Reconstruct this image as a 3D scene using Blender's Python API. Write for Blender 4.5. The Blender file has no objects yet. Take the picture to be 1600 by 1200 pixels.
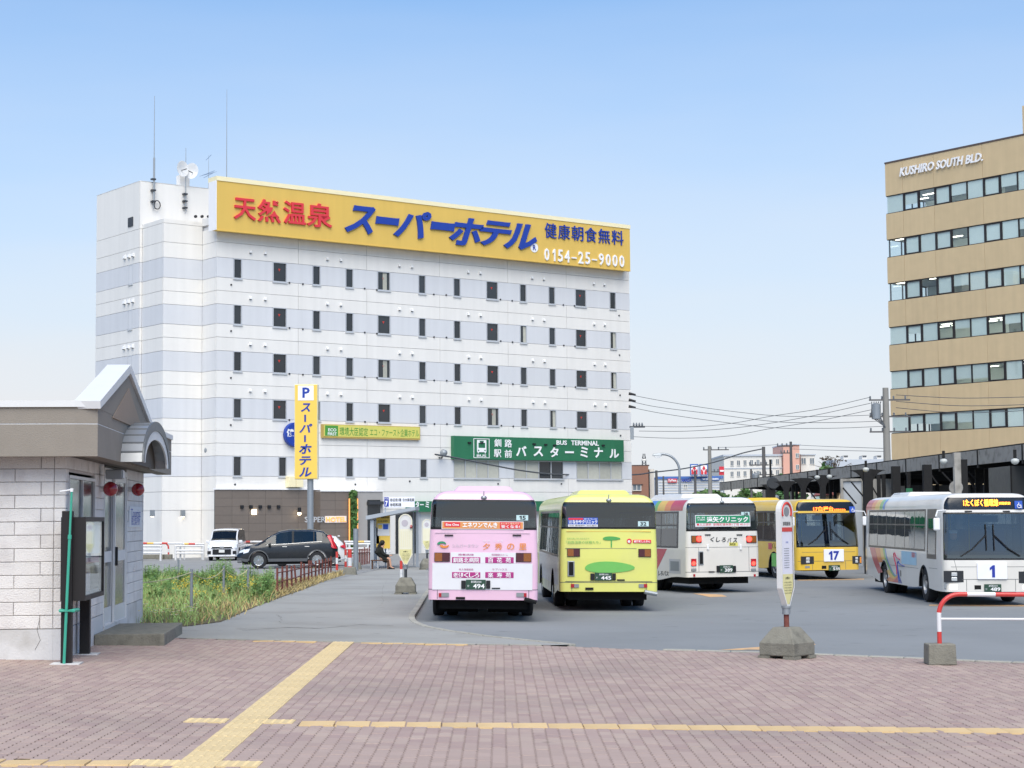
import bpy, bmesh, math, random
from mathutils import Vector, Matrix
R = math.radians
rnd = random.Random(11)
sc = bpy.context.scene
col = sc.collection

# ---------------------------------------------------------------- camera
FPX = 2850.0                      # focal length in pixels of a 1600 px wide picture
CH = 2.28                         # eye height
PITCH = math.atan(210.0 / FPX)
ROLL = 0.0083
_r = Vector((1, 0, 0)); _f = Vector((0, math.cos(PITCH), math.sin(PITCH))); _u = Vector((0, -math.sin(PITCH), math.cos(PITCH)))
CR = _r * math.cos(ROLL) - _u * math.sin(ROLL)
CU = _u * math.cos(ROLL) + _r * math.sin(ROLL)
CAM = Vector((0, 0, CH))
cam = bpy.data.objects.new('camera', bpy.data.cameras.new('camera'))
cam.data.sensor_width = 36.0; cam.data.lens = FPX / 1600 * 36.0
cam.data.clip_start = 0.5; cam.data.clip_end = 6000
cam.matrix_world = Matrix(((CR.x, CU.x, -_f.x, CAM.x), (CR.y, CU.y, -_f.y, CAM.y), (CR.z, CU.z, -_f.z, CAM.z), (0, 0, 0, 1)))
col.objects.link(cam); sc.camera = cam

# ---------------------------------------------------------------- sky, sun, exposure
SUN_EL, SUN_AZ = R(53), R(178)      # azimuth clockwise from +Y: behind the camera, a little to the left
w = bpy.data.worlds.new('World'); sc.world = w; w.use_nodes = True
nt = w.node_tree; nt.nodes.clear()
out = nt.nodes.new('ShaderNodeOutputWorld'); bg = nt.nodes.new('ShaderNodeBackground')
sky = nt.nodes.new('ShaderNodeTexSky'); sky.sky_type = 'NISHITA'; sky.sun_disc = False
sky.sun_elevation = SUN_EL; sky.sun_rotation = SUN_AZ
sky.air_density = 1.0; sky.dust_density = 0.0; sky.ozone_density = 3.0; sky.altitude = 20
# a thin, even veil of high cloud over the blue, thicker towards the horizon
tc = nt.nodes.new('ShaderNodeTexCoord'); sep = nt.nodes.new('ShaderNodeSeparateXYZ')
nt.links.new(tc.outputs['Generated'], sep.inputs[0])
mr = nt.nodes.new('ShaderNodeMapRange'); mr.inputs['From Min'].default_value = 0.05; mr.inputs['From Max'].default_value = 0.36
mr.inputs['To Min'].default_value = 1.0; mr.inputs['To Max'].default_value = 0.08
nt.links.new(sep.outputs['Z'], mr.inputs['Value'])
mp = nt.nodes.new('ShaderNodeMapping'); mp.inputs['Scale'].default_value = (1.0, 1.0, 5.0)
nz = nt.nodes.new('ShaderNodeTexNoise'); nz.inputs['Scale'].default_value = 2.2; nz.inputs['Detail'].default_value = 4
nt.links.new(tc.outputs['Generated'], mp.inputs[0]); nt.links.new(mp.outputs[0], nz.inputs['Vector'])
mm = nt.nodes.new('ShaderNodeMath'); mm.operation = 'MULTIPLY_ADD'; mm.inputs[1].default_value = 0.36
nt.links.new(nz.outputs['Fac'], mm.inputs[0])
ms = nt.nodes.new('ShaderNodeMath'); ms.operation = 'SUBTRACT'; ms.inputs[1].default_value = 0.17
nt.links.new(mr.outputs[0], ms.inputs[0]); nt.links.new(ms.outputs[0], mm.inputs[2]); mm.use_clamp = True
mx = nt.nodes.new('ShaderNodeMix'); mx.data_type = 'RGBA'
mx.inputs['B'].default_value = (5.1, 5.2, 5.4, 1)
nt.links.new(mm.outputs[0], mx.inputs['Factor']); tn = nt.nodes.new('ShaderNodeMix'); tn.data_type = 'RGBA'; tn.blend_type = 'MULTIPLY'; tn.inputs['Factor'].default_value = 1.0
tn.inputs['B'].default_value = (0.25, 0.79, 1.10, 1); nt.links.new(sky.outputs[0], tn.inputs['A'])
nt.links.new(tn.outputs['Result'], mx.inputs['A'])
nt.links.new(mx.outputs['Result'], bg.inputs['Color']); bg.inputs['Strength'].default_value = 0.10
nt.links.new(bg.outputs[0], out.inputs[0])
sun = bpy.data.objects.new('sun', bpy.data.lights.new('sun', 'SUN'))
sun.data.energy = 2.9; sun.data.angle = R(62); sun.data.color = (1.0, 0.925, 0.79)
sd = Vector((math.sin(SUN_AZ) * math.cos(SUN_EL), math.cos(SUN_AZ) * math.cos(SUN_EL), math.sin(SUN_EL)))
sun.rotation_euler = sd.to_track_quat('Z', 'Y').to_euler(); sun.location = (0, 0, 60)
col.objects.link(sun)
sc.view_settings.view_transform = 'Standard'; sc.view_settings.look = 'None'
sc.view_settings.exposure = 0.70; sc.view_settings.gamma = 1.0; sc.view_settings.use_curve_mapping = False
sc.cycles.max_bounces = 6; sc.cycles.transparent_max_bounces = 10; sc.cycles.caustics_reflective = False; sc.cycles.caustics_refractive = False

# ---------------------------------------------------------------- pixel geometry (photo pixels -> places in the world)
def ray(px, py):
    return _f + CR * ((px - 800.0) / FPX) + CU * ((600.0 - py) / FPX)
def at(px, py, Y):
    d = ray(px, py); return CAM + d * (Y / d.y)
TILT = 0.022
def T(x, y):                      # the square falls slightly towards the bus bays
    k = max(0.0, min(1.0, (60.0 - y) / 26.0))
    return -TILT * max(-16.0, min(8.0, x)) * k
def gp(px, py, dz=0.0):
    z = dz; d = ray(px, py)
    for _ in range(25):
        t = (z - CAM.z) / d.z; p = CAM + d * t; z = T(p.x, p.y) + dz
    return Vector((p.x, p.y, z))

def proj(p):
    d = Vector(p) - CAM; k = FPX / d.dot(_f); return 800 + d.dot(CR) * k, 600 - d.dot(CU) * k
class Fr:                         # a local frame: x along, y away, z up
    def __init__(s, o, ang, roll=0.0):
        s.o = Vector(o); s.ang = ang; s.roll = roll
        s.M = Matrix.Translation(s.o) @ Matrix.Rotation(ang, 4, 'Z') @ Matrix.Rotation(roll, 4, 'Y'); s.I = s.M.inverted()
    def loc(s, p): return s.I @ Vector(p)
    def _r(s, px, py):
        return s.I @ CAM, s.I.to_3x3() @ ray(px, py)
    def px(s, px, py, y=0.0):     # hit with local plane y -> (x, z)
        o, d = s._r(px, py); t = (y - o.y) / d.y; return o.x + d.x * t, o.z + d.z * t
    def pxx(s, px, py, x=0.0):    # hit with local plane x -> (y, z)
        o, d = s._r(px, py); t = (x - o.x) / d.x; return o.y + d.y * t, o.z + d.z * t

# ---------------------------------------------------------------- materials
def lin(c):
    if isinstance(c, str):
        c = tuple(int(c[i:i + 2], 16) for i in (0, 2, 4))
    return tuple((v / 255 / 12.92) if v / 255 <= 0.04045 else ((v / 255 + 0.055) / 1.055) ** 2.4 for v in c)
MATS = {}
def mat(name, c, rough=0.6, metal=0.0, var=0.07, scale=3.0, bump=0.0, bscale=60.0, spec=0.4, island=0.0, streak=0.0,
        obj=0.0, emit=0.0, dirt=None, coat=0.0, stretch=None, huevar=0.0):
    if name in MATS: return MATS[name]
    m = bpy.data.materials.new(name); m.use_nodes = True; MATS[name] = m
    n = m.node_tree.nodes; l = m.node_tree.links; b = n['Principled BSDF']
    b.inputs['Roughness'].default_value = rough; b.inputs['Metallic'].default_value = metal
    b.inputs['Specular IOR Level'].default_value = spec
    if coat: b.inputs['Coat Weight'].default_value = coat; b.inputs['Coat Roughness'].default_value = 0.08
    c = lin(c); tc = n.new('ShaderNodeTexCoord')
    def noise(sc_, det=5, vec=None):
        t = n.new('ShaderNodeTexNoise'); t.inputs['Scale'].default_value = sc_; t.inputs['Detail'].default_value = det
        l.new(vec if vec is not None else tc.outputs['Object'], t.inputs['Vector']); return t.outputs['Fac']
    def math_(op, a, bv):
        q = n.new('ShaderNodeMath'); q.operation = op
        for i, v in enumerate((a, bv)):
            if hasattr(v, 'is_linked') or hasattr(v, 'links'): l.new(v, q.inputs[i])
            else: q.inputs[i].default_value = v
        return q.outputs[0]
    vec = None
    if stretch:
        mpn = n.new('ShaderNodeMapping'); mpn.inputs['Scale'].default_value = stretch
        l.new(tc.outputs['Object'], mpn.inputs[0]); vec = mpn.outputs[0]
    k = math_('MULTIPLY_ADD', noise(scale, 6, vec), 2 * var); k.node.inputs[2].default_value = 1 - var
    if island:
        g = n.new('ShaderNodeNewGeometry'); q = math_('MULTIPLY_ADD', g.outputs['Random Per Island'], 2 * island); q.node.inputs[2].default_value = 1 - island
        k = math_('MULTIPLY', k, q)
    if obj:
        g = n.new('ShaderNodeObjectInfo'); q = math_('MULTIPLY_ADD', g.outputs['Random'], 2 * obj); q.node.inputs[2].default_value = 1 - obj
        k = math_('MULTIPLY', k, q)
    if streak:
        mpn = n.new('ShaderNodeMapping'); mpn.inputs['Scale'].default_value = (2.2, 2.2, 0.12)
        l.new(tc.outputs['Object'], mpn.inputs[0])
        q = math_('MULTIPLY_ADD', noise(1.0, 5, mpn.outputs[0]), 2 * streak); q.node.inputs[2].default_value = 1 - streak
        k = math_('MULTIPLY', k, q)
    mixn = n.new('ShaderNodeMix'); mixn.data_type = 'RGBA'; mixn.blend_type = 'MULTIPLY'; mixn.inputs['Factor'].default_value = 1
    mixn.inputs['A'].default_value = (*c, 1); l.new(k, mixn.inputs['B'])
    res = mixn.outputs['Result']
    if dirt:                      # (colour, amount, scale): patches of dirt or wear
        for q_ in (dirt if isinstance(dirt, list) else [dirt]):
            dc, am, ds = q_[:3]; lo, hi = q_[3:5] if len(q_) > 3 else (0.50, 0.72)
            rmp = n.new('ShaderNodeMapRange'); rmp.inputs['From Min'].default_value = lo; rmp.inputs['From Max'].default_value = hi
            rmp.inputs['To Max'].default_value = am; l.new(noise(ds, 8), rmp.inputs['Value'])
            m2 = n.new('ShaderNodeMix'); m2.data_type = 'RGBA'; l.new(rmp.outputs[0], m2.inputs['Factor'])
            l.new(res, m2.inputs['A']); m2.inputs['B'].default_value = (*lin(dc), 1); res = m2.outputs['Result']
    if huevar:
        g = n.new('ShaderNodeNewGeometry'); hs = n.new('ShaderNodeHueSaturation')
        q = math_('MULTIPLY_ADD', g.outputs['Random Per Island'], 2 * huevar); q.node.inputs[2].default_value = 0.5 - huevar
        l.new(q, hs.inputs['Hue']); l.new(res, hs.inputs['Color']); res = hs.outputs[0]
    l.new(res, b.inputs['Base Color'])
    rq = math_('MULTIPLY_ADD', noise(scale * 3.1, 4), 0.16); rq.node.inputs[2].default_value = max(0.02, rough - 0.08); l.new(rq, b.inputs['Roughness'])
    if emit:
        l.new(res, b.inputs['Emission Color']); b.inputs['Emission Strength'].default_value = emit
    if bump:
        bn = n.new('ShaderNodeBump'); bn.inputs['Strength'].default_value = bump; bn.inputs['Distance'].default_value = 0.02
        l.new(noise(bscale, 6), bn.inputs['Height']); l.new(bn.outputs[0], b.inputs['Normal'])
    return m
def glass(name, tint, refl=0.10, rough=0.02, wob=0.0):
    if name in MATS: return MATS[name]
    m = bpy.data.materials.new(name); m.use_nodes = True; MATS[name] = m
    n = m.node_tree.nodes; l = m.node_tree.links; n.remove(n['Principled BSDF'])
    tr = n.new('ShaderNodeBsdfTransparent'); tr.inputs[0].default_value = (*tint, 1)
    gl = n.new('ShaderNodeBsdfGlossy'); gl.inputs['Roughness'].default_value = rough; gl.inputs['Color'].default_value = (0.92, 0.95, 0.97, 1)
    fr = n.new('ShaderNodeFresnel'); fr.inputs['IOR'].default_value = 1.5
    ge = n.new('ShaderNodeNewGeometry'); io = n.new('ShaderNodeMapRange'); io.inputs['To Min'].default_value = 1.5; io.inputs['To Max'].default_value = 1 / 1.5
    l.new(ge.outputs['Backfacing'], io.inputs['Value']); l.new(io.outputs[0], fr.inputs['IOR'])   # same sheet seen from either side
    ad = n.new('ShaderNodeMath'); ad.operation = 'ADD'; ad.inputs[1].default_value = refl; ad.use_clamp = True
    l.new(fr.outputs[0], ad.inputs[0]); mxs = n.new('ShaderNodeMixShader')
    if wob:
        tc = n.new('ShaderNodeTexCoord'); nz = n.new('ShaderNodeTexNoise'); nz.inputs['Scale'].default_value = 1.6
        bn = n.new('ShaderNodeBump'); bn.inputs['Strength'].default_value = wob; bn.inputs['Distance'].default_value = 0.1
        l.new(tc.outputs['Object'], nz.inputs['Vector']); l.new(nz.outputs['Fac'], bn.inputs['Height'])
        l.new(bn.outputs[0], gl.inputs['Normal']); 
    l.new(ad.outputs[0], mxs.inputs[0]); l.new(tr.outputs[0], mxs.inputs[1]); l.new(gl.outputs[0], mxs.inputs[2])
    l.new(mxs.outputs[0], n['Material Output'].inputs[0]); return m

# ---------------------------------------------------------------- mesh builder and objects
class MB:
    def __init__(s): s.v = []; s.f = []
    def add(s, vs, fs):
        o = len(s.v); s.v += [tuple(v) for v in vs]; s.f += [tuple(i + o for i in f) for f in fs]; return s
    def box(s, x0, x1, y0, y1, z0, z1):
        return s.add([(x0, y0, z0), (x1, y0, z0), (x1, y1, z0), (x0, y1, z0), (x0, y0, z1), (x1, y0, z1), (x1, y1, z1), (x0, y1, z1)],
                     [(3, 2, 1, 0), (4, 5, 6, 7), (0, 1, 5, 4), (1, 2, 6, 5), (2, 3, 7, 6), (3, 0, 4, 7)])
    def hexa(s, v8):
        return s.add(v8, [(3, 2, 1, 0), (4, 5, 6, 7), (0, 1, 5, 4), (1, 2, 6, 5), (2, 3, 7, 6), (3, 0, 4, 7)])
    def slab(s, pts, nrm):        # a flat polygon thickened along nrm
        n = len(pts); a = [Vector(p) for p in pts]; b = [p + Vector(nrm) for p in a]
        return s.add(a + b, [tuple(range(n - 1, -1, -1)), tuple(range(n, 2 * n))] + [(i, (i + 1) % n, n + (i + 1) % n, n + i) for i in range(n)])
    def tube(s, pts, r, n=8, caps=True, closed=False):
        pts = [Vector(p) for p in pts]; m = len(pts); rs = r if isinstance(r, (list, tuple)) else [r] * m; vs = []; fs = []
        ref = None
        for i, p in enumerate(pts):
            if closed: d = pts[(i + 1) % m] - pts[i - 1]
            else: d = pts[min(i + 1, m - 1)] - pts[max(i - 1, 0)]
            d = d.normalized() if d.length > 1e-9 else Vector((0, 0, 1))
            if ref is None:
                q = Vector((0, 0, 1)) if abs(d.z) < 0.9 else Vector((1, 0, 0)); ref = q.cross(d).normalized()
            a = ref - d * ref.dot(d)
            a = a.normalized() if a.length > 1e-6 else d.orthogonal().normalized(); ref = a; b = d.cross(a)
            for j in range(n):
                t = 2 * math.pi * j / n; vs.append(p + (a * math.cos(t) + b * math.sin(t)) * rs[i])
        for i in range(m if closed else m - 1):
            for j in range(n):
                k = (i + 1) % m; fs.append((i * n + j, i * n + (j + 1) % n, k * n + (j + 1) % n, k * n + j))
        if caps and not closed: fs += [tuple(range(n - 1, -1, -1)), tuple(range((m - 1) * n, m * n))]
        return s.add(vs, fs)
    def lathe(s, prof, n=20, axis='Z', o=(0, 0, 0), caps=True):    # prof: (radius, height)
        vs = []; fs = []; m = len(prof)
        for r_, h in prof:
            for j in range(n):
                t = 2 * math.pi * j / n; a, b = r_ * math.cos(t), r_ * math.sin(t)
                v = {'Z': (a, b, h), 'X': (h, a, b), 'Y': (b, h, a)}[axis]; vs.append((v[0] + o[0], v[1] + o[1], v[2] + o[2]))
        for i in range(m - 1):
            for j in range(n): fs.append((i * n + j, i * n + (j + 1) % n, (i + 1) * n + (j + 1) % n, (i + 1) * n + j))
        if caps: fs += [tuple(range(n - 1, -1, -1)), tuple(range((m - 1) * n, m * n))]
        return s.add(vs, fs)
    def mesh(s, name, m, smooth=None):
        me = bpy.data.meshes.new(name); me.from_pydata(s.v, [], s.f); me.update()
        if m: me.materials.append(MATS[m] if isinstance(m, str) else m)
        if smooth is not None:
            me.shade_smooth(); me.set_sharp_from_angle(angle=R(smooth))
        return me
    def build(s, name, m, parent=None, smooth=None, bevel=0.0, loc=None):
        return put(name, s.mesh(name, m, smooth), parent, loc, bevel=bevel)
def put(name, me, parent=None, loc=None, rotz=0.0, bevel=0.0, scale=None):
    o = bpy.data.objects.new(name, me); col.objects.link(o)
    if parent is not None: o.parent = parent
    if loc is not None: o.location = loc
    if rotz: o.rotation_euler = (0, 0, rotz)
    if scale is not None: o.scale = scale
    if bevel:
        b = o.modifiers.new('bevel', 'BEVEL'); b.width = bevel; b.segments = 2; b.limit_method = 'ANGLE'; b.angle_limit = R(40)
    return o
def tag(o, label, cat, group=None, kind=None):
    o['label'] = label; o['category'] = cat
    if group: o['group'] = group
    if kind: o['kind'] = kind
    return o
def thing(name, label, cat, loc=(0, 0, 0), rotz=0.0, group=None, fr=None):
    o = bpy.data.objects.new(name, None); col.objects.link(o); o.empty_display_size = 0.3
    if fr is not None: o.matrix_world = fr.M
    else: o.location = loc; o.rotation_euler = (0, 0, rotz)
    return tag(o, label, cat, group)
def struct(o): o['kind'] = 'structure'; return o
def stuff(o): o['kind'] = 'stuff'; return o
def copy_tree(o, parent=None):
    c = o.copy(); col.objects.link(c)
    if parent is not None: c.parent = parent
    for ch in [q for q in KIDS.get(o.name, [])]: copy_tree(ch, c)
    return c
KIDS = {}

# ---------------------------------------------------------------- lettering
_font = {}
def glyphs(s, bold=0.0, shear=0.0, spacing=1.0, align='LEFT'):
    key = (s, bold, shear, spacing)
    if key in _font: return _font[key]
    if s.isdigit() and '1' in s:      # digits with a flagged 1
        V, Fc, x = [], [], 0.0
        for ch in s:
            if ch == '1':
                b2 = bold * 1.0; v = [Vector(p + (0,)) for p in ((.17 - b2, -b2), (.28 + b2, -b2), (.28 + b2, .68 + b2), (.19, .68 + b2), (.03 - b2, .56), (.03 - b2, .44 - b2), (.17 - b2, .53 - b2))]; f = [(0, 1, 2, 6), (6, 2, 3), (6, 3, 4, 5)]
            else: v, f = glyphs(ch, bold)
            x0 = min(p.x for p in v); x1 = max(p.x for p in v); o = len(V)
            V += [Vector((p.x - x0 + x, p.y, 0)) for p in v]; Fc += [tuple(i + o for i in q) for q in f]; x += x1 - x0 + .09
        _font[key] = (V, Fc); return V, Fc
    cu = bpy.data.curves.new('t', 'FONT'); cu.body = s; cu.size = 1.0; cu.offset = bold; cu.shear = shear; cu.space_character = spacing
    cu.resolution_u = 2; cu.fill_mode = 'FRONT'
    ob = bpy.data.objects.new('t', cu)
    me = bpy.data.meshes.new_from_object(ob)
    v = [Vector(q.co) for q in me.vertices]; f = [tuple(p.vertices) for p in me.polygons]
    bpy.data.objects.remove(ob); bpy.data.curves.remove(cu); bpy.data.meshes.remove(me)
    _font[key] = (v, f); return v, f
def letter(name, s, m, parent, c, r, u, wd, ht, ext=0.0, bold=0.0, shear=0.0, spacing=1.0, fit='both', skew=0.0):
    """lettering s on the plane through c (centre) spanned by r (right) and u (up), fitted to wd x ht"""
    v, f = glyphs(s, bold, shear, spacing)
    if not v: return None
    x0 = min(p.x for p in v); x1 = max(p.x for p in v); y0 = min(p.y for p in v); y1 = max(p.y for p in v)
    sx = wd / max(1e-6, x1 - x0); sy = ht / max(1e-6, y1 - y0)
    if fit == 'h': sx = sy
    if fit == 'w': sy = sx
    c, r, u = Vector(c), Vector(r), Vector(u); nrm = r.cross(u).normalized()
    P = [c + r * ((p.x - (x0 + x1) / 2) * sx) + u * ((p.y - (y0 + y1) / 2) * sy + skew * (p.x - (x0 + x1) / 2) * sx) for p in v]
    mb = MB()
    if ext:
        Q = [p + nrm * ext for p in P]; n = len(P); mb.v = [tuple(p) for p in P + Q]
        mb.f = [tuple(i + n for i in q) for q in f]
        ed = {}
        for q in f:
            for a, b in zip(q, q[1:] + q[:1]): ed[(a, b)] = ed.get((a, b), 0) + 1
        for (a, b) in ed:
            if (b, a) not in ed: mb.f.append((a, b, b + n, a + n))
    else:
        mb.v = [tuple(p) for p in P]; mb.f = list(f)
    return mb.build(name, m, parent)
# ================================================================ GROUND
mat('ground_far', '8a8c86', 0.95, var=0.15, scale=0.05)
mat('asphalt_road', '848789', 0.92, var=0.07, scale=0.55, bump=0.35, bscale=90, spec=0.25, dirt=[('777a7c', 0.5, 0.22), ('5c5f61', 0.55, 1.3, .64, .74), ('94979a', .35, .12)])
mat('asphalt_path', '9a9a97', 0.93, var=0.13, scale=0.45, bump=0.5, bscale=60, spec=0.2, dirt=[('868480', 0.6, 0.35), ('6f6d69', 0.5, 1.7, .62, .72)])
mat('asphalt_lot', '8e8f8f', 0.93, var=0.10, scale=0.5, bump=0.4, bscale=60, spec=0.2, dirt=('7e7e7d', 0.4, 0.3))
mat('joint_sand', '87786f', 0.95, var=0.15, scale=6)
mat('paver', 'a8948c', 0.85, var=0.14, scale=0.7, bump=0.35, bscale=70, spec=0.3, island=0.09, obj=0.05, dirt=[('8d807a', 0.6, 0.28), ('6f6460', .5, 2.3, .66, .74)], huevar=0.012)
mat('tactile', 'd3bd90', 0.8, var=0.08, scale=3, bump=0.3, bscale=70, obj=0.06, island=0.03, dirt=('bba57c', 0.5, 1.3))
mat('kerb_concrete', 'a3a198', 0.9, var=0.14, scale=5, bump=0.5, bscale=40, obj=0.08, dirt=('77756d', 0.6, 3))
mat('concrete', '807e74', 0.92, var=0.16, scale=7, bump=0.7, bscale=35, dirt=('5f5e57', 0.7, 5))
mat('soil', '6a6147', 0.95, var=0.25, scale=3, bump=0.6, bscale=20)
mat('line_orange', 'cfa87c', 0.8, var=0.15, scale=4, dirt=('8b8478', 0.8, 2.5))

def drape(name, xy, dz, m, step=2.0, tilt=True):
    bm = bmesh.new(); f = bm.faces.new([bm.verts.new((x, y, 0)) for x, y in xy])
    if tilt:
        xs = [p[0] for p in xy]; ys = [p[1] for p in xy]
        for ax, lo, hi in ((0, min(xs), max(xs)), (1, min(ys), max(ys))):
            t = lo + step
            while t < hi:
                g = bm.verts[:] + bm.edges[:] + bm.faces[:]
                co = (t, 0, 0) if ax == 0 else (0, t, 0); no = (1, 0, 0) if ax == 0 else (0, 1, 0)
                bmesh.ops.bisect_plane(bm, geom=g, plane_co=co, plane_no=no); t += step
        bmesh.ops.triangulate(bm, faces=bm.faces[:])
        for v in bm.verts: v.co.z = T(v.co.x, v.co.y) + dz
    else:
        for v in bm.verts: v.co.z = dz
    bmesh.ops.recalc_face_normals(bm, faces=bm.faces[:])
    if bm.faces and sum(q.normal.z for q in bm.faces) < 0: bmesh.ops.reverse_faces(bm, faces=bm.faces[:])
    me = bpy.data.meshes.new(name); bm.to_mesh(me); bm.free(); me.materials.append(MATS[m])
    return struct(put(name, me))
g0 = MB().add([(-3000, -200, -0.75), (3000, -200, -0.75), (3000, 4000, -0.75), (-3000, 4000, -0.75)], [(0, 1, 2, 3)]).build('ground', 'ground_far'); struct(g0)
drape('road', [(-30, 24), (60, 24), (60, 210), (-30, 210)], -0.07, 'asphalt_road', 5.0)

# plaza edge / kerb line in photo pixels, then in the world
EDGE_PX = [(-260, 985), (290, 997), (400, 1000), (550, 1003), (700, 1006), (860, 1008), (1035, 1015), (1190, 1019), (1400, 1027), (1600, 1035), (1900, 1048)]
EDGE = [gp(*p) for p in EDGE_PX]
def edge_y(x):
    for a, b in zip(EDGE, EDGE[1:]):
        if a.x <= x <= b.x: return a.y + (b.y - a.y) * (x - a.x) / (b.x - a.x)
    return EDGE[0].y if x < EDGE[0].x else EDGE[-1].y
KERB_PX = [(667, 931), (657, 948), (648, 962), (649, 968), (655, 973), (672, 979), (700, 984.5), (760, 993), (830, 1000.5), (900, 1007)]
KERB = [gp(*p) for p in KERB_PX]
k0 = KERB[0]; far_k = [Vector((k0.x - 0.10, 60, 0)), Vector((k0.x - 0.3, 110, 0))]
kerb_line = far_k[::-1] + KERB
e_far = [p for p in EDGE if p.x < KERB[-1].x]
path_xy = [(p.x, p.y) for p in kerb_line] + [(p.x, p.y) for p in reversed(e_far)] + [(-24, 112)]
drape('pavement', path_xy, 0.0, 'asphalt_path', 2.0)
drape('parking_lot', [(-60, 47), (-8.5, 47), (-7.2, 62), (-6.5, 78), (-5.2, 98), (-4.6, 112), (-8, 140), (-60, 140)], 0.008, 'asphalt_lot', 3.0)
pl_xy = [(-16, 12), (17, 12)] + [(p.x, p.y) for p in reversed(EDGE)]
pl_xy = [(-16, 12), (17, 12), (17, EDGE[-1].y)] + [(p.x, p.y) for p in reversed(EDGE)] + [(-16, EDGE[0].y)]
plaza = drape('plaza', pl_xy, -0.018 + 0.004, 'joint_sand', 2.0)

# kerb stones
def stones(line, name, parent, ln=0.6, wdt=0.15, top=0.012, bot=-0.16, m='kerb_concrete', side=1):
    seg = []; acc = 0; pts = [line[0]]
    L = [0]
    for a, b in zip(line, line[1:]): L.append(L[-1] + (b.xy - a.xy).length)
    def P(s):
        for i in range(len(L) - 1):
            if s <= L[i + 1] or i == len(L) - 2:
                t = (s - L[i]) / max(1e-6, L[i + 1] - L[i]); return line[i].lerp(line[i + 1], t)
    s = 0.0
    while s + 0.2 < L[-1]:
        e = min(s + ln - 0.012, L[-1]); a, b = P(s), P(e); d = (b.xy - a.xy).normalized(); nx, ny = d.y * wdt * side, -d.x * wdt * side
        c = ((a.x + b.x) / 2, (a.y + b.y) / 2, T((a.x + b.x) / 2, (a.y + b.y) / 2)); q = [(a.x, a.y), (b.x, b.y), (b.x + nx, b.y + ny), (a.x + nx, a.y + ny)]
        v = [(x - c[0], y - c[1], T(x, y) - c[2] + bot) for x, y in q] + [(x - c[0], y - c[1], T(x, y) - c[2] + top + rnd.uniform(-.004, .004)) for x, y in q]
        MB().hexa(v).build(name, m, parent, loc=c, bevel=0.015); s += ln
road_o = bpy.data.objects['road']
pav_o = bpy.data.objects['pavement']
stones([Vector((k0.x - 0.1, 60, 0))] + KERB, 'kerb_stone', pav_o, side=1, top=.014)
stones([p for p in EDGE if p.x > KERB[-1].x - 0.05], 'kerb_stone', plaza, top=0.006, side=-1, wdt=0.16)
stones([p for p in EDGE if -9 < p.x < KERB[-1].x], 'edge_stone', plaza, top=0.004, side=-1, wdt=0.10)

# ---- tactile tiles (0.4 m) along the photo's yellow lines
TILES = []
def tile_mesh(nm, bars):
    mb = MB(); h = 0.19
    mb.hexa([(-h, -h, -0.02), (h, -h, -0.02), (h, h, -0.02), (-h, h, -0.02), (-h + .004, -h + .004, 0.006), (h - .004, -h + .004, 0.006), (h - .004, h - .004, 0.006), (-h + .004, h - .004, 0.006)])
    if bars:
        for i in range(4):
            x = -h + 0.048 + i * 0.0947
            mb.hexa([(x - .026, -h + .012, .005), (x + .026, -h + .012, .005), (x + .026, h - .012, .005), (x - .026, h - .012, .005),
                     (x - .014, -h + .026, .013), (x + .014, -h + .026, .013), (x + .014, h - .026, .013), (x - .014, h - .026, .013)])
    else:
        for i in range(5):
            for j in range(5):
                x = -h + .038 + i * .076; y = -h + .038 + j * .076
                mb.hexa([(x - .018, y - .018, .005), (x + .018, y - .018, .005), (x + .018, y + .018, .005), (x - .018, y + .018, .005),
                         (x - .009, y - .009, .012), (x + .009, y - .009, .012), (x + .009, y + .009, .012), (x - .009, y + .009, .012)])
    return mb.mesh(nm, 'tactile')
mat('edge_yellow', 'd0b486', 0.8, var=0.08, scale=3, bump=0.3, bscale=70, obj=0.07, dirt=('ab8f63', 0.5, 1.3))
TM_BAR, TM_DOT, TM_PLAIN = tile_mesh('tactile_bar', True), tile_mesh('tactile_dot', False), MB().hexa(
    [(-.19, -.19, -.02), (.19, -.19, -.02), (.19, .19, -.02), (-.19, .19, -.02), (-.186, -.186, .008), (.186, -.186, .008), (.186, .186, .008), (-.186, .186, .008)]).mesh('edge_tile', 'edge_yellow')
def tile(x, y, ang, me, sy=1.0):
    o = put('tactile_tile', me, plaza, (x, y, T(x, y) + rnd.uniform(-.002, .002)))
    o.rotation_euler = (0, math.atan(TILT), ang + rnd.uniform(-.006, .006)); o.scale = (sy, 1, 1); TILES.append((x, y, ang))
def tile_row(p, q, me, skip=(), step=0.39, ang_off=0.0, sc_=1.0):
    a, b = gp(*p), gp(*q); d = (b - a).xy; L = d.length; d.normalize(); ang = math.atan2(d.y, d.x) - math.pi / 2
    for i in range(int(L / step) + 1):
        x, y = a.x + d.x * step * i, a.y + d.y * step * i
        if any((x - u) ** 2 + (y - v) ** 2 < .30 ** 2 for u, v, _ in TILES): continue
        tile(x, y, ang + ang_off, me, sc_)
tile_row((283, 1215), (536, 1004), TM_BAR)
for cx, cy in ((375, 1127), (305, 1193)):
    c = gp(cx, cy)
    for i in (-1, 1): tile(c.x + i * .37, c.y + .01, 0, TM_DOT, 1.22)
tile_row((440, 1130.3), (1700, 1144), TM_PLAIN)
tile_row((240, 1193), (-160, 1190), TM_PLAIN)
tile_row((412, 1001.8), (500, 1003.6), TM_PLAIN, sc_=.4); tile_row((580, 1005.0), (735, 1008), TM_PLAIN, sc_=.4)

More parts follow.
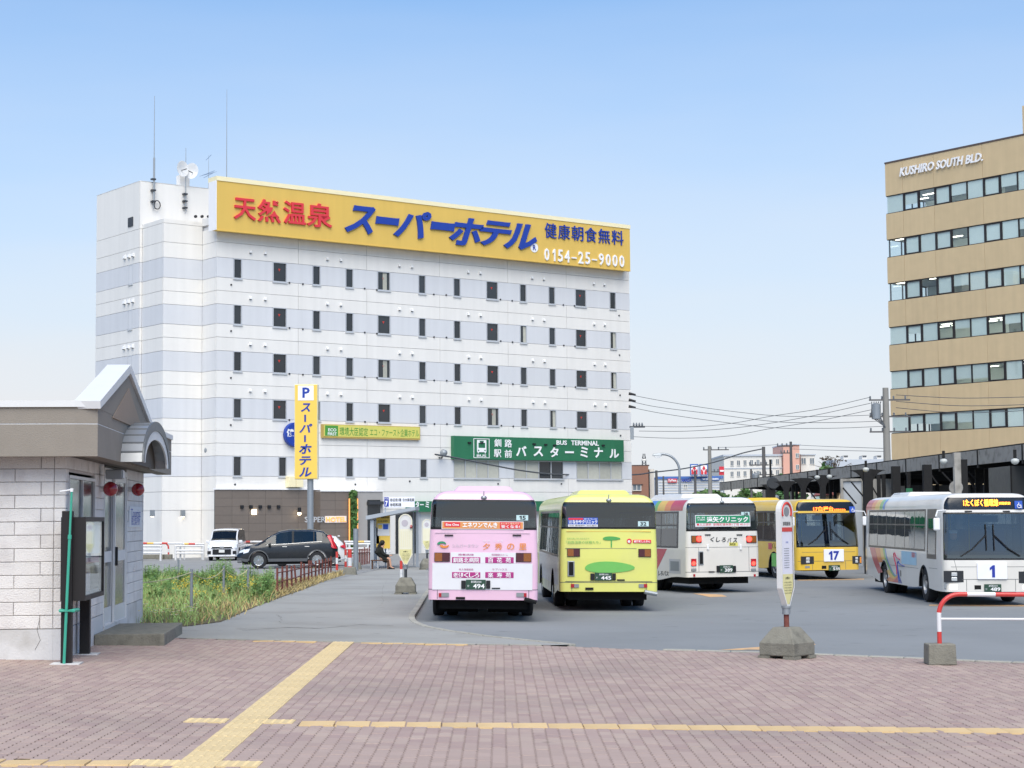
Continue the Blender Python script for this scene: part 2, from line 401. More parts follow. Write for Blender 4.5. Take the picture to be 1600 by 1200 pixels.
# ---- interlocking pavers
PW, PL = 0.142, 0.29
def paver_outline():
    a = 0.011; g = 0.0045; ge = 0.0022; hw = PW / 2 - g; hl = PL / 2 - ge
    prof = [(-1, 0), (-.75, a), (-.25, -a), (.25, a), (.75, -a), (1, 0)]
    return [(hw + o, t * hl) for t, o in prof] + [(-hw + o, t * hl) for t, o in reversed(prof)]
PO = paver_outline(); NP = len(PO)
PIN = [(x * .93, y * .975) for x, y in PO]
def in_tile(x, y):
    for u, v, a in TILES:
        dx, dy = x - u, y - v
        if abs(dx) < .7 and abs(dy) < .7:
            ca, sa = math.cos(-a), math.sin(-a); rx, ry = dx * ca - dy * sa, dx * sa + dy * ca
            if abs(rx) < .16 and abs(ry) < .16: return True
    return False
def visible(x, y, mar):
    return abs(x) / y < (800.0 + mar) / FPX
spots = []
ncol = int(30 / PW)
for i in range(-ncol // 2, ncol // 2):
    xx = i * PW; off = (i % 2) * PL / 2; y = 13.2 + off
    while y < 42:
        x = xx - 0.007 * (y - 16)
        if y < edge_y(x) - 0.2 and abs(x) < 13 and visible(x, y, 260) and not in_tile(x, y) and y > 15.0: spots.append((x, y))
        y += PL
near = sorted([s for s in spots if visible(s[0], s[1], -4) and proj((s[0], s[1], T(*s)))[1] < 1198], key=lambda s: s[1])[:300]
nearset = set(near)
fset = [s for s in spots if s not in nearset]
pm = MB().add([(x, y, 0.0) for x, y in PIN] + [(x, y, -0.007) for x, y in PO],
              [tuple(range(NP))] + [(i, i + NP, (i + 1) % NP + NP, (i + 1) % NP) for i in range(NP)]).mesh('paver', 'paver')
for x, y in near:
    o = put('paver', pm, plaza, (x, y, T(x, y) + rnd.uniform(-.0025, .0025)))
    o.rotation_euler = (rnd.gauss(0, .004), math.atan(TILT) + rnd.gauss(0, .006), rnd.gauss(0, .008) + .007)
vs = []; fs = []
for x, y in fset:
    o = len(vs); z = rnd.uniform(-.0025, .0025); ax, ay = rnd.gauss(0, .006), rnd.gauss(0, .004)
    vs += [(x + u, y + v, T(x + u, y + v) + z + u * ax + v * ay) for u, v in PIN] + [(x + u, y + v, T(x + u, y + v) + z - .007) for u, v in PO]
    fs.append(tuple(range(o, o + NP))); fs += [(o + i, o + i + NP, o + (i + 1) % NP + NP, o + (i + 1) % NP) for i in range(NP)]
me = bpy.data.meshes.new('paver_field'); me.from_pydata(vs, [], fs); me.materials.append(MATS['paver'])
stuff(put('paver_field', me, plaza))

# road paint seen in the bay
def paint(name, pxs, m='line_orange'):
    P = [gp(x, y, -0.07 + 0.006) for x, y in pxs]
    MB().add([tuple(p) for p in P], [tuple(range(len(P)))]).build(name, m, road_o)
paint('painted_line', [(1122, 1015.5), (1196, 1010), (1280, 1005), (1280, 1007), (1215, 1012), (1196, 1015.5)])
paint('painted_line', [(1452, 944.5), (1640, 945), (1640, 947.5), (1452, 946.5)])
paint('painted_line', [(1082, 927), (1128, 929), (1136, 932), (1110, 933)]); paint('painted_line', [(1246, 905.5), (1350, 904), (1350, 905.5), (1246, 907)])

# cracks in the old asphalt of the pavement
mat('crack_dark', '55534f', 0.95)
for pts in ([(470, 935), (500, 931), (520, 932), (560, 926)], [(380, 985), (450, 980), (500, 982), (560, 976), (620, 978)], [(520, 912), (545, 911), (575, 913)], [(590, 950), (600, 940), (596, 925), (604, 905)], [(430, 960), (440, 965), (436, 975)]):
    P = [gp(x, y, .004) for x, y in pts]; Q = []
    for a, b in zip(P, P[1:]):
        for k in range(8): q = a.lerp(b, k / 8); Q.append(q + Vector((rnd.uniform(-.04, .04), rnd.uniform(-.05, .05), 0)))
    v = []; f = []
    for i, q in enumerate(Q): wq = rnd.uniform(.012, .03); v += [(q.x, q.y - wq, q.z), (q.x, q.y + wq, q.z)]; f += [(2 * i - 2, 2 * i, 2 * i + 1, 2 * i - 1)] if i else []
    MB().add(v, f).build('crack', 'crack_dark', pav_o)
# ================================================================ HOTEL
mat('panel_white', 'e6e4e0', 0.75, var=0.03, scale=0.6, streak=0.08, spec=0.3, obj=0.012)
mat('panel_grey', 'd3d5d9', 0.75, var=0.03, scale=0.6, streak=0.08, spec=0.3, obj=0.015)
mat('joint_grey', 'cbccce', 0.9)
mat('alu', 'c9ccd0', 0.4, metal=0.3, var=0.03)
mat('alu_dark', '3c3f42', 0.45, metal=0.3)
mat('pane_dark', '2b3035', 0.12, var=0.25, scale=0.9, spec=0.7, obj=0.35)
mat('curtain', 'b9b9ae', 0.9, var=0.12, scale=5, obj=0.12)
mat('red_mark', 'c0392f', 0.5)
mat('white_plastic', 'e6e7e8', 0.5, var=0.03)
mat('dark_hole', '3a3b3f', 0.8)
mat('tile_brown', '756c65', 0.7, var=0.08, scale=5, obj=0.05, bump=0.2, bscale=30)
mat('render_grey', 'a5a3a1', 0.85, var=0.08, scale=2)
mat('sign_yellow', 'ddb95e', 0.55, var=0.05, scale=0.5, streak=0.07)
mat('sign_cream', 'f3e8c0', 0.5, var=0.04)
mat('letter_red', 'd93a45', 0.45, var=0.04)
mat('letter_blue', '1f3f9e', 0.45, var=0.04)
mat('letter_white', 'f0f0f2', 0.45, var=0.02)
mat('sign_green', '2c7050', 0.5, var=0.09, scale=0.8, streak=0.12)
mat('ink', '1d1f24', 0.6)
mat('galv', '9aa0a5', 0.45, metal=0.55, var=0.1, scale=8)
mat('steel_dark', '4a4d52', 0.5, metal=0.5)
mat('lamp_lit', 'ffe9c0', 0.5, emit=6.0)
mat('lamp_orange', 'f0a058', 0.5, emit=0.7)

HF = Fr((at(337, 870, 113).x, 113.0, 0.0), math.atan2(0.605, 0.796))
hotel = thing('hotel', 'long white six-storey hotel with pale grey window bands and stepped left end', 'hotel', fr=HF)
W_ROWS_PX = [(404, 435), (476.5, 507), (549, 580), (622, 653.5), (712.5, 744)]
HZ = [(HF.px(370, a)[1], HF.px(370, b)[1]) for a, b in W_ROWS_PX]
HX1 = HF.px(985, 560)[0]
W_PX = [(365.5, 377.5, 0), (427.5, 447, 1), (489.5, 499.5, 0), (541, 551, 0), (591, 608.5, 1), (654.5, 664.5, 0), (709, 719, 0), (760.5, 777.5, 1), (812.5, 822, 0), (857.5, 867, 0), (899.5, 915, 1), (953, 962, 0)]
WX = []
for a, b, k in W_PX:
    xa = HF.px(a, 420 + (a - 370) * .089)[0]; xb = HF.px(b, 420 + (a - 370) * .089)[0]; WX.append(((xa + xb) / 2, k))
NWD = 0.60; WWD = 1.02
# stepped plan on the left: x = 0 corner C, block B in front of block A
yB = HF.pxx(316, 450, 0)[0]; xB = HF.px(255, 450, yB)[0]; yA = HF.pxx(222, 450, xB)[0]; xA = HF.px(218, 450, yA)[0]; yE = HF.pxx(150, 450, xA)[0]
zA = HF.px(218, 282, yA)[1]; zB = HF.px(255, 341, yB)[1]; zTop = HF.px(338, 296, 0)[1]
zc = HF.px(338, 355, 0)[1]
def walls(name, pts, z0, z1):       # backing core behind the panels
    mb = MB()
    for (xa, ya), (xb, yb) in zip(pts, pts[1:]): mb.add([(xa, ya, z0), (xb, yb, z0), (xb, yb, z1), (xa, ya, z1)], [(0, 1, 2, 3)])
    return mb
D_ = 0.10
core = MB()
core.box(D_, HX1 - D_, D_, yE - .5, 0, zc + 0.2); core.box(xB + D_, 4, yB + D_, yE - .5, 0, zB - .05); core.box(xA + D_, HX1 - .5, yA + D_, yE, 0, zA - .05)
core.build('wall_core', 'joint_grey', hotel)
ph = 0.52
MB().box(HX1 - .5, HX1, .1, yE - 2, 0, zc).build('end_wall', 'panel_white', hotel)
MB().box(xA, HX1 - .3, yA, yE, zA - .05, zA).build('roof_coping', 'panel_white', hotel)
# course heights
courses = []                        # (z0, z1, material)
g = 0.02
ztops = HZ
courses.append((ztops[0][1], ztops[0][0], 'panel_grey', 0))
z = ztops[0][0]; dz = (zc + .3 - z) / 2
courses.append((z, z + dz * .9, 'panel_white', None)); courses.append((z + dz * .9, zc + .3, 'panel_white', None))
for i in range(4):
    hi = ztops[i][1]; lo = ztops[i + 1][0]
    n = 2 if i < 3 else 3
    for k in range(n): courses.append((lo + (hi - lo) * k / n, lo + (hi - lo) * (k + 1) / n, 'panel_white', None))
    courses.append((ztops[i + 1][1], ztops[i + 1][0], 'panel_grey', i + 1))
hi = ztops[4][1]
courses.append((hi - .95, hi, 'panel_white', None)); courses.append((hi - 2.1, hi - .95, 'panel_white', None)); courses.append((0, hi - 2.1, 'panel_white', None))
def panel(x0, x1, z0, z1, m, y0=0.0, along='x', fixed=0.0):
    e = 0.011
    if x1 - x0 < 0.04: return
    mb = MB()
    if along == 'x': mb.box(x0 + e, x1 - e, y0, y0 + D_, z0 + e, z1 - e)
    else: mb.box(fixed, fixed + D_, x0 + e, x1 - e, z0 + e, z1 - e)
    mb.build('wall_panel', m, hotel)
BIGX = [(HF.px(709, 735)[0], HF.px(780, 735)[0]), (HF.px(803, 735)[0], HF.px(880, 735)[0]), (HF.px(901, 735)[0], HF.px(972, 735)[0])]
cols_w = [0, (WX[1][0] + WX[2][0]) / 2, (WX[3][0] + WX[4][0]) / 2, (WX[5][0] + WX[6][0]) / 2, (WX[7][0] + WX[8][0]) / 2, (WX[9][0] + WX[10][0]) / 2, HX1]
LOWX = [(WX[0][0], 0), (HF.px(441.5, 728)[0], 0), (WX[3][0], 0), (HF.px(597, 728)[0], 0), (WX[5][0] + .05, 0)]
for z0, z1, m, row in courses:
    if row is None:
        for a, b in zip(cols_w, cols_w[1:]): panel(a, b, z0, z1, m)
    elif row < 4:
        x = 0.0
        for cx, k in WX:
            wd = WWD if k else NWD; panel(x, cx - wd / 2, z0, z1, m); x = cx + wd / 2
        panel(x, HX1, z0, z1, m)
    else:
        x = 0.0
        for cx, k in LOWX: panel(x, cx - NWD / 2, z0, z1, m); x = cx + NWD / 2
        for a, b in BIGX: panel(x, a, z0, z1, m); x = b
        panel(x, HX1, z0, z1, m)
    # the stepped end
    panel(D_ + .0, yB, z0, min(z1, zc), m, along='y', fixed=0.0)
    panel(xB, -0.0, z0, z1, m, y0=yB)
    panel(yB + D_, yA, z0, z1, m, along='y', fixed=xB)
    panel(xA, xB, z0, z1, m, y0=yA)
    panel(yA + D_, yE, z0, z1, m, along='y', fixed=xA)
zt = courses[2][1]
panel(xB, 0.2, zt, zB, 'panel_white', y0=yB); panel(yB + D_, yA, zt, zB, 'panel_white', along='y', fixed=xB)
panel(xA, HX1 - .5, max(zt, zB - 2.5), zA, 'panel_white', y0=yA); panel(yA + D_, yE, zt, zA, 'panel_white', along='y', fixed=xA)
panel(0, HX1, zt, zc + 1.0, 'panel_white'); panel(D_, yB, zt, zB + .2, 'panel_white', along='y', fixed=0.0)

# windows: frame + pane (+ red access mark on the wide ones)
H = ztops[0][0] - ztops[0][1]
def win_meshes(wd):
    f = MB(); t = 0.055
    f.box(-wd / 2, wd / 2, -.03, .05, -.05, .045); f.box(-wd / 2 - .04, wd / 2 + .04, -.09, .03, -.085, -.045)
    f.box(-wd / 2, wd / 2, -.03, .05, H - .05, H); f.box(-wd / 2, -wd / 2 + t, -.03, .05, .045, H - .05); f.box(wd / 2 - t, wd / 2, -.03, .05, .045, H - .05)
    p = MB().box(-wd / 2 + t, wd / 2 - t, .06, .075, .045, H - .05)
    return f.mesh('window', 'alu'), p.mesh('pane', 'pane_dark')
NF, NPn = win_meshes(NWD); WF, WPn = win_meshes(WWD)
tri = MB().add([(-.09, .054, 0), (.09, .054, 0), (0, .054, -.17)], [(0, 2, 1)]).mesh('access_mark', 'red_mark')
cur = MB()
for i in range(8): cur.box(-.2 + i * .05, -.2 + i * .05 + .046, .050 + .004 * (i % 2), .056 + .004 * (i % 2), .06, H - .07)
CUR = cur.mesh('curtain', 'curtain')
for i in range(4):
    for j, (cx, k) in enumerate(WX):
        w_ = put('window', WF if k else NF, hotel, (cx, .02, ztops[i][1])); put('pane', WPn if k else NPn, w_)
        if k: put('access_mark', tri, w_, (0, 0, H * .68))
        if rnd.random() < .14: put('curtain', CUR, w_, (0.12 if k else 0.14, 0, 0), scale=(.8 if k else .55, 1, 1))
for cx, k in LOWX:
    w_ = put('window', NF, hotel, (cx, .02, ztops[4][1])); put('pane', NPn, w_)
# narrow windows on the left end wall
for i, (px, py) in enumerate([(204.5, 425), (203.5, 498), (202.5, 569)]):
    y, z_ = HF.pxx(px, py, xA); o = put('window', NF, hotel, (xA + .02, y, ztops[i][1])); o.rotation_euler = (0, 0, -math.pi / 2); put('pane', NPn, o)
# wide first-floor windows under the green sign
for bi, (a, b) in enumerate(BIGX):
    z0, z1 = ztops[4][1] - .05, ztops[4][0]; n = 4; wds = (b - a) / n
    f = MB().box(a, b, -.02, .05, z0, z0 + .07); f.box(a, b, -.02, .05, z1 - .06, z1); f.box(a - .05, b + .05, -.10, .02, z0 - .05, z0 + .005)
    for i in range(n + 1): x = a + i * wds; f.box(max(a, x - .03), min(b, x + .03), -.018, .05, z0 + .07, z1 - .06)
    w_ = f.build('window', 'alu', hotel)
    for i in range(n):
        dk = (bi == 1 and i >= 2)
        MB().box(a + i * wds + .03, a + (i + 1) * wds - .03, .055, .07, z0 + .07, z1 - .06).build('pane', 'pane_dark' if dk else 'curtain', w_)
# vent hoods and small pipe ends
hood = MB().add([(-.11, 0, 0), (.11, 0, 0), (.11, 0, .26), (-.11, 0, .26), (-.11, -.16, .02), (.11, -.16, .02), (.11, -.12, .2), (-.11, -.12, .2)],
                [(0, 1, 5, 4), (4, 5, 6, 7), (7, 6, 2, 3), (1, 2, 6, 5), (0, 4, 7, 3)]).mesh('vent_hood', 'white_plastic')
dark = MB().box(-.09, .09, -.15, -.02, -.012, .005).mesh('vent_slot', 'dark_hole')
HOODS = [391, 414, 511, 532, 623.5, 643, 731, 750, 831, 849, 927, 943.6]
hx = [HF.px(p, 392 + (p - 391) * .09)[0] for p in HOODS]
pipe = MB().lathe([(.06, -.05), (.06, .0)], 8, 'Y').mesh('pipe_end', 'dark_hole')
PIPES = [(361, 445), (452, 442), (473, 444), (569.5, 451), (588.4, 453), (677.5, 460), (697, 461), (781.6, 468), (800, 470), (880, 476.5), (897.4, 478), (967, 493)]
pp = [HF.px(*p) for p in PIPES]
for i in range(4):
    for x in hx:
        h_ = put('vent_hood', hood, hotel, (x, 0, ztops[i][0] + .42), scale=(.75, .75, .75)); put('vent_slot', dark, h_)
    for x, z_ in pp: put('pipe_end', pipe, hotel, (x, 0, z_ - (ztops[0][1] - ztops[i][1])))
for i in range(5):
    for j in range(3):
        y, z_ = HF.pxx(196 + j * 6.5, 398, xA); o = put('vent_hood', hood, hotel, (xA, y, ztops[min(i, 4)][0] + .45)); o.rotation_euler = (0, 0, -math.pi / 2); put('vent_slot', dark, o)
for px, py in ((367, 757), (555, 757), (640, 752), (778, 756), (877, 756)):
    x, z_ = HF.px(px, py); put('pipe_end', pipe, hotel, (x, 0, z_))
for px in (305, 315, 325):
    x, z_ = HF.px(px, 338.5, yB); put('pipe_end', pipe, hotel, (x, yB, z_), scale=(1.6, 2.5, 1.6))
# louvre high on the end wall, service cowls on the front
y, z_ = HF.pxx(204.5, 347, xA); MB().box(xA - .05, xA, y - .35, y + .35, z_ - .3, z_ + .3).build('louvre', 'steel_dark', hotel)
for k, px in enumerate((451.5, 463)):
    x, z_ = HF.px(px, 753); MB().box(x - .26, x + .26, -.45, 0, z_ - .35, z_ + .35).build('condenser_cover', 'sign_cream', hotel, bevel=.03)
for px, py in ((237, 802), (284.5, 802)):
    x, z_ = HF.px(px, py, yB); o = MB().box(x - .12, x + .12, yB - .2, yB, z_ - .2, z_ + .2).build('wall_light', 'galv', hotel); MB().box(x - .08, x + .08, yB - .16, yB - .04, z_ - .215, z_ - .2).build('bulb', 'lamp_lit', o)
# flood lamps on brackets
for px, py, yy in ((319, 704, yB), (686, 708, 0.0)):
    x, z_ = HF.px(px, py, yy); o = MB().tube([(x, yy, z_ - .3), (x, yy - .3, z_ - .35), (x, yy - .55, z_)], .05).build('floodlight_bracket', 'steel_dark', hotel)
    MB().lathe([(.05, -.8), (.2, -.7), (.25, -.5), (.26, -.48)], 14, 'Y', (x, yy, z_)).build('floodlight_head', 'galv', o, smooth=40)

# entrance volume clad with brown tiles
def tiles(x0, x1, y, z0, z1, tw, th, m, skip=None):
    core_ = MB().box(x0 + .02, x1 - .02, y + .03, -0.02 if y < 0 else y + .2, 0, z1 - .02).build('entrance_core', 'steel_dark', hotel)
    nx = max(1, round((x1 - x0) / tw)); nz = max(1, round((z1 - z0) / th)); tw = (x1 - x0) / nx; th = (z1 - z0) / nz
    me = MB().box(.006, tw - .006, 0, .03, .006, th - .006).mesh('tile', m)
    for i in range(nx):
        for j in range(nz):
            put('tile', me, hotel, (x0 + i * tw, y + rnd.uniform(0, .006), z0 + j * th))
yP = -.16
xa, zq = HF.px(336, 765, yP); xb, _ = HF.px(491, 768, yP); tiles(xa, xb, yP, 0, zq, 1.15, .56, 'tile_brown')
MB().box(xa - .05, xb + .05, yP - .06, 0, zq, zq + .1).build('entrance_coping', 'letter_white', hotel)
yQ = HF.pxx(500.5, 790, xb)[0]
MB().box(xb, xb + .03, yQ + .03, yP, 0, zq).build('entrance_return', 'tile_brown', hotel)
xc, zq2 = HF.px(547, 768, yQ); xd, _ = HF.px(598, 768, yQ)
tiles(xb, xc, yQ, 0, zq2, 1.0, .56, 'tile_brown')
xg = HF.px(559, 768, yQ)[0]
MB().box(xb, xd + .03, yQ - .06, 0, zq2, zq2 + .09).build('entrance_coping', 'letter_white', hotel)
MB().box(xg, xd, yQ, 0, 0, zq2).build('entrance_wall', 'render_grey', hotel)
x0, z0 = HF.px(574, 790, yQ); x1, z1 = HF.px(594, 781, yQ)
MB().box(x0, x1, yQ - .025, yQ - .005, 0, z1).build('entrance_door', 'pane_dark', hotel); MB().box(x0 - .05, x1 + .3, yQ - .3, yQ - .01, z1 - .3, z1 - .1).build('door_hood', 'steel_dark', hotel)
for px in (377.5, 391.5, 406, 420, 434.5):
    x, z_ = HF.px(px, 792, yP); MB().box(x - .1, x + .1, yP - .12, yP, z_ - .1, z_ + .1).build('wall_spot', 'ink', hotel)
x, z_ = HF.px(397, 800, yP); MB().box(x - .15, x + .15, yP - .05, yP, z_ - .15, z_ + .15).build('lit_window', 'lamp_lit', hotel)
x, z_ = HF.px(464, 796, yP); o = MB().lathe([(.04, -.3), (.11, -.26), (.12, 0), (.1, .02)], 12, 'Z', (x, yP - .3, z_ + .1)).build('wall_lamp', 'ink', hotel); MB().lathe([(.05, -.46), (.1, -.42), (.11, -.31)], 12, 'Z', (x, yP - .3, z_ + .1)).build('bulb', 'lamp_lit', o)
# ivy column between two orange light strips
xi, xj = HF.px(547.5, 790, yQ - .25)[0], HF.px(558.5, 790, yQ - .25)[0]
mat('ivy', '4a6a35', 0.8, var=0.3, scale=10, island=0.35, huevar=.02)
mb = MB()
for _ in range(2200):
    x, y, z_ = rnd.uniform(xi + .08, xj - .08), yQ - abs(rnd.gauss(0, .14)), rnd.uniform(.05, zq2 + .02); a = rnd.uniform(0, 6.28); s = rnd.uniform(.08, .15); t = rnd.uniform(-.8, .8)
    ux = (math.cos(a) * s, rnd.uniform(-.4, .4) * s, math.sin(a) * s); uy = (-math.sin(a) * s * .7, t * s, math.cos(a) * s * .7)
    mb.add([(x - ux[0], y - ux[1], z_ - ux[2]), (x + uy[0], y + uy[1], z_ + uy[2]), (x + ux[0], y + ux[1], z_ + ux[2]), (x - uy[0], y - uy[1], z_ - uy[2])], [(0, 1, 2, 3)])
ivy_o = tag(stuff(mb.build('ivy', 'ivy')), 'narrow column of green ivy between two orange light strips on the hotel wall', 'ivy'); ivy_o.matrix_world = HF.M
for px in (546.6, 559.4):
    x, z_ = HF.px(px, 779, yQ - .25); MB().box(x - .03, x + .03, yQ - .22, yQ - .16, .2, z_).build('light_strip', 'lamp_orange', hotel)
# lettering beside the entrance (grey word, lit word)
lg = thing('wall_lettering', 'grey and orange backlit latin lettering on the brown entrance wall', 'sign', fr=HF)
x0, za = HF.px(476, 807.5, yQ - .05); x1, zb_ = HF.px(508, 816, yQ - .05); letter('letters', 'SUPER', 'alu', lg, ((x0 + x1) / 2, yQ - .05, (za + zb_) / 2), (1, 0, 0), (0, 0, 1), x1 - x0, abs(za - zb_), .05, .01)
x2, _ = HF.px(540.5, 807.5, yQ - .05); MB().box(x1, x2 + .05, yQ - .04, yQ - .01, zb_ - .04, za + .04).build('back_plate', 'panel_white', lg)
letter('letters', 'HOTEL', 'lamp_orange', lg, ((x1 + x2) / 2 + .03, yQ - .05, (za + zb_) / 2), (1, 0, 0), (0, 0, 1), x2 - x1 - .06, abs(za - zb_) * .9, .04, .01)

# ---- rooftop sign
YS = -0.75
rs = thing('rooftop_sign', 'huge yellow rooftop sign with raised red and blue japanese characters on the hotel', 'sign', fr=HF)
xa, za = HF.px(338.5, 282, YS); xb, zb_ = HF.px(984, 357.5, YS); _, zl = HF.px(338.5, 359, YS); _, zr = HF.px(984, 422, YS)
ztp, zbt = (za + zb_) / 2, (zl + zr) / 2
MB().box(xa, xb, YS, -.02, zbt, ztp).build('board', 'sign_yellow', rs)
MB().box(xa - .03, xb + .03, YS - .04, .3, ztp, ztp + .28).build('top_edge', 'sign_cream', rs); MB().box(xa - .05, xa, YS - .02, .2, zbt - .02, ztp).build('side_edge', 'letter_white', rs)
MB().box(xa, xb, YS - .03, YS + .2, zbt - .07, zbt).build('bottom_edge', 'sign_yellow', rs)
def hletters(parent, items, m, y, ext, bold=0.0, shear=0.0):
    for s, x0, y0, x1, y1 in items:
        xm, ym = (x0 + x1) / 2, (y0 + y1) / 2
        c = HF.px(xm, ym, y); wd = HF.px(x1, ym, y)[0] - HF.px(x0, ym, y)[0]; ht = HF.px(xm, y0, y)[1] - HF.px(xm, y1, y)[1]
        letter('character', s, m, parent, (c[0], y, c[1]), (1, 0, 0), (0, 0, 1), wd, ht * .93, ext, bold, shear)
hletters(rs, [('天', 365, 309, 399, 345), ('然', 402, 311, 438, 349), ('温', 442, 314, 477, 352), ('泉', 479, 317, 518, 357)], 'letter_red', YS - .004, .12, .013, .0)
hletters(rs, [('ス', 538, 320, 586, 367), ('ー', 586, 339, 623, 352), ('パ', 614, 327, 673, 374), ('ー', 672, 347, 710, 361), ('ホ', 701, 339, 755, 386), ('テ', 749, 344, 799, 387), ('ル', 786, 348, 838, 392)], 'letter_blue', YS - .004, .12, .032, .3)
ks = '健康朝食無料'
hletters(rs, [(c, 851 + i * 20.9, 348 + i * 2.3, 869 + i * 20.9, 373 + i * 2.1) for i, c in enumerate(ks)], 'letter_blue', YS - .004, .08, .0)
ds = '0154-25-9000'
hletters(rs, [(c, 850 + i * 10.65 + (2.5 if c == '1' else 0), (387.5 if c != '-' else 398) + i * 1.0, 857.5 + i * 10.65 - (1.2 if c == '1' else 0), (408 if c != '-' else 400.5) + i * .95) for i, c in enumerate(ds)], 'letter_white', YS - .004, .08, .012)
c = HF.px(834.5, 387, YS); rr_ = .34
MB().lathe([(rr_, -.03), (rr_, .0)], 20, 'Y', (c[0], YS - .002, c[1])).build('badge', 'letter_white', rs); letter('character', 'R', 'letter_blue', rs, (c[0], YS - .04, c[1]), (1, 0, 0), (0, 0, 1), .26, .36, .02, .01)

# ---- green bus terminal sign
gs = thing('terminal_sign', 'dark green sign with white bus pictogram and japanese lettering on the hotel front', 'sign', fr=HF)
Yg = -0.35
xa, za = HF.px(709, 681.5, Yg); xb, zb_ = HF.px(974.5, 687, Yg); _, zl = HF.px(709, 717.5, Yg); _, zr = HF.px(974.5, 721, Yg)
gz1, gz0 = (za + zb_) / 2, (zl + zr) / 2
MB().box(xa, xb, Yg, -.01, gz0, gz1).build('board', 'sign_green', gs)
def gtext(s, x0, y0, x1, y1, bold=.02, nm='lettering'):
    xm, ym = (x0 + x1) / 2, (y0 + y1) / 2; c = HF.px(xm, ym, Yg); wd = HF.px(x1, ym, Yg)[0] - HF.px(x0, ym, Yg)[0]; ht = HF.px(xm, y0, Yg)[1] - HF.px(xm, y1, Yg)[1]
    letter(nm, s, 'letter_white', gs, (c[0], Yg - .006, c[1]), (1, 0, 0), (0, 0, 1), wd, ht, .03, bold)
def z5(x, y): return 660 + x * .225, 620 + y * .225
def gz(s, x0, y0, x1, y1, b=.02): a = z5(x0, y0); c_ = z5(x1, y1); gtext(s, a[0], a[1], c_[0], c_[1], b)
for i, c_ in enumerate('釧路'): gz(c_, 498 + i * 72, 293 + i * 3, 546 + i * 74, 348 + i * 3, .012)
for i, c_ in enumerate('駅前'): gz(c_, 496 + i * 74, 365 + i * 3, 546 + i * 74, 420 + i * 3, .012)
for c_, x0, y0, x1, y1 in (('バ', 650, 342, 722, 412), ('ス', 770, 345, 836, 414), ('タ', 886, 350, 944, 420), ('ー', 990, 378, 1050, 392), ('ミ', 1096, 348, 1148, 422), ('ナ', 1192, 352, 1252, 424), ('ル', 1298, 364, 1364, 426)): gz(c_, x0, y0, x1, y1, .026)
gz('BUS', 930, 303, 1002, 334, .022); gz('TERMINAL', 1032, 305, 1224, 338, .02)
# pictogram: rounded frame and bus front
x0, z1_ = HF.px(*z5(354, 288), Yg); x1, z0_ = HF.px(*z5(465, 426), Yg); W_, H_ = x1 - x0, z1_ - z0_
def gb(u0, u1, v0, v1, nm, m='letter_white', d=.03):
    MB().box(x0 + u0 * W_, x0 + u1 * W_, Yg - d, Yg - .002, z0_ + v0 * H_, z0_ + v1 * H_).build(nm, m, gs)
for a in ((0, 1, .97, 1), (0, 1, 0, .03), (0, .03, .03, .97), (.97, 1, .03, .97)): gb(*a, 'pictogram_frame')
gb(.22, .8, .30, .92, 'pictogram_bus'); gb(.26, .32, .24, .30, 'pictogram_bus'); gb(.70, .76, .24, .30, 'pictogram_bus')
gb(.3, .72, .52, .78, 'pictogram_glass', 'sign_green', .036); gb(.38, .64, .83, .88, 'pictogram_glass', 'sign_green', .036); gb(.27, .35, .36, .42, 'pictogram_glass', 'sign_green', .036); gb(.67, .75, .36, .42, 'pictogram_glass', 'sign_green', .036)
letter('lettering', 'BUS', 'letter_white', gs, (x0 + W_ * .5, Yg - .006, z0_ + H_ * .12), (1, 0, 0), (0, 0, 1), W_ * .6, H_ * .12, .02, .02)
for px, py in ((733, 692), (752, 692), (834, 694), (852, 695), (866, 696), (942, 696)):
    x, z_ = HF.px(px, py, Yg); MB().box(x - .12, x + .12, Yg - .1, Yg - .002, z_ - .05, z_ + .06).build('sign_lamp', 'ink', gs)

# ---- eco sign
es = thing('facade_banner_sign', 'long narrow yellow-green sign with green square badge on the hotel front', 'sign', fr=HF)
mat('sign_lime', 'd3cd6a', 0.55, var=0.05, streak=.05); mat('leaf_green', '4f9440', 0.5, var=.05); mat('sign_rim', 'b79c55', 0.5)
Ye = -0.2
xa, za = HF.px(503.5, 662, Ye); xb, zb_ = HF.px(656.5, 667.5, Ye); _, zl = HF.px(504, 684, Ye); _, zr = HF.px(656.5, 687.5, Ye)
ez1, ez0 = (za + zb_) / 2, (zl + zr) / 2
MB().box(xa, xb, Ye, -.01, ez0, ez1).build('rim', 'sign_rim', es); MB().box(xa + .12, xb - .05, Ye - .012, Ye + .01, ez0 + .1, ez1 - .04).build('face', 'sign_lime', es)
xq = HF.px(528, 673, Ye)[0]; MB().box(xa + .2, xq, Ye - .022, Ye - .01, ez0 + .14, ez1 - .08).build('badge', 'leaf_green', es)
cc = ((xa + .2 + xq) / 2 + .05, Ye - .026)
letter('lettering', 'ECO', 'letter_white', es, (cc[0], cc[1], ez1 - .36), (1, 0, 0), (0, 0, 1), .62, .2, 0, .02); letter('lettering', 'FIRST', 'letter_white', es, (cc[0], cc[1], ez1 - .62), (1, 0, 0), (0, 0, 1), .68, .2, 0, .02)
x0 = HF.px(530.5, 675, Ye)[0]; x1 = HF.px(575, 675, Ye)[0]; x2 = HF.px(578, 675, Ye)[0]; x3 = HF.px(654.5, 675, Ye)[0]; zm = (ez0 + ez1) / 2
letter('lettering', '環境大臣認定', 'leaf_green', es, ((x0 + x1) / 2, Ye - .016, zm), (1, 0, 0), (0, 0, 1), x1 - x0, .55, 0, .008)
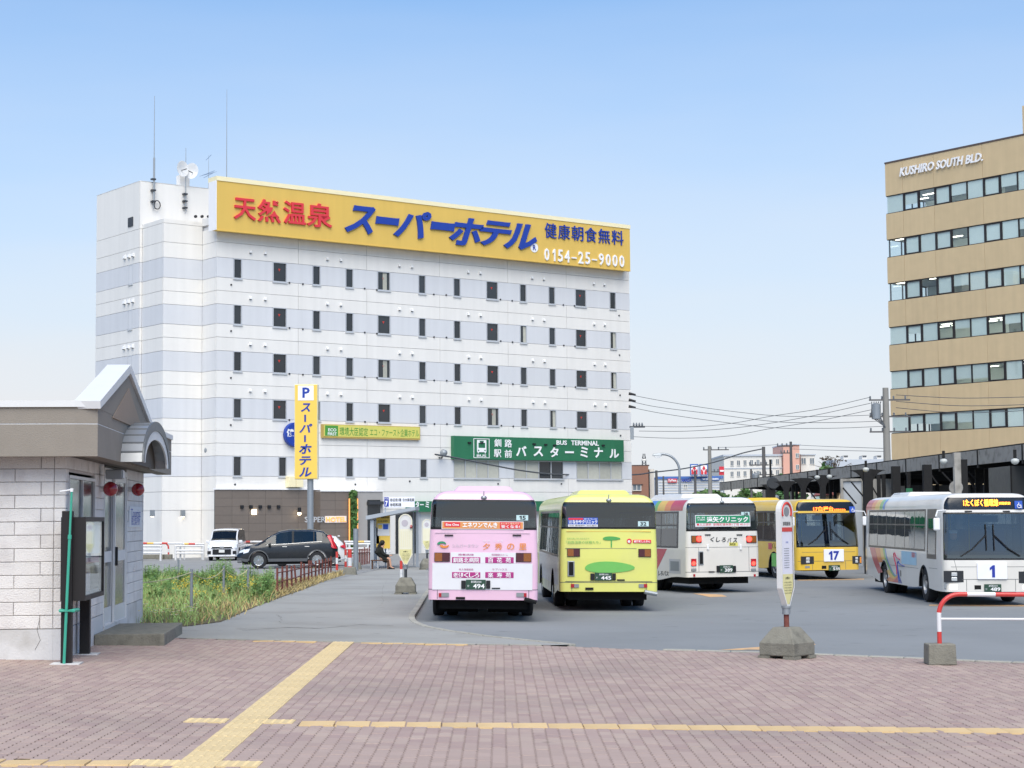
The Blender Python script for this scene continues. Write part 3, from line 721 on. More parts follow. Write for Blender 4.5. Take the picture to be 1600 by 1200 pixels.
letter('lettering', 'エコ・ファースト企業ホテル', 'leaf_green', es, ((x2 + x3) / 2, Ye - .016, zm), (1, 0, 0), (0, 0, 1), x3 - x2, .5, 0, .008)
# round blue sign half hidden behind the pole sign
bs = thing('round_sign', 'round dark blue sign on hotel wall half hidden behind the yellow pole sign', 'sign', fr=HF)
c = HF.px(462, 679, -.3); MB().lathe([(.75, -.06), (.78, 0), (.78, .25)], 28, 'Y', (c[0], -.3, c[1])).build('disc', 'letter_blue', bs)
letter('lettering', '健', 'letter_white', bs, (c[0] - .42, -.365, c[1] + .1), (1, 0, 0), (0, 0, 1), .55, .5, 0, .03)
# lower green fascia and route board at street level
lf = thing('street_fascia_sign', 'low green fascia sign with white katakana between shelter and pink bus', 'sign', fr=HF)
xa, za = HF.px(640, 782, -.5); xb, zb_ = HF.px(860, 796, -.5); MB().box(xa, xb, -.5, -.02, zb_ - .12, za - .05).build('board', 'sign_green', lf)
for s, px in (('タ', 652), ('ー', 659), ('ミ', 667.5)):
    c = HF.px(px, 788, -.5); letter('lettering', s, 'letter_white', lf, (c[0], -.506, c[1] - .02), (1, 0, 0), (0, 0, 1), .3, .07 if s == 'ー' else .42, .01, .03)
# glass doors at street level under the fascia
xa, za = HF.px(618, 798, -.02); xb, _ = HF.px(652, 798, -.02)
MB().box(xa, xb, -.06, -.005, 0, za).build('shopfront_glass', 'pane_dark', hotel); MB().box(xb, xb + .25, -.1, 0, 0, za).build('shopfront_post', 'alu', hotel)
# rooftop masts
def mast(name, label, px, y0, y1, ypl, r, extra=None, base_y=None):
    x, zt_ = HF.px(px, y0, ypl); _, zb2 = HF.px(px, y1, ypl); o = thing(name, label, 'antenna', loc=HF.M @ Vector((x, ypl, zb2)), rotz=HF.ang)
    MB().tube([(0, 0, 0), (0, 0, zt_ - zb2)], [r * .7, r * .25], 6).build('pole', 'galv', o); return o, zt_ - zb2
o, h = mast('antenna_mast', 'tall thin white whip antenna left of the dishes on the hotel roof', 241.5, 150, 326, yA - .15, .06)
MB().tube([(0, 0, 0), (0, 0, h * .45)], .065, 6).build('lower_pole', 'galv', o)
for t in (.08, .22, .36): MB().box(-.18, .1, -.1, .15, h * t * .7, h * t * .7 + .1).build('clamp', 'steel_dark', o)
MB().tube([(.2 + .22 * math.cos(a / 2), -.05, .25 + .28 * math.sin(a / 2)) for a in range(13)], .035, 5, closed=True).build('cable_loop', 'ink', o)
o, h = mast('antenna_mast', 'tall thin whip antenna rising behind the left end of the rooftop sign', 354.5, 140, 290, 2.0, .045)
o, h = mast('dish_mast', 'short roof mast carrying two round white dish antennas on the hotel', 290.5, 231, 330, yA - .15, .06)
def dish(px, py, yaw):
    x, z_ = HF.px(px, py, yA - .15); d = Fr((x, yA - .35, z_), yaw)
    mb = MB().lathe([(.02, .22), (.25, .18), (.48, .06), (.52, 0), (.50, 0.0), (.24, .13), (.02, .16)], 22, 'Y')
    ob = mb.build('dish', 'white_plastic', o, smooth=40); ob.location = HFo(o, (x, yA - .4, z_)); ob.rotation_euler = (0, 0, yaw)
    MB().tube([(0, .1, -.1), (0, -.35, -.05)], .03, 6).build('feed_arm', 'steel_dark', ob)
def HFo(o_, p): return o_.matrix_basis.inverted() @ (HF.M @ Vector(p))
dish(283, 264.5, R(18)); dish(296.5, 268, R(-62))
for t in (.05, .18, .32): MB().box(-.18, .1, -.1, .15, h * t * .8, h * t * .8 + .1).build('clamp', 'steel_dark', o)
x, z_ = HF.px(286.5, 283, yA + .5); MB().box(x - .35, x + .35, yA + .3, yA + .8, zA - .3, z_ + .35).build('roof_box', 'panel_white', hotel)
o, h = mast('tv_aerial', 'thin blue-grey television aerial beside the left end of the rooftop sign', 326, 242, 300, yA + 2, .03)
mat('aerial', '7f93ad', 0.5, metal=.3); 
for t, L_ in ((.92, .5), (.5, 1.0), (.44, .8)): MB().tube([(-L_ * .5, -.1, h * t - .2), (L_ * .5, .1, h * t + .25)], .02, 5).build('boom', 'aerial', o)
for k in range(7): MB().tube([(-.5 + k * .16, -.3, h * .5 - .2 + k * .055), (-.5 + k * .16, .3, h * .5 - .2 + k * .055)], .012, 4).build('element', 'aerial', o)
# ================================================================ OFFICE BLOCK ON THE RIGHT
mat('panel_tan', 'cdb792', 0.85, var=0.08, scale=1.2, streak=0.10, obj=0.02, bump=0.3, bscale=25, spec=.25)
mat('frame_black', '2a2628', 0.5)
mat('blind', 'e4ece8', 0.8, var=0.05, scale=2, obj=.06)
mat('room_wall', '8f9a9c', 0.9, var=.08)
mat('tube_light', 'f4f2e4', 0.5, emit=3.0)
mat('roof_dark', '5a4e4c', 0.7)
OF_PANE = glass('office_glass', (0.95, 0.98, 0.975), 0.02)
RF = Fr((at(1390.5, 600, 142).x, 142.0, 0), math.atan2(-0.796, 0.605))
office = thing('office_building', 'tan panelled office block with black-framed ribbon windows at right edge', 'building', fr=RF)
ROW = [(306, 335), (375, 403.5), (443, 471.5), (511.5, 540), (580, 608), (649.5, 679)]
RZ = [(RF.px(1388, a)[1], RF.px(1388, b)[1]) for a, b in ROW]
st = (RZ[0][0] - RZ[5][0]) / 5
RZ = [(RZ[0][0] - i * st, RZ[0][0] - i * st - 1.42) for i in range(8)]
xs0 = RF.px(1411, 320)[0]; pitch = (RF.px(1589, 290)[0] - xs0) / 7.0
NB = 15; rx = [0.02, xs0] + [xs0 + pitch * i for i in range(1, NB)]
XR = rx[-1]; rtop = RF.px(1384.5, 256)[1]
MB().box(.35, XR - .1, 4.5, 14, 0, rtop - .3).build('core', 'room_wall', office)
seams = [0, 1, 3, 6, 9, 12, 14]
def opanel(z0, z1):
    for a, b in zip(seams, seams[1:]):
        MB().box(rx[a] + .012 - (.02 if a == 0 else 0), rx[b] - .012, 0, .18, z0 + .008, z1 - .008).build('wall_panel', 'panel_tan', office)
    MB().box(0.0, .18, .19, 14, z0 + .008, z1 - .008).build('end_panel', 'panel_tan', office)
opanel(RZ[0][0], rtop)
MB().box(-.02, XR, -.04, 14, rtop, rtop + .12).build('roof_edge', 'roof_dark', office)
xr_ = RF.px(1598, 200, 3)[0]; MB().box(xr_, xr_ + 9, 3, 10, rtop + .12, rtop + 3.0).build('roof_house', 'panel_tan', office)
slab_m = MB().box(.2, XR, .2, 4.5, 0, .3)
lm = MB().box(-.6, .6, -.08, .08, -.04, 0).mesh('ceiling_light', 'tube_light')
for i in range(8):
    z1, z0 = RZ[i]
    if i < 7: opanel(RZ[i + 1][0], z0)
    else: opanel(0, z0)
    MB().box(.2, XR, .2, 4.5, z0 - .25, z0 - .02).build('floor_slab', 'room_wall', office)
    MB().box(.2, XR, .2, 4.5, z1 + .05, z1 + .2).build('ceiling', 'letter_white', office)
    if i < 7:
        for k in range(NB - 1):
            if rnd.random() < .8:
                for yy in (.9, 2.2, 3.4): 
                    if rnd.random() < .7: put('ceiling_light', lm, office, (rx[k] + .8, yy, z1 + .045))
    for k in range(len(rx) - 1):
        a, b = rx[k], rx[k + 1]; t = .05
        f = MB().box(a, b, .05, .16, z0, z0 + t); f.box(a, b, .05, .16, z1 - t, z1)
        if k: f.box(a - .045, a + .045, .045, .165, z0 + t, z1 - t)
        opening = (k in (1, 3, 6, 9))
        if opening:
            for q in ((a + .05, b - .05, z0 + t, z0 + t + .07), (a + .05, b - .05, z1 - t - .07, z1 - t)): f.box(q[0], q[1], .03, .14, q[2], q[3])
            for q in ((a + .05, a + .13), (b - .13, b - .05)): f.box(q[0], q[1], .03, .14, z0 + t + .07, z1 - t - .07)
        w_ = f.build('window', 'frame_black', office)
        MB().box(a + .02, b - .02, .10, .112, z0 + t * .6, z1 - t * .6).build('pane', OF_PANE, w_)
        r_ = rnd.random(); full = r_ < .56; part = .56 <= r_ < .80
        if k == 0: full = i in (0, 3, 4, 5); part = False
        if full or part:
            zz = z0 + t if full else z0 + rnd.uniform(.3, .75)
            MB().box(a + .05, b - .05, .128, .136, zz, z1 - .03).build('blind', 'blind', w_)
    f = MB().box(.05, .14, .2, 4.5, z0, z0 + .05); f.box(.05, .14, .2, 4.5, z1 - .05, z1)
    for q in range(4): f.box(.05, .14, .2 + q * 1.4, .28 + q * 1.4, z0 + .05, z1 - .05)
    w_ = f.build('window', 'frame_black', office); MB().box(.09, .1, .25, 4.5, z0 + .05, z1 - .05).build('pane', OF_PANE, w_)
    MB().box(.2, 8, 4.49, 4.5, z0, z1).build('back_wall', 'blind', office)
ow = thing('roof_lettering', 'white italic latin lettering high on the tan office block', 'sign', fr=RF)
for s, xa, ya, xb, yb, hh in (('KUSHIRO', 1407, 268.5, 1461, 260, 15.5), ('SOUTH', 1464, 257.5, 1507, 251.5, 15.5), ('BLD.', 1510, 250.5, 1537, 244.5, 15.5)):
    a = RF.px(xa, ya); b = RF.px(xb, yb); h_ = RF.px(xa, ya - hh / 2)[1] - RF.px(xa, ya + hh / 2)[1]
    letter('letters', s, 'letter_white', ow, ((a[0] + b[0]) / 2, -.06, (a[1] + b[1]) / 2), (1, 0, 0), (0, 0, 1), b[0] - a[0], h_ * .88, .1, .02, .25)

# ================================================================ FAR BUILDINGS BETWEEN
mat('brick_far', '97705f', 0.85, var=0.08, scale=1); mat('far_white', 'ddd9d2', 0.85, var=0.03, scale=.2, streak=.05); mat('far_pink', 'd9a795', 0.85, var=0.04, scale=.3)
mat('far_pane', '6f7880', 0.25, var=.15, scale=1, obj=.2, spec=.6); mat('far_grey', 'b9bfc8', 0.8, var=.04, scale=.3); mat('far_blue', '4a6fb0', 0.6); mat('far_roof', '9a5a54', 0.8); mat('sign_red', 'cf3846', 0.5)
def fbox(Y, x0, y0, x1, y1, name, m, parent, depth=12.0, o=None, dz0=None):
    a = at(x0, y0, Y); b = at(x1, y1, Y); z0 = dz0 if dz0 is not None else b.z
    return MB().box(a.x, b.x, Y, Y + depth, z0, a.z).build(name, m, parent)
def fwin(Y, rects, parent, m='far_pane', fm='far_white'):
    for x0, y0, x1, y1 in rects:
        a = at(x0, y0, Y); b = at(x1, y1, Y); t = .06
        f = MB().box(a.x - t, b.x + t, Y - .12, Y - .01, b.z - t, b.z); f.box(a.x - t, b.x + t, Y - .05, Y - .01, a.z, a.z + t); f.box(a.x - t, a.x, Y - .05, Y - .01, b.z, a.z); f.box(b.x, b.x + t, Y - .05, Y - .01, b.z, a.z)
        xm = (a.x + b.x) / 2; f.box(xm - .03, xm + .03, Y - .045, Y - .01, b.z, a.z)
        w_ = f.build('window', fm, parent); MB().box(a.x, b.x, Y - .02, Y - .004, b.z, a.z).build('pane', m, w_)
bb = thing('brick_building', 'small brown brick building just right of the hotel', 'building', (0, 0, 0))
fbox(165, 980, 728, 1014, 800, 'wall', 'brick_far', bb, 9, dz0=0); fbox(165, 979, 726.5, 1014.6, 728, 'parapet', 'roof_dark', bb, 9.1); fwin(165, [(989, 758, 1001, 766)], bb)
fbox(164.9, 988, 756.4, 1004.5, 757.5, 'window_hood', 'roof_dark', bb, .1)
fbox(166, 1014.6, 733, 1023, 800, 'wall', 'far_white', bb, 6, dz0=0); fbox(165.2, 1014, 735, 1016, 800, 'drainpipe', 'steel_dark', bb, .2, dz0=0)
tw = thing('lattice_tower', 'distant dark lattice mast behind the brick building roof', 'tower', at(1007.3, 790, 600))
base = at(1007.3, 790, 600)
h0 = at(1007.3, 709, 600).z - base.z
for sx, sy in ((-1, -1), (1, -1), (1, 1), (-1, 1)): MB().tube([(sx * 1.9, sy * 1.9, -base.z), (sx * .6, sy * .6, h0 * .8), (sx * .25, sy * .25, h0)], .13, 4).build('leg', 'steel_dark', tw)
for k in range(8): 
    t = .25 + k * .09; rr = max(.5, 1.7 - 1.35 * t); z_ = h0 * t; MB().tube([(-rr, -rr, z_), (rr, -rr, z_ + 1), (rr, rr, z_), (-rr, rr, z_ + 1), (-rr, -rr, z_)], .09, 4).build('brace', 'steel_dark', tw)
MB().lathe([(.8, h0 * .86), (.9, h0 * .87), (.8, h0 * .90)], 10).build('platform', 'far_white', tw)
ys = thing('store_building', 'long grey store with blue roof edge and red and blue lettering', 'building', (0, 0, 0)); YY = 255.0
fbox(YY, 1028, 747, 1130, 800, 'wall', 'far_grey', ys, 30, dz0=0); fbox(YY - .15, 1028, 744.6, 1130, 747.5, 'roof_edge', 'far_blue', ys, 30.3)
for k in range(9):
    fbox(YY - .06, 1029, 752.5 + k * 4.2, 1129.5, 752.9 + k * 4.2, 'cladding_rail', 'far_white', ys, .05)
fwin(YY, [(1068.5, 756.5, 1073.5, 763)], ys)
fbox(YY - .3, 1043.5, 748, 1057.5, 753.8, 'sign_panel', 'sign_red', ys, .2)
def ftext(Y, s, x0, y0, x1, y1, m, parent, bold=.03, nm='lettering'):
    a = at(x0, y0, Y); b = at(x1, y1, Y); letter(nm, s, m, parent, ((a.x + b.x) / 2, Y, (a.z + b.z) / 2), (1, 0, 0), (0, 0, 1), b.x - a.x, a.z - b.z, .02, bold)
ftext(YY - .33, 'DyPlaza', 1044.5, 748.8, 1056.6, 753.2, 'letter_white', ys); ftext(YY - .3, 'YAMADA', 1062, 748, 1080.8, 753, 'letter_blue', ys, .05)
fbox(YY - .3, 1095.5, 745, 1124, 750.5, 'sign_panel', 'far_blue', ys, .2); ftext(YY - .33, 'web.com', 1097, 746, 1122.5, 749.8, 'letter_white', ys)
for k, x0 in enumerate((1078.5, 1093.3)):
    lb = ['square white rooftop sign with red figure and blue rim, left of two', 'square white rooftop sign with red figure and blue rim, right of two'][k]
    s_ = thing('logo_sign', lb, 'sign', (0, 0, 0), group='twin logo signs on the store roof'); Ys = YY - 1 
    fbox(Ys, x0, 725, x0 + 13, 743, 'rim', 'far_blue', s_, .6); fbox(Ys - .06, x0 + 1.3, 727, x0 + 11.7, 741.6, 'face', 'letter_white', s_, .05)
    cx = x0 + 6.5
    def P(x, y): p = at(x, y, Ys - .07); return (p.x, p.y, p.z)
    MB().slab([P(cx - 2.4, 731.8), P(cx, 735), P(cx + 2.4, 731.8), P(cx + .3, 727.8), P(cx - .3, 727.8)], (0, -.05, 0)).build('emblem', 'sign_red', s_)
    MB().slab([P(cx - 4.6, 741), P(cx - .9, 741), P(cx - .7, 737.6), P(cx - 3.2, 733), P(cx - 4.6, 734)], (0, -.05, 0)).build('emblem', 'sign_red', s_)
    MB().slab([P(cx + .9, 741), P(cx + 4.6, 741), P(cx + 4.6, 734), P(cx + 3.2, 733), P(cx + .7, 737.6)], (0, -.05, 0)).build('emblem', 'sign_red', s_)
    for q in (3, 10): fbox(Ys + .2, x0 + q - .3, 743, x0 + q + .3, 747, 'strut', 'steel_dark', s_, .2)
rsn = thing('banner_sign', 'small red vertical sign with white line left of the pale apartment block', 'sign', (0, 0, 0))
fbox(235, 1124, 729, 1131.6, 742, 'panel', 'sign_red', rsn, .5); fbox(234.9, 1125, 734.5, 1131, 737, 'stripe', 'letter_white', rsn, .05); fbox(235.1, 1127.2, 742, 1128.2, 790, 'post', 'galv', rsn, .3, dz0=0)
ab = thing('apartment_block', 'pale four-storey apartment block with salmon pink stair tower far off', 'building', (0, 0, 0)); YA = 300.0
fbox(YA, 1131, 711.5, 1223, 800, 'wall', 'far_white', ab, 20, dz0=0); fbox(YA - .2, 1130, 710.3, 1223, 712.3, 'roof_edge', 'far_grey', ab, 20.5)
fbox(YA - 1, 1223.5, 695, 1251, 800, 'stair_tower', 'far_pink', ab, 12, dz0=0); fbox(YA - 1.2, 1223, 694, 1251.4, 695.3, 'tower_edge', 'far_grey', ab, 12.4)
fbox(YA + 1, 1251, 710.5, 1275, 800, 'wing', 'far_white', ab, 20, dz0=0); fbox(YA + .8, 1251, 709.6, 1275.4, 711, 'roof_edge', 'far_grey', ab, 20.4)
for r0 in (720, 737, 753.5): fwin(YA, [(1141.5 + k * 10.15, r0 - k * .35, 1146 + k * 10.15, r0 + 7.5 - k * .35) for k in range(8)], ab)
fwin(YA - 1, [(1243.5, 708.5, 1248, 715), (1243.8, 726.5, 1248.2, 733)], ab); fwin(YA + 1, [(1252, 716, 1259, 725), (1265.5, 716, 1272, 725), (1267, 770, 1274, 777)], ab)
fbox(YA - .1, 1132, 731.2, 1223, 731.7, 'floor_line', 'far_grey', ab, .08)
hb = thing('hill_apartments', 'faint pale apartment row on a low hill behind the station canopy', 'building', (0, 0, 0))
fbox(420, 1302, 718, 1410, 800, 'wall', 'far_grey', hb, 15, dz0=0)
for x in (1318, 1347, 1370): fbox(421, x, 712.5, x + 7, 719, 'roof_tank', 'far_white', hb, 4); fbox(420.8, x + 1, 711.8, x + 7, 713.5, 'tank_cap', 'steel_dark', hb, 4)
sh = thing('gabled_house', 'small beige house with red gabled roof seen under the canopy', 'house', (0, 0, 0)); Yh = 130.0
def P(x, y, Y=Yh): p = at(x, y, Y); return (p.x, p.y, p.z)
MB().slab([P(1303, 800), P(1370, 800), P(1370, 767), P(1316, 762)], (0, 8, 0)).build('wall', 'panel_tan', sh)
MB().slab([P(1300, 772), P(1316, 754), P(1318, 756), P(1302, 774)], (0, 8, 0)).build('roof', 'far_roof', sh); MB().slab([P(1316, 754), P(1376, 770), P(1376, 773), P(1316, 757)], (0, 8, 0)).build('roof', 'far_roof', sh)
wr = thing('white_shed', 'white low building with grey sloped roof under the canopy right', 'building', (0, 0, 0))
MB().slab([P(1355, 800, 120), P(1398, 800, 120), P(1398, 752, 120), P(1355, 749, 120)], (0, 6, 0)).build('wall', 'far_white', wr); MB().slab([P(1353, 750, 119), P(1372, 764, 119), P(1372, 767, 119), P(1353, 753, 119)], (0, 7, 0)).build('roof', 'far_roof', wr)
fwin(120, [(1376, 776, 1386, 786)], wr)

# ---- foliage helper: clumps of leaf faces
mat('leaf_tree', '5f7d4a', 0.75, var=0.25, scale=2, island=0.30, huevar=.02); mat('leaf_dark', '4c6b42', 0.75, var=0.25, scale=2, island=0.3, huevar=.02); mat('bark', '5d5349', 0.9, var=.2, scale=6)
def crown(c, rx, ry, rz, n, s, m, parent, name='crown', k=9):
    mb = MB(); cl = []
    for _ in range(k):
        a = rnd.uniform(0, 6.28); u = rnd.uniform(-1, 1); q = math.sqrt(1 - u * u) * rnd.uniform(.3, .75)
        cl.append((c[0] + rx * q * math.cos(a), c[1] + ry * q * math.sin(a), c[2] + rz * u * .65, rnd.uniform(.3, .5)))
    for _ in range(n):
        x, y, z, r = rnd.choice(cl); d = Vector((rnd.gauss(0, 1), rnd.gauss(0, 1), rnd.gauss(0, 1))).normalized() * (rnd.random() ** .4) * r
        p = Vector((x + d.x * rx, y + d.y * ry, z + d.z * rz)); a = Vector((rnd.gauss(0, 1), rnd.gauss(0, 1), rnd.gauss(0, .6))).normalized() * s * rnd.uniform(.6, 1.3)
        b = a.cross(Vector((rnd.gauss(0, 1), rnd.gauss(0, 1), rnd.gauss(0, 1)))).normalized() * s * rnd.uniform(.4, .8)
        mb.add([p - a, p + b, p + a, p - b], [(0, 1, 2, 3)])
    return mb.build(name, m, parent)
def far_tree(name, lb, px, py, Y, rw, rh, n=900, s=.35, m='leaf_tree', cat='shrub', grp='shrubs in front of the apartment block'):
    p = at(px, py, Y); o = thing(name, lb, cat, (p.x, p.y, 0), group=grp)
    MB().tube([(0, 0, 0), (.1, 0, p.z * .6), (0, 0, p.z)], [.22, .16, .06], 7).build('trunk', 'bark', o)
    for a in range(4): MB().tube([(0, 0, p.z * .45), (math.cos(a * 1.6) * rw * .5, math.sin(a * 1.6) * rw * .5, p.z + rh * .2)], [.1, .03], 5).build('limb', 'bark', o)
    crown((0, 0, p.z), rw, rw * .8, rh, n, s, m, o)
far_tree('round_shrub', 'round green shrub in front of the pale apartment block, leftmost', 1160, 777, 200, 2.2, 1.3, 1100)
far_tree('round_shrub', 'green shrub right of the leftmost one, above the white bus roof', 1176, 777, 196, 1.6, 1.2, 800)
far_tree('dark_tree', 'dark green tree seen between the canopy posts', 1222, 770, 190, 1.4, 2.2, 900, m='leaf_dark')
far_tree('dark_tree', 'green tree between canopy post and white board', 1292, 768, 160, 0.9, 2.4, 800, m='leaf_tree')
far_tree('dark_tree', 'small dark shrub behind the yellow bus roof', 1247, 780, 180, 1.6, 1.0, 600, m='leaf_dark')
far_tree('low_shrub', 'low shrub at the foot of the utility pole by the store', 1108, 773, 225, 2.6, .7, 600)
bt = thing('bare_tree', 'thin dark twiggy tree above the canopy roof', 'tree', (at(1304, 790, 240).x, 240, 0)); hz = at(1304, 716, 240).z
MB().tube([(0, 0, 0), (0, 0, hz * .8)], [.3, .1], 6).build('trunk', 'bark', bt)
for k in range(14): 
    a = rnd.uniform(-1.3, 1.3); MB().tube([(0, 0, hz * .7), (math.sin(a) * 1.5, rnd.uniform(-1, 1), hz * .86 + math.cos(a) * .5), (math.sin(a) * 2.8, rnd.uniform(-1, 1), hz * .88 + math.cos(a) * 1.1)], [.08, .05, .02], 4).build('limb', 'bark', bt)
crown((0, 0, hz * .97), 2.4, 1.4, .8, 90, .2, 'bark', bt)
hl = MB()
prev = None
for i in range(60):
    x = -900 + i * 32; h_ = 14 + 7 * math.sin(i * .7) + 4 * math.sin(i * 1.9)
    v = [(x, 1500, -1), (x, 1500, h_), (x, 1900, h_ * 1.1)]
    o = len(hl.v); hl.v += v
    if i: hl.f += [(o - 3, o, o + 1, o - 2), (o - 2, o + 1, o + 2, o - 1)]
mat('hill_green', '8fa39a', 0.9, var=.1, scale=.01); struct(hl.build('hills', 'hill_green'))

# ================================================================ POLES AND WIRES
mat('pole_concrete', '8d8b86', 0.85, var=.08, scale=3); mat('pole_dark', '5f5e5f', 0.7, var=.1); mat('wire', '4d5157', 0.6); mat('porcelain', '6a7077', 0.4)
def upole(name, lb, px, ytop, Y, r=.17, arms=(), m='pole_concrete', cat='utility pole'):
    p = at(px, ytop, Y); o = thing(name, lb, cat, (p.x, Y, -0.75)); h_ = p.z + .75
    MB().tube([(0, 0, 0), (0, 0, h_)], [r * 1.25, r * .8], 10).build('pole', m, o, smooth=50)
    for (dz, a, b) in arms:
        ar = MB().box(-a, b, -.05, .05, h_ - dz - .05, h_ - dz + .05).build('crossarm', 'pole_dark', o)
        for k in range(4):
            x = -a + (a + b) * (k + .1) / 3.5; MB().lathe([(.03, 0), (.07, .04), (.05, .12), (.07, .16), (.03, .22)], 8, 'Z', (x, 0, h_ - dz + .05)).build('insulator', 'porcelain', ar)
    return o, h_
upole('utility_pole', 'slim grey utility pole with crossarm left of the red banner sign', 1108.5, 697, 170, .2, ((.35, .6, 1.8), (2.4, .3, .9)))
po, ph_ = upole('utility_pole', 'dark utility pole with transformer cans before the apartment block', 1193, 698, 150, .17, ((1.5, 1.2, .4), (2.3, .8, .8)), 'pole_dark')
for dx, dz in ((.75, 3.2), (-.7, 2.6), (.9, 4.4)): 
    ob = MB().lathe([(.05, 0), (.28, .05), (.3, .8), (.2, .9), (.05, .95)], 12, 'Z', (dx, -.1, ph_ - dz - .5)).build('transformer', 'galv', po, smooth=40)
upole('utility_pole', 'brown pole crossing the salmon pink stair tower', 1235.5, 690, 160, .14, ((.4, 1.2, .2), (1.0, .9, .1)), 'pole_dark')
o, h = upole('utility_pole', 'tall concrete utility pole beside the tan office block', 1383.5, 606, 120, .24, ((.8, 1.1, 1.6), (1.9, 1.1, 1.6), (2.9, 1.1, 1.6)))
ob = MB().lathe([(.05, 0), (.3, .05), (.32, 1.0), (.1, 1.1)], 12, 'Z', (-.65, 0, h - 2.1)).build('transformer', 'galv', o, smooth=40)
for k in range(5): MB().tube([(-.3 - k * .15, .1, h - .9), (-.6 - k * .1, -.1, h - 1.5 - k * .1), (-.1, -.2, h - 2.6)], .03, 5).build('jumper_wire', 'wire', o)
upole('slim_pole', 'thin dark pole standing before the apartment block, left of the transformer pole', 1173.5, 733, 140, .1, (), 'pole_dark', 'pole')
upole('slim_pole', 'dark pole in front of the left logo sign', 1086, 735, 150, .12, (), 'pole_dark', 'pole')
upole('slim_pole', 'dark post at the right edge of the brick building', 1025.5, 735, 140, .12, (), 'pole_dark', 'pole')
upole('slim_pole', 'short dark post between brick building and store', 1036.5, 744, 140, .08, (), 'pole_dark', 'pole')
# street lamp with swan neck
p = at(1062, 760, 105); lo = thing('street_lamp', 'grey swan-neck street lamp right of the brick building', 'street lamp', (p.x, 105, -.75))
zt = at(1045, 709.5, 105).z + .75; pxm = 105 / FPX
MB().tube([(0, 0, 0), (0, 0, zt - 1.0)] + [(-.95 + .95 * math.cos(a), 0, zt - 1.0 + 1.0 * math.sin(a)) for a in [i * .157 for i in range(1, 11)]] + [(-1.1, 0, zt)], [.1] + [.07] * 12, 8).build('pole', 'galv', lo, smooth=60)
MB().hexa([(-1.55, -.1, zt - .1), (-1.0, -.12, zt - .12), (-1.0, .12, zt - .12), (-1.55, .1, zt - .1), (-1.5, -.06, zt + .03), (-1.05, -.07, zt + .07), (-1.05, .07, zt + .07), (-1.5, .06, zt + .03)]).build('lamp_head', 'galv', lo, bevel=.03)
MB().hexa([(-1.35, -.1, zt - .2), (-1.05, -.1, zt - .2), (-1.05, .1, zt - .2), (-1.35, .1, zt - .2), (-1.45, -.1, zt - .12), (-1.02, -.11, zt - .12), (-1.02, .11, zt - .12), (-1.45, .1, zt - .12)]).build('lens', 'white_plastic', lo)
# wires: through photo points, each with its own depth run
def wire(pts, Y0, Y1, lb, r=.017, grp='overhead wires between the hotel and the poles'):
    n = len(pts); P = [at(x, y, Y0 + (Y1 - Y0) * (x - pts[0][0]) / (pts[-1][0] - pts[0][0])) for x, y in pts]
    Q = []
    for i in range(n - 1):
        p0, p1, p2, p3 = P[max(0, i - 1)], P[i], P[i + 1], P[min(n - 1, i + 2)]
        for k in range(6):
            t = k / 6; Q.append(p1 * (1 + 2 * t ** 3 - 3 * t * t) + p2 * (3 * t * t - 2 * t ** 3) + (p2 - p0) * .5 * (t ** 3 - 2 * t * t + t) + (p3 - p1) * .5 * (t ** 3 - t * t))
    Q.append(P[-1]); return tag(MB().tube(Q, r, 4, caps=False).build('overhead_wire', 'wire'), lb, 'wire', grp)
def zz(l): return [(980 + x / 3.81, 590 + y / 3.81) for x, y in l]
LB = 'thin dark overhead wire sagging across the pale sky'
wire(zz([(28, 104), (205, 138), (500, 185), (855, 225), (1130, 232), (1380, 226), (1560, 217)]), 128, 124, 'upper of three long wires leaving the right edge of the hotel')
wire(zz([(28, 143), (180, 175), (500, 215), (880, 262), (1130, 268), (1380, 264), (1560, 255)]), 128, 124, 'middle of three long wires leaving the right edge of the hotel')
wire(zz([(28, 178), (200, 212), (500, 256), (865, 298), (1130, 302), (1310, 299), (1560, 288)]), 128, 124, 'lower of three long wires leaving the right edge of the hotel')
wire(zz([(95, 290), (400, 292), (650, 268), (855, 230), (1150, 185), (1450, 116)]), 128, 120, 'top wire rising from the wire bracket to the tall concrete pole')
wire(zz([(70, 318), (350, 319), (650, 298), (900, 264), (1150, 218), (1450, 152)]), 128, 120, 'middle wire rising from below the wire bracket to the tall concrete pole')
wire(zz([(40, 352), (300, 361), (600, 348), (860, 302), (1150, 255), (1450, 192)]), 128, 120, 'lowest wire rising from the hotel edge to the tall concrete pole')
wire(zz([(540, 415), (700, 412), (900, 398)]), 170, 160, 'short wire from the slim crossarm pole to the pole at the salmon tower'); wire(zz([(985, 400), (1200, 410), (1550, 422)]), 160, 120, 'upper faint wire running right from the salmon tower pole'); wire(zz([(985, 425), (1200, 432), (1550, 440)]), 160, 120, 'lower faint wire running right from the salmon tower pole')
wire([(680, 710), (715, 716), (760, 725), (820, 736), (880, 741.5), (985, 742), (1020, 738), (1060, 733.5), (1086, 729)], 109, 150, 'thick black cable sagging across the hotel front below the green sign', .05, None)
wire([(1086, 729), (1120, 721), (1160, 708), (1193, 701)], 150, 150, 'black cable rising from the dark pole to the transformer pole', .05, None)
wire([(1400, 617), (1500, 622), (1610, 620)], 119, 118, 'upper of three wires crossing the tan office front', .02, None); wire([(1400, 627), (1500, 634), (1610, 632)], 119, 118, 'middle of three wires crossing the tan office front', .02, None); wire([(1400, 637), (1500, 645), (1610, 641)], 119, 118, 'lowest of three wires crossing the tan office front', .02, None)
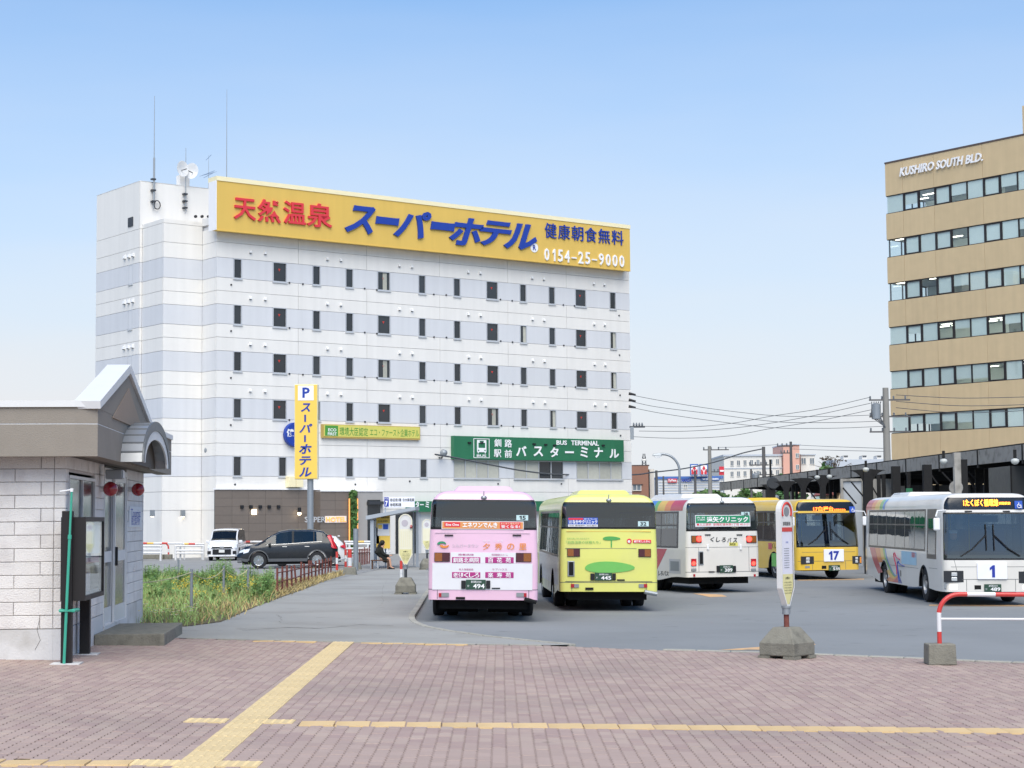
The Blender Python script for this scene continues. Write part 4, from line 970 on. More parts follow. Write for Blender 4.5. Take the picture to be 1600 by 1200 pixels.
# insulator bracket on the hotel's right corner
hbk = thing('wire_bracket', 'dark insulator bracket on the right corner of the hotel', 'bracket', at(988, 680, 130))
b0 = at(988, 680, 130)
for py, L_ in ((617, .5), (627, .5), (637, .5)):
    p = at(989, py, 130) - b0; MB().tube([p + Vector((-.3, 0, .1)), p + Vector((.2, 0, 0))], [.12, .07], 6).build('insulator', 'ink', hbk)
p = at(988, 667, 130) - b0; MB().box(p.x - .2, p.x + .9, -.08, .08, p.z - .06, p.z + .06).build('arm', 'steel_dark', hbk); MB().box(p.x - .15, p.x + .1, -.1, .1, p.z - .9, p.z).build('strut', 'galv', hbk)
for k in range(4): MB().lathe([(.04, 0), (.08, .08), (.03, .25)], 8, 'Z', (p.x + .1 + k * .2, 0, p.z + .05)).build('insulator', 'porcelain', hbk)

# ================================================================ STATION CANOPY
mat('canopy_black', '1c1c1d', 0.85, var=.2, scale=3); mat('canopy_grey', '98958f', 0.8, var=.15, scale=2, dirt=('5a5853', .7, 2.5)); mat('globe', 'b9bcb9', .35, var=.05)
cn = thing('station_canopy', 'long dark station canopy on black steel posts behind the buses', 'canopy', (0, 0, 0))
FA = [(1124, 755), (1242, 741), (1326, 724.5), (1400, 711), (1497, 700), (1600, 691), (1680, 684)]
ZC = 4.75
def cpt(px, py):
    d = ray(px, py); t = (ZC - CAM.z) / d.z; p = CAM + d * t; return p
CP = [cpt(*p) for p in FA]; c0, c1 = CP[0], CP[-1]
dirc = (c1 - c0); 
def cx(y): return c0.x + (c1.x - c0.x) * (y - c0.y) / (c1.y - c0.y)
ys_ = [c0.y + (c1.y - c0.y) * i / 14 for i in range(15)]
for a, b in zip(ys_, ys_[1:]):       # fascia boards
    MB().hexa([(cx(a), a, ZC - .55), (cx(b), b + .06, ZC - .55), (cx(b) + .1, b + .06, ZC - .55), (cx(a) + .1, a, ZC - .55), (cx(a), a, ZC), (cx(b), b + .06, ZC), (cx(b) + .1, b + .06, ZC), (cx(a) + .1, a, ZC)]).build('fascia_board', 'canopy_grey', cn)
    MB().box(cx(b) - .03, cx(b) + .05, b - .05, b + .05, ZC - .68, ZC + .02).build('fascia_clip', 'canopy_black', cn)
WID = 7.0
MB().hexa([(cx(c1.y) + .02, c1.y, ZC - .05), (cx(c1.y) + WID, c1.y, ZC - .7), (cx(c0.y) + WID, c0.y, ZC - .7), (cx(c0.y) + .02, c0.y, ZC - .05),
           (cx(c1.y) + .02, c1.y, ZC + .05), (cx(c1.y) + WID, c1.y, ZC - .55), (cx(c0.y) + WID, c0.y, ZC - .55), (cx(c0.y) + .02, c0.y, ZC + .05)]).build('roof', 'canopy_black', cn)
for y in ys_[1:]:                    # rafters
    MB().hexa([(cx(y) + .1, y - .06, ZC - .42), (cx(y) + WID, y - .06, ZC - .95), (cx(y) + WID, y + .06, ZC - .95), (cx(y) + .1, y + .06, ZC - .42),
               (cx(y) + .1, y - .06, ZC - .06), (cx(y) + WID, y - .06, ZC - .72), (cx(y) + WID, y + .06, ZC - .72), (cx(y) + .1, y + .06, ZC - .06)]).build('rafter', 'canopy_black', cn)
def post(px, Y, w_=.3, br=True, zt_=ZC - .6):
    x = at(px, 760, Y).x; g0_ = T(x, Y) - .1
    mb = MB().box(x - w_ / 2, x + w_ / 2, Y - w_ / 2, Y + w_ / 2, g0_, zt_)
    p_ = mb.build('post', 'canopy_black', cn)
    if br:
        for sgn in (-1, 1):
            arc = [(x + sgn * w_ * .4, Y, zt_ - .75)] + [(x + sgn * (w_ * .4 + .6 * (1 - math.cos(t))), Y, zt_ - .75 + .7 * math.sin(t)) for t in [i * .262 for i in range(1, 7)]]
            poly = arc + [(x + sgn * w_ * .4, Y, zt_)]
            MB().slab([(a, b - .1, c) for a, b, c in (poly if sgn > 0 else poly[::-1])], (0, .2, 0)).build('bracket', 'canopy_black', p_)
for px, Y in ((1205, 106), (1228.5, 97), (1255, 90), (1285.5, 84), (1356, 74)): post(px, Y, .24 if px < 1300 else .36)
for px, Y in ((1400, 70), (1449, 68), (1504, 62)): post(px, Y, .30, False)
for px, Y in ((1238.5, 108), (1244.5, 108), (1297.5, 100), (1304.5, 100), (1373, 84), (1381, 84), (1420, 80), (1527, 75), (1541, 75), (1552, 74)): post(px, Y, .15, False)
x = at(1494.5, 700, 56.5); MB().box(x.x - .1, x.x + .1, 56.4, 56.6, T(x.x, 56) - .1, ZC - .55).build('post', 'canopy_grey', cn)
for px0, py0, px1, py1, Y in ((1262, 763, 1276, 782, 92), (1317, 762, 1338, 787, 80), (1330, 753, 1350, 777, 80), (1361, 757, 1372, 776, 84), (1412, 776, 1422, 757, 76), (1455, 742, 1465, 756, 74), (1472, 738, 1490, 757, 70), (1514, 737, 1524, 748, 72), (1511, 745, 1524, 765, 72)):
    MB().tube([at(px0, py0, Y), at(px1, py1, Y)], .035, 5).build('tie_rod', 'canopy_black', cn)
for px, py, Y in ((1277, 746, 82), (1296, 745, 80), (1353, 734, 70), (1474.5, 721, 60), (1586, 721, 54)):
    p = at(px, py, Y); l_ = MB().tube([(p.x, p.y, p.z + .1), (p.x, p.y, p.z + .35)], .05, 6).build('lamp_stem', 'canopy_black', cn)
    MB().lathe([(.05, .09), (.11, .06), (.125, 0), (.09, -.06), (.03, -.09)], 14, 'Z', p).build('lamp_globe', 'globe', l_, smooth=50)
# panels under the canopy
mat('board_grey', 'aab0b6', .6, var=.04); mat('screen_dark', '3b3d3f', .4, var=.2, scale=2)
bd = thing('hoarding_board', 'large pale grey board with frame under the canopy behind the yellow bus', 'board', (0, 0, 0)); Yb = 86.0
a, b = at(1317, 752, Yb), at(1347, 800, Yb); MB().box(a.x, b.x, Yb, Yb + .1, -.2, a.z).build('panel', 'board_grey', bd)
for q in ((a.x - .12, a.x), (b.x, b.x + .12)): MB().box(q[0], q[1], Yb - .08, Yb + .1, -.3, a.z + .12).build('frame_post', 'canopy_grey', bd)
MB().box(a.x, b.x, Yb - .08, Yb + .1, a.z, a.z + .12).build('frame_rail', 'canopy_grey', bd)
MB().box(b.x + .12, b.x + 1.6, Yb - .02, Yb + .08, -.2, a.z + .1).build('side_panel', 'canopy_grey', bd)
cb = thing('clock_box', 'black box with round clock hanging under the canopy end', 'clock', (0, 0, 0)); p = at(1205, 755, 100)
MB().lathe([(.3, -.1), (.34, 0), (.34, .15)], 20, 'Y', (p.x + .1, 100, p.z)).build('clock_face', 'screen_dark', cb); a, b = at(1197.5, 765, 100), at(1212, 789, 100); MB().box(a.x, b.x, 100, 100.4, b.z, a.z).build('box', 'canopy_black', cb); MB().tube([(p.x, 100.2, a.z), (p.x, 100.2, p.z + 1.3)], .06, 6).build('hanger', 'canopy_black', cb)
kk = thing('station_kiosk', 'dark glazed kiosk under the right part of the canopy', 'kiosk', (0, 0, 0)); Yk = 66.0
a, b = at(1578, 728, Yk), at(1700, 800, Yk); MB().box(a.x, b.x, Yk, Yk + 3, -.5, a.z).build('wall', 'screen_dark', kk)
for q in range(5): MB().box(a.x + q * .55, a.x + q * .55 + .05, Yk - .04, Yk, -.5, a.z).build('mullion', 'canopy_black', kk)
MB().box(a.x, b.x, Yk - .05, Yk, 2.9, 2.98).build('mullion', 'canopy_black', kk)
pt = thing('platform_hut', 'low dark waiting room with pale windows under the canopy', 'building', (0, 0, 0)); Yp = 92.0
a, b = at(1422, 755, Yp), at(1640, 800, Yp); MB().box(a.x, b.x, Yp, Yp + 4, -.6, a.z - .1).build('wall', 'screen_dark', pt)
for px in (1423, 1452, 1472, 1511, 1528, 1541, 1552): pa = at(px, 742, Yp - 1); MB().box(pa.x - .1, pa.x + .05, Yp - .1, Yp, -.6, ZC - .7).build('mullion', 'canopy_black', pt)
mt = thing('round_mirror', 'round grey mirror back on a post above the white bus roof', 'mirror', (0, 0, 0)); p = at(1493.5, 762, 57.2); MB().lathe([(.21, 0), (.22, .02), (.20, .05), (.05, .08)], 24, 'Y', (p.x, 57.15, p.z)).build('disc', 'canopy_grey', mt)
# timetable display between canopy posts
sg = thing('timetable_sign', 'small dark green timetable sign under the canopy behind the white bus', 'sign', (0, 0, 0)); a, b = at(1416, 763, 75), at(1426, 775, 75); MB().box(a.x, b.x, 75, 75.1, b.z, a.z).build('panel', 'sign_green', sg); MB().box(a.x + .05, a.x + .1, 75.02, 75.08, -.4, b.z).build('post', 'canopy_black', sg)
# ================================================================ BUSES
mat('tyre', '26272a', 0.85, var=.12, scale=8); mat('rim', 'a9abad', 0.4, metal=.6, var=.1); mat('under', '151617', 0.9); mat('gasket', '1b1c1f', 0.5); mat('rubber', '2a2b2e', 0.8)
mat('band_black', '2b2d31', 0.3, spec=.5); mat('seat_blue', '3d4c70', 0.85, var=.15, scale=8); mat('bus_floor', '55585a', 0.8); mat('handrail', 'd9b43c', 0.4)
mat('amber', '8c5220', 0.25, var=.12, spec=.6); mat('amber_bright', 'd88a3a', 0.25, spec=.6); mat('lamp_red_dark', '4a1c24', 0.25, spec=.6); mat('lamp_red', 'a8202c', 0.25, spec=.6); mat('lamp_red_lit', 'ff3b30', 0.4, emit=3.0)
mat('lamp_clear', 'c9cdd0', 0.15, metal=.3, spec=.7); mat('lamp_warm_lit', 'ffe2b0', 0.4, emit=4.0); mat('plate_green', '2c4a3c', 0.5, var=.05); mat('sticker_pale', 'bcd6d8', 0.5); mat('sticker_orange', 'd9945a', 0.5); mat('sticker_white', 'dcdce0', 0.5); mat('magenta', 'a8327c', 0.5)
mat('print_grey', 'b9b3bb', 0.5); mat('print_orange', 'e08a3c', 0.5); mat('print_green', '2f8a62', 0.5); mat('print_blue', '2b55b5', 0.5); mat('seam', '5c5f63', 0.8); mat('led', 'ff9a2e', 0.5, emit=3.5); mat('led_red', 'ff6a22', 0.5, emit=3.5); mat('led_black', '15171b', 0.2, spec=.6)
mat('number_blue', '24379a', 0.5); mat('rb_red', 'c0404e', 0.35, coat=.5); mat('rb_orange', 'e0843f', 0.35, coat=.5); mat('rb_yellow', 'e2b84a', 0.35, coat=.5); mat('rb_green', '6fae5c', 0.35, coat=.5); mat('rb_blue', '4f86cf', 0.35, coat=.5); mat('rb_navy', '3b4a9c', 0.35, coat=.5)
mat('white_board', 'e9eaf2', 0.5); mat('pale_blue', 'a9cfe4', 0.5); mat('grille_grey', '8b9094', 0.6, metal=.2); mat('puddle_green', '6fb85c', 0.5); mat('leaf_umbrella', '4f9f52', 0.5); mat('skin', 'c79a80', 0.6); mat('cap_white', 'dfe1e4', 0.7); mat('uniform', '39404e', 0.8)
BUS_GLASS = glass('bus_glass', (0.34, 0.39, 0.40), 0.08, wob=.02); BUS_GLASS_DARK = glass('bus_glass_dark', (0.10, 0.12, 0.13), 0.07, wob=.03); WS_GLASS = glass('windscreen_glass', (0.50, 0.56, 0.57), 0.10)

WHEEL = MB().lathe([(.27, -.14), (.38, -.145), (.455, -.13), (.475, -.09), (.478, 0), (.475, .09), (.455, .13), (.38, .145), (.27, .14)], 30, 'X', caps=False).mesh('tyre', 'tyre', 40)
def rim_mesh():
    mb = MB().lathe([(.27, 0.05), (.275, .135), (.25, .13), (.22, .05), (.12, .05), (.11, .12), (.04, .13)], 24, 'X')
    for i in range(8):
        a = i * math.pi / 4; mb.lathe([(.018, .05), (.018, .075)], 6, 'X', (0, .165 * math.cos(a), .165 * math.sin(a)))
    return mb.mesh('rim', 'rim', 40)
RIM = rim_mesh()
SEAT = MB(); SEAT.box(-.21, .21, -.2, .22, 0, .12).hexa([(-.21, -.25, .1), (.21, -.25, .1), (.21, -.15, .1), (-.21, -.15, .1), (-.2, -.33, .75), (.2, -.33, .75), (.2, -.25, .75), (-.2, -.25, .75)])
SEATM = SEAT.mesh('seat', 'seat_blue')
HB = 2.97
def sup(t): return 1 - math.sqrt(max(0, 1 - t * t))
class Bus:
    RC, RF_ = 0.13, 0.20
    def __init__(s, name, label, L, fr, paint, group):
        s.L = L; s.fr = fr; s.paint = paint; s.root = thing(name, label, 'bus', fr=fr, group=group); s.areas = []; s.z = {.62, .95, 1.12, 1.35, 2.60, 2.66, 2.72, 2.80, 2.86, 2.90, 2.92, 2.95, HB}
        s.axles = (3.0, L - 2.35)
    def W(s, z):
        if z <= 1.35: return 1.245
        if z <= 2.6: return 1.245 - .045 * (z - 1.35) / 1.25
        return 1.2 - .40 * sup((z - 2.6) / (HB - 2.6))
    def RY(s, z):
        if z <= 1.35: return 0.0
        if z <= 2.72: return .05 * (z - 1.35) / 1.37
        return .05 + .22 * sup((z - 2.72) / (HB - 2.72))
    def FY(s, z):
        if z <= 1.1: return s.L
        if z <= 2.86: return s.L - .20 * ((z - 1.1) / 1.76) ** 1.3
        return s.L - .20 - .22 * sup((z - 2.86) / (HB - 2.86))
    def P(s, side, a, z, d=0.0):
        """point on the skin; side r/f: a in [-2,2] (|a|>1 runs round the corner), side +/-: a = y; d = offset outwards"""
        W = s.W(z)
        if side in '+-':
            return Vector(((W + d) * (1 if side == '+' else -1), a, z))
        rc = s.RC if side == 'r' else s.RF_; y0 = s.RY(z) if side == 'r' else s.FY(z); dy = -1 if side == 'r' else 1
        bul = .05 * (1 - min(1, abs(a)) ** 2) if side == 'f' else .015 * (1 - min(1, abs(a)) ** 2)
        if abs(a) <= 1: return Vector((a * (W - rc), y0 + dy * (d + bul), z))
        t = (abs(a) - 1) * math.pi / 2; sg = 1 if a > 0 else -1
        return Vector((sg * (W - rc + (rc + d) * math.sin(t)), y0 - dy * rc + dy * (rc + d) * math.cos(t), z))
    def area(s, side, a0, a1, z0, z1, name, m, key=None): s.areas.append((side, a0, a1, z0, z1, name, m, key if key is not None else len(s.areas))); s.z |= {z0, z1}
    def zb(s, side, a):
        if side in '+-':
            z = .36 if a > 2.2 else (.36 + .14 * max(0, min(1, (2.2 - a) / 1.2)))
            for ax in s.axles:
                dd = abs(a - ax)
                if dd < .60: z = max(z, .40 + math.sqrt(.60 ** 2 - dd ** 2))
            return z
        return .50 if side == 'r' else .36
    def shell(s):
        L = s.L; zs = sorted(s.z); br = {'r': {-1, -.5, 0, .5, 1}, 'f': {-1, -.66, -.33, 0, .33, .66, 1}, '+': set(), '-': set()}
        for k in ('r', 'f'):
            for q in (1.2, 1.4, 1.6, 1.8, 2.0): br[k] |= {q, -q}
        for k in '+-':
            br[k] |= {.45, 1.2, 2.2, L - .75}
            for ax in s.axles:
                br[k] |= {ax + .60 * math.sin(i * math.pi / 16) for i in range(-8, 9)}
        for sd, a0, a1, z0, z1, *_ in s.areas: br[sd] |= {a0, a1}
        def clean(l):
            o_ = []
            for v in sorted(l):
                if not o_ or v - o_[-1] > 1e-3: o_.append(v)
            return o_
        br = {k: clean(v) for k, v in br.items()}
        per = [('r', a) for a in br['r']] + [('+', y) for y in br['+']] + [('f', a) for a in reversed(br['f'])] + [('-', y) for y in reversed(br['-'])]
        zs = [z for z in zs if z > .6]; rows = [[None] * len(per)] + [[None] * len(per) for _ in zs]
        vs = []
        for i, (sd, a) in enumerate(per):
            zb_ = s.zb(sd, a)
            for j in range(len(zs) + 1):
                z = zb_ if j == 0 else max(zs[j - 1], zb_ + .004 * j if zs[j - 1] < zb_ else 0)
                vs.append(s.P(sd, a, z)); rows[j][i] = len(vs) - 1
        n = len(per); groups = {}
        for i in range(n):
            i2 = (i + 1) % n; sd, a = per[i]; sd2, a2 = per[i2]
            for j in range(len(zs)):
                zm = (zs[j] + (zs[j - 1] if j else .5)) / 2; key = ('body', s.paint, 'body')
                if sd == sd2:
                    am = (a + a2) / 2
                    for q in s.areas:
                        if q[0] == sd and q[1] < am < q[2] and q[3] < zm < q[4]: key = (q[5], q[6], q[7])
                groups.setdefault(key, []).append((rows[j][i], rows[j][i2], rows[j + 1][i2], rows[j + 1][i]))
        top = [rows[-1][i] for i in range(n)]; c = len(vs); vs.append(Vector((0, L / 2, HB + .02)))
        groups[('body', s.paint, 'body')] += [(top[i], top[(i + 1) % n], c) for i in range(n)]
        for (name, m, key), fs in groups.items():
            used = sorted({v for f in fs for v in f}); mp_ = {v: k for k, v in enumerate(used)}; mb = MB(); mb.v = [tuple(vs[v]) for v in used]; mb.f = [tuple(mp_[v] for v in f) for f in fs]
            o = mb.build(name, m, s.root, smooth=35)
            if name == 'body': s.body = o
        # arch lips, wheels, floor, underside
        wm = MB()
        for ax, dual in zip(s.axles, (True, False)):
            for sg in (-1, 1):
                MB().tube([(sg * 1.235, ax + .60 * math.cos(t), .40 + .60 * math.sin(t)) for t in [i * math.pi / 14 for i in range(15)]], .022, 5).build('arch_trim', 'rubber', s.root)
                ty = put('wheel', WHEEL, s.root, (sg * 1.07, ax, .475)); rm = put('rim', RIM, ty)
                if sg < 0: rm.rotation_euler = (0, 0, math.pi)
                if dual: put('wheel', WHEEL, s.root, (sg * .74, ax, .475))
                wm.box(sg * .55 - .02, sg * .55 + .02, ax - .66, ax + .66, .3, 1.08); wm.box(min(sg * .55, sg * 1.2), max(sg * .55, sg * 1.2), ax - .66, ax + .66, 1.06, 1.08)
        wm.build('wheel_well', 'under', s.root)
        u = MB().box(-1.15, 1.15, .12, L - .2, .50, .60); u.box(-.6, .6, .4, L - 1, .30, .5); u.box(-1.0, 1.0, .35, 2.1, .28, .5); u.build('chassis', 'under', s.root)
        MB().tube([(-.9, 3.0, .475), (.9, 3.0, .475)], .1, 8).build('axle', 'under', s.root)
        MB().box(-1.18, 1.18, .2, L - .25, .82, .86).build('floor', 'bus_floor', s.root)
        MB().hexa([(-.75, 1.5, HB - .03), (.75, 1.5, HB - .03), (.75, 4.2, HB - .03), (-.75, 4.2, HB - .03), (-.62, 1.7, HB + .13), (.62, 1.7, HB + .13), (.62, 4.0, HB + .13), (-.62, 4.0, HB + .13)]).build('roof_unit', s.paint, s.root, bevel=.05)
    def seats(s):
        for k in range(9):
            y = 1.3 + k * .86
            for x in (-.95, -.5, .5, .95):
                if 3.9 < y < 6.0 and x < 0: continue
                put('seat', SEATM, s.root, (x, y, 1.22))
        for y in (3.2, 5.2, 7.4):
            for x in (-.3, .3): MB().tube([(x, y, .86), (x, y, 2.7)], .018, 6).build('handrail', 'handrail', s.root)
    # flat things on the rear / front, placed from photo pixels
    def rp(s, px, py): return s.fr.px(px, py, 0.0)
    def fp(s, px, py): return s.fr.px(px, py, s.L)
    def yr(s, z, d): return s.RY(z) - d - .012
    def rect(s, x0, y0, x1, y1, name, m, parent=None, d=.008, side='r', bevel=0, th=.02):
        pf = s.rp if side == 'r' else s.fp
        (xa, za), (xb, zb_) = pf(x0, y0), pf(x1, y1); xa, xb = min(xa, xb), max(xa, xb); zb_, za = min(za, zb_), max(za, zb_)
        if side == 'r': y = lambda z: s.RY(z) - .016; sg = -1
        else:
            ym = max(s.P('f', max(-1, min(1, q / (s.W(1) - .2))), 1.0).y - s.L for q in (xa, xb, (xa + xb) / 2)); y = lambda z: s.FY(z) + max(0, ym); sg = 1
        v = [(xa, y(zb_) - sg * th, zb_), (xb, y(zb_) - sg * th, zb_), (xb, y(zb_) + sg * d, zb_), (xa, y(zb_) + sg * d, zb_), (xa, y(za) - sg * th, za), (xb, y(za) - sg * th, za), (xb, y(za) + sg * d, za), (xa, y(za) + sg * d, za)]
        mb = MB(); mb.hexa(v)
        if sg < 0: mb.f = [tuple(reversed(f)) for f in mb.f]
        return mb.build(name, m, parent or s.root, bevel=bevel)
    def text(s, t, x0, y0, x1, y1, m, parent=None, d=.012, bold=0.0, side='r', shear=0.0, name='lettering', ext=0, fit='both'):
        pf = s.rp if side == 'r' else s.fp
        (xa, za), (xb, zb_) = pf(x0, y0), pf(x1, y1); zm = (za + zb_) / 2
        if side == 'r': y = s.RY(zm) - .016 - d; r = (1, 0, 0); u = Vector((0, (s.RY(zm + .1) - s.RY(zm - .1)) / .2, 1)).normalized()
        else: y = s.FY(zm) + .05 + d; r = (-1, 0, 0); u = Vector((0, (s.FY(zm + .1) - s.FY(zm - .1)) / .2, 1)).normalized()
        return letter(name, t, m, parent or s.root, ((xa + xb) / 2, y, zm), r, u, abs(xb - xa), abs(za - zb_), ext, bold, shear, fit=fit)
    def gasket(s, side, a0, a1, z0, z1, t=.05, r=.10, m='gasket', parent=None):
        """dark rubber rim with rounded inner corners round a window"""
        def rr(a, z): return s.P(side, a, z, .004)
        sc_ = (s.W(1.5) - (s.RC if side == 'r' else s.RF_)) if side in 'rf' else 1.0
        out = []; inn = []; n = 5
        for (ca, cz, qa, qz) in ((a0, z0, 1, 1), (a1, z0, -1, 1), (a1, z1, -1, -1), (a0, z1, 1, -1)):
            for k in range(n + 1):
                th = k / n * math.pi / 2
                if (qa, qz) == (1, 1): an = math.pi + th
                elif (qa, qz) == (-1, 1): an = 1.5 * math.pi + th
                elif (qa, qz) == (-1, -1): an = th
                else: an = .5 * math.pi + th
                inn.append((ca + qa * (t + r) / sc_ + r * math.cos(an) / sc_, cz + qz * (t + r) + r * math.sin(an)))
                if k < n / 2: oa, oz = {(1, 1): (ca, cz + qz * (1 - 2 * k / n) * r), (-1, 1): (ca + qa * (1 - 2 * k / n) * r / sc_, cz), (-1, -1): (ca, cz + qz * (1 - 2 * k / n) * r), (1, -1): (ca + qa * (1 - 2 * k / n) * r / sc_, cz)}[(qa, qz)]
                else: oa, oz = {(1, 1): (ca + qa * (2 * k / n - 1) * r / sc_, cz), (-1, 1): (ca, cz + qz * (2 * k / n - 1) * r), (-1, -1): (ca + qa * (2 * k / n - 1) * r / sc_, cz), (1, -1): (ca, cz + qz * (2 * k / n - 1) * r)}[(qa, qz)]
                out.append((oa, oz))
        # refine long edges
        O, I = [], []; N = len(out)
        for i in range(N):
            j = (i + 1) % N; da = abs(out[j][0] - out[i][0]); k = max(1, int(da / .2), int(abs(out[j][1] - out[i][1]) / .25))
            for q in range(k):
                f = q / k; O.append((out[i][0] + (out[j][0] - out[i][0]) * f, out[i][1] + (out[j][1] - out[i][1]) * f)); I.append((inn[i][0] + (inn[j][0] - inn[i][0]) * f, inn[i][1] + (inn[j][1] - inn[i][1]) * f))
        N = len(O); mb = MB(); mb.v = [tuple(rr(*p)) for p in O] + [tuple(s.P(side, p[0], p[1], .010)) for p in I]; mb.f = [(i, (i + 1) % N, N + (i + 1) % N, N + i) for i in range(N)]
        return mb.build('window_gasket', m, parent or s.root)
    def seamline(s, side, pts, w_=.012, m='seam', name='panel_seam'):
        mb = MB()
        for (a, z), (b, z2) in zip(pts, pts[1:]):
            k = max(1, int(abs(b - a) / (.15 if side in 'rf' else 1)))
            for q in range(k):
                f0, f1 = q / k, (q + 1) / k; A = (a + (b - a) * f0, z + (z2 - z) * f0); B = (a + (b - a) * f1, z + (z2 - z) * f1)
                if abs(B[1] - A[1]) > abs(B[0] - A[0]) : o = (w_ / 2, 0)
                else: o = (0, w_ / 2)
                mb.add([s.P(side, A[0] - o[0], A[1] - o[1], .003), s.P(side, B[0] - o[0], B[1] - o[1], .003), s.P(side, B[0] + o[0], B[1] + o[1], .003), s.P(side, A[0] + o[0], A[1] + o[1], .003)], [(0, 1, 2, 3)])
        return mb.build(name, m, s.root)
    def decal(s, side, polys, m, name, d=.003, parent=None):
        """polys in (a, z); quads or ngons on the flat skin"""
        mb = MB()
        for p in polys:
            v = [s.P(side, a, z, d) for a, z in p]; mb.add(v, [tuple(range(len(v)))])
        return mb.build(name, m, parent or s.root)
def px_side(b, px, py, side):
    x = b.W(1.3) * (1 if side == '+' else -1); return b.fr.pxx(px, py, x)

def rear_lamp(b, x0, y0, x1, y1, red_inner_right, lit=False):
    h = b.rect(x0, y0, x1, y1, 'tail_light', 'gasket', d=.012); xm = (x0 + x1) / 2; e = .7
    a = b.rect(x0 + e, y0 + e, xm, y1 - e, 'lens', 'lamp_red_dark' if not red_inner_right else 'amber', h, d=.022)
    c = b.rect(xm, y0 + e, x1 - e, y1 - e, 'lens', 'amber' if not red_inner_right else ('lamp_red' if lit else 'lamp_red_dark'), h, d=.022)
def place(px, py_ground, heading, roll_px=None):
    p = gp(px, py_ground, -0.07); return p
def bus_frame(px, Y, heading):
    """rear centre at photo column px and depth Y; heading clockwise from +Y"""
    x = at(px, 860, Y).x; z = T(x, Y) - .07
    return Fr((x, Y, z), -heading, math.atan(TILT) * math.cos(heading) * max(0, min(1, (60 - Y) / 26)))
def plate(b, x0, y0, x1, y1, num, side='r'):
    p = b.rect(x0, y0, x1, y1, 'number_plate', 'plate_green', d=.03, side=side); w_, h_ = x1 - x0, y1 - y0
    b.text('釧路200', x0 + w_ * .25, y0 + h_ * .1, x1 - w_ * .22, y0 + h_ * .33, 'letter_white', p, d=.034, side=side, bold=.0)
    b.text(num, x0 + w_ * .36, y0 + h_ * .42, x1 - w_ * .06, y1 - h_ * .1, 'letter_white', p, d=.034, side=side, bold=.02)
    b.text('か', x0 + w_ * .07, y0 + h_ * .52, x0 + w_ * .17, y0 + h_ * .74, 'letter_white', p, d=.034, side=side)
    return p
def side_windows(b, side, n=6, y0=1.0, y1=None, z0=1.42, z1=2.50, split=2.12):
    y1 = y1 or b.L - 1.5; b.area(side, y0 - .1, y1 + .1, z0 - .06, z1 + .06, 'window_band', 'band_black', 'band' + side)
    wd = (y1 - y0) / n
    for i in range(n):
        a, c = y0 + i * wd + .035, y0 + (i + 1) * wd - .035
        b.area(side, a, c, z0, split - .02, 'side_window', BUS_GLASS); m_ = (a + c) / 2
        b.area(side, a, m_ - .012, split + .02, z1, 'side_window', BUS_GLASS); b.area(side, m_ + .012, c, split + .02, z1, 'side_window', BUS_GLASS)
GB = 'route buses in the bays'
# ---------------------------------------------------------------- pink bus
mat('paint_pink', 'e4bcd3', 0.32, dirt=('a59f93', .22, .9, .45, .75), var=.02, coat=.6); mat('paint_lime', 'd9da76', 0.32, dirt=('a59f93', .22, .9, .45, .75), var=.02, coat=.6); mat('paint_cream', 'dedbd5', 0.32, dirt=('a59f93', .22, .9, .45, .75), var=.03, scale=1.2, coat=.6); mat('paint_yellow', 'dcb63c', 0.32, dirt=('a59f93', .22, .9, .45, .75), var=.03, coat=.6); mat('paint_silver', 'b9bcc2', 0.3, metal=.3, var=.05, coat=.4)
def z4(x, y): return 620 + x / 3.81, 740 + y / 3.81
b = Bus('route_bus', 'pink bus seen from behind, nearest in the bays, with orange window banner', 10.8, bus_frame(753.6, 41.6, R(-0.9)), 'paint_pink', GB)
b.area('r', -1.72, 1.72, 2.10, 2.76, 'rear_window', BUS_GLASS_DARK)
side_windows(b, '-'); side_windows(b, '+'); b.area('f', -1.7, 1.7, 1.28, 2.36, 'windscreen', WS_GLASS); b.shell()
b.gasket('r', -1.74, 1.74, 2.09, 2.77, .045, .13)
def R4(b_, x0, y0, x1, y1, *a, **k): p, q = z4(x0, y0), z4(x1, y1); return b_.rect(p[0], p[1], q[0], q[1], *a, **k)
def T4(b_, t, x0, y0, x1, y1, *a, **k): p, q = z4(x0, y0), z4(x1, y1); return b_.text(t, p[0], p[1], q[0], q[1], *a, **k)
st_ = R4(b, 267, 282, 755, 334, 'window_banner', 'sticker_white'); R4(b, 271, 286, 751, 330, 'banner_face', 'sticker_orange', st_, d=.012)
R4(b, 283, 288, 378, 318, 'oval_badge', 'letter_red', st_, d=.016, bevel=.006); T4(b, 'Ene One', 292, 296, 370, 311, 'letter_white', st_, d=.02, bold=.02)
T4(b, 'エネワンでんき', 392, 290, 598, 322, 'letter_white', st_, d=.018, bold=.03); R4(b, 614, 288, 736, 328, 'red_box', 'letter_red', st_, d=.016)
T4(b, 'まとめて電気代が', 620, 291, 730, 304, 'sign_cream', st_, d=.02); T4(b, '安くなる!', 622, 306, 732, 325, 'letter_white', st_, d=.02, bold=.02)
n_ = R4(b, 712, 247, 782, 279, 'number_sticker', 'sticker_pale'); T4(b, '15', 730, 251, 768, 275, 'ink', n_, d=.014, bold=.02)
for x in (285, 690): R4(b, x, 363, x + 50, 371, 'handle', 'gasket', d=.02)
R4(b, 228, 352, 792, 357, 'panel_crease', 'print_grey', d=.002)
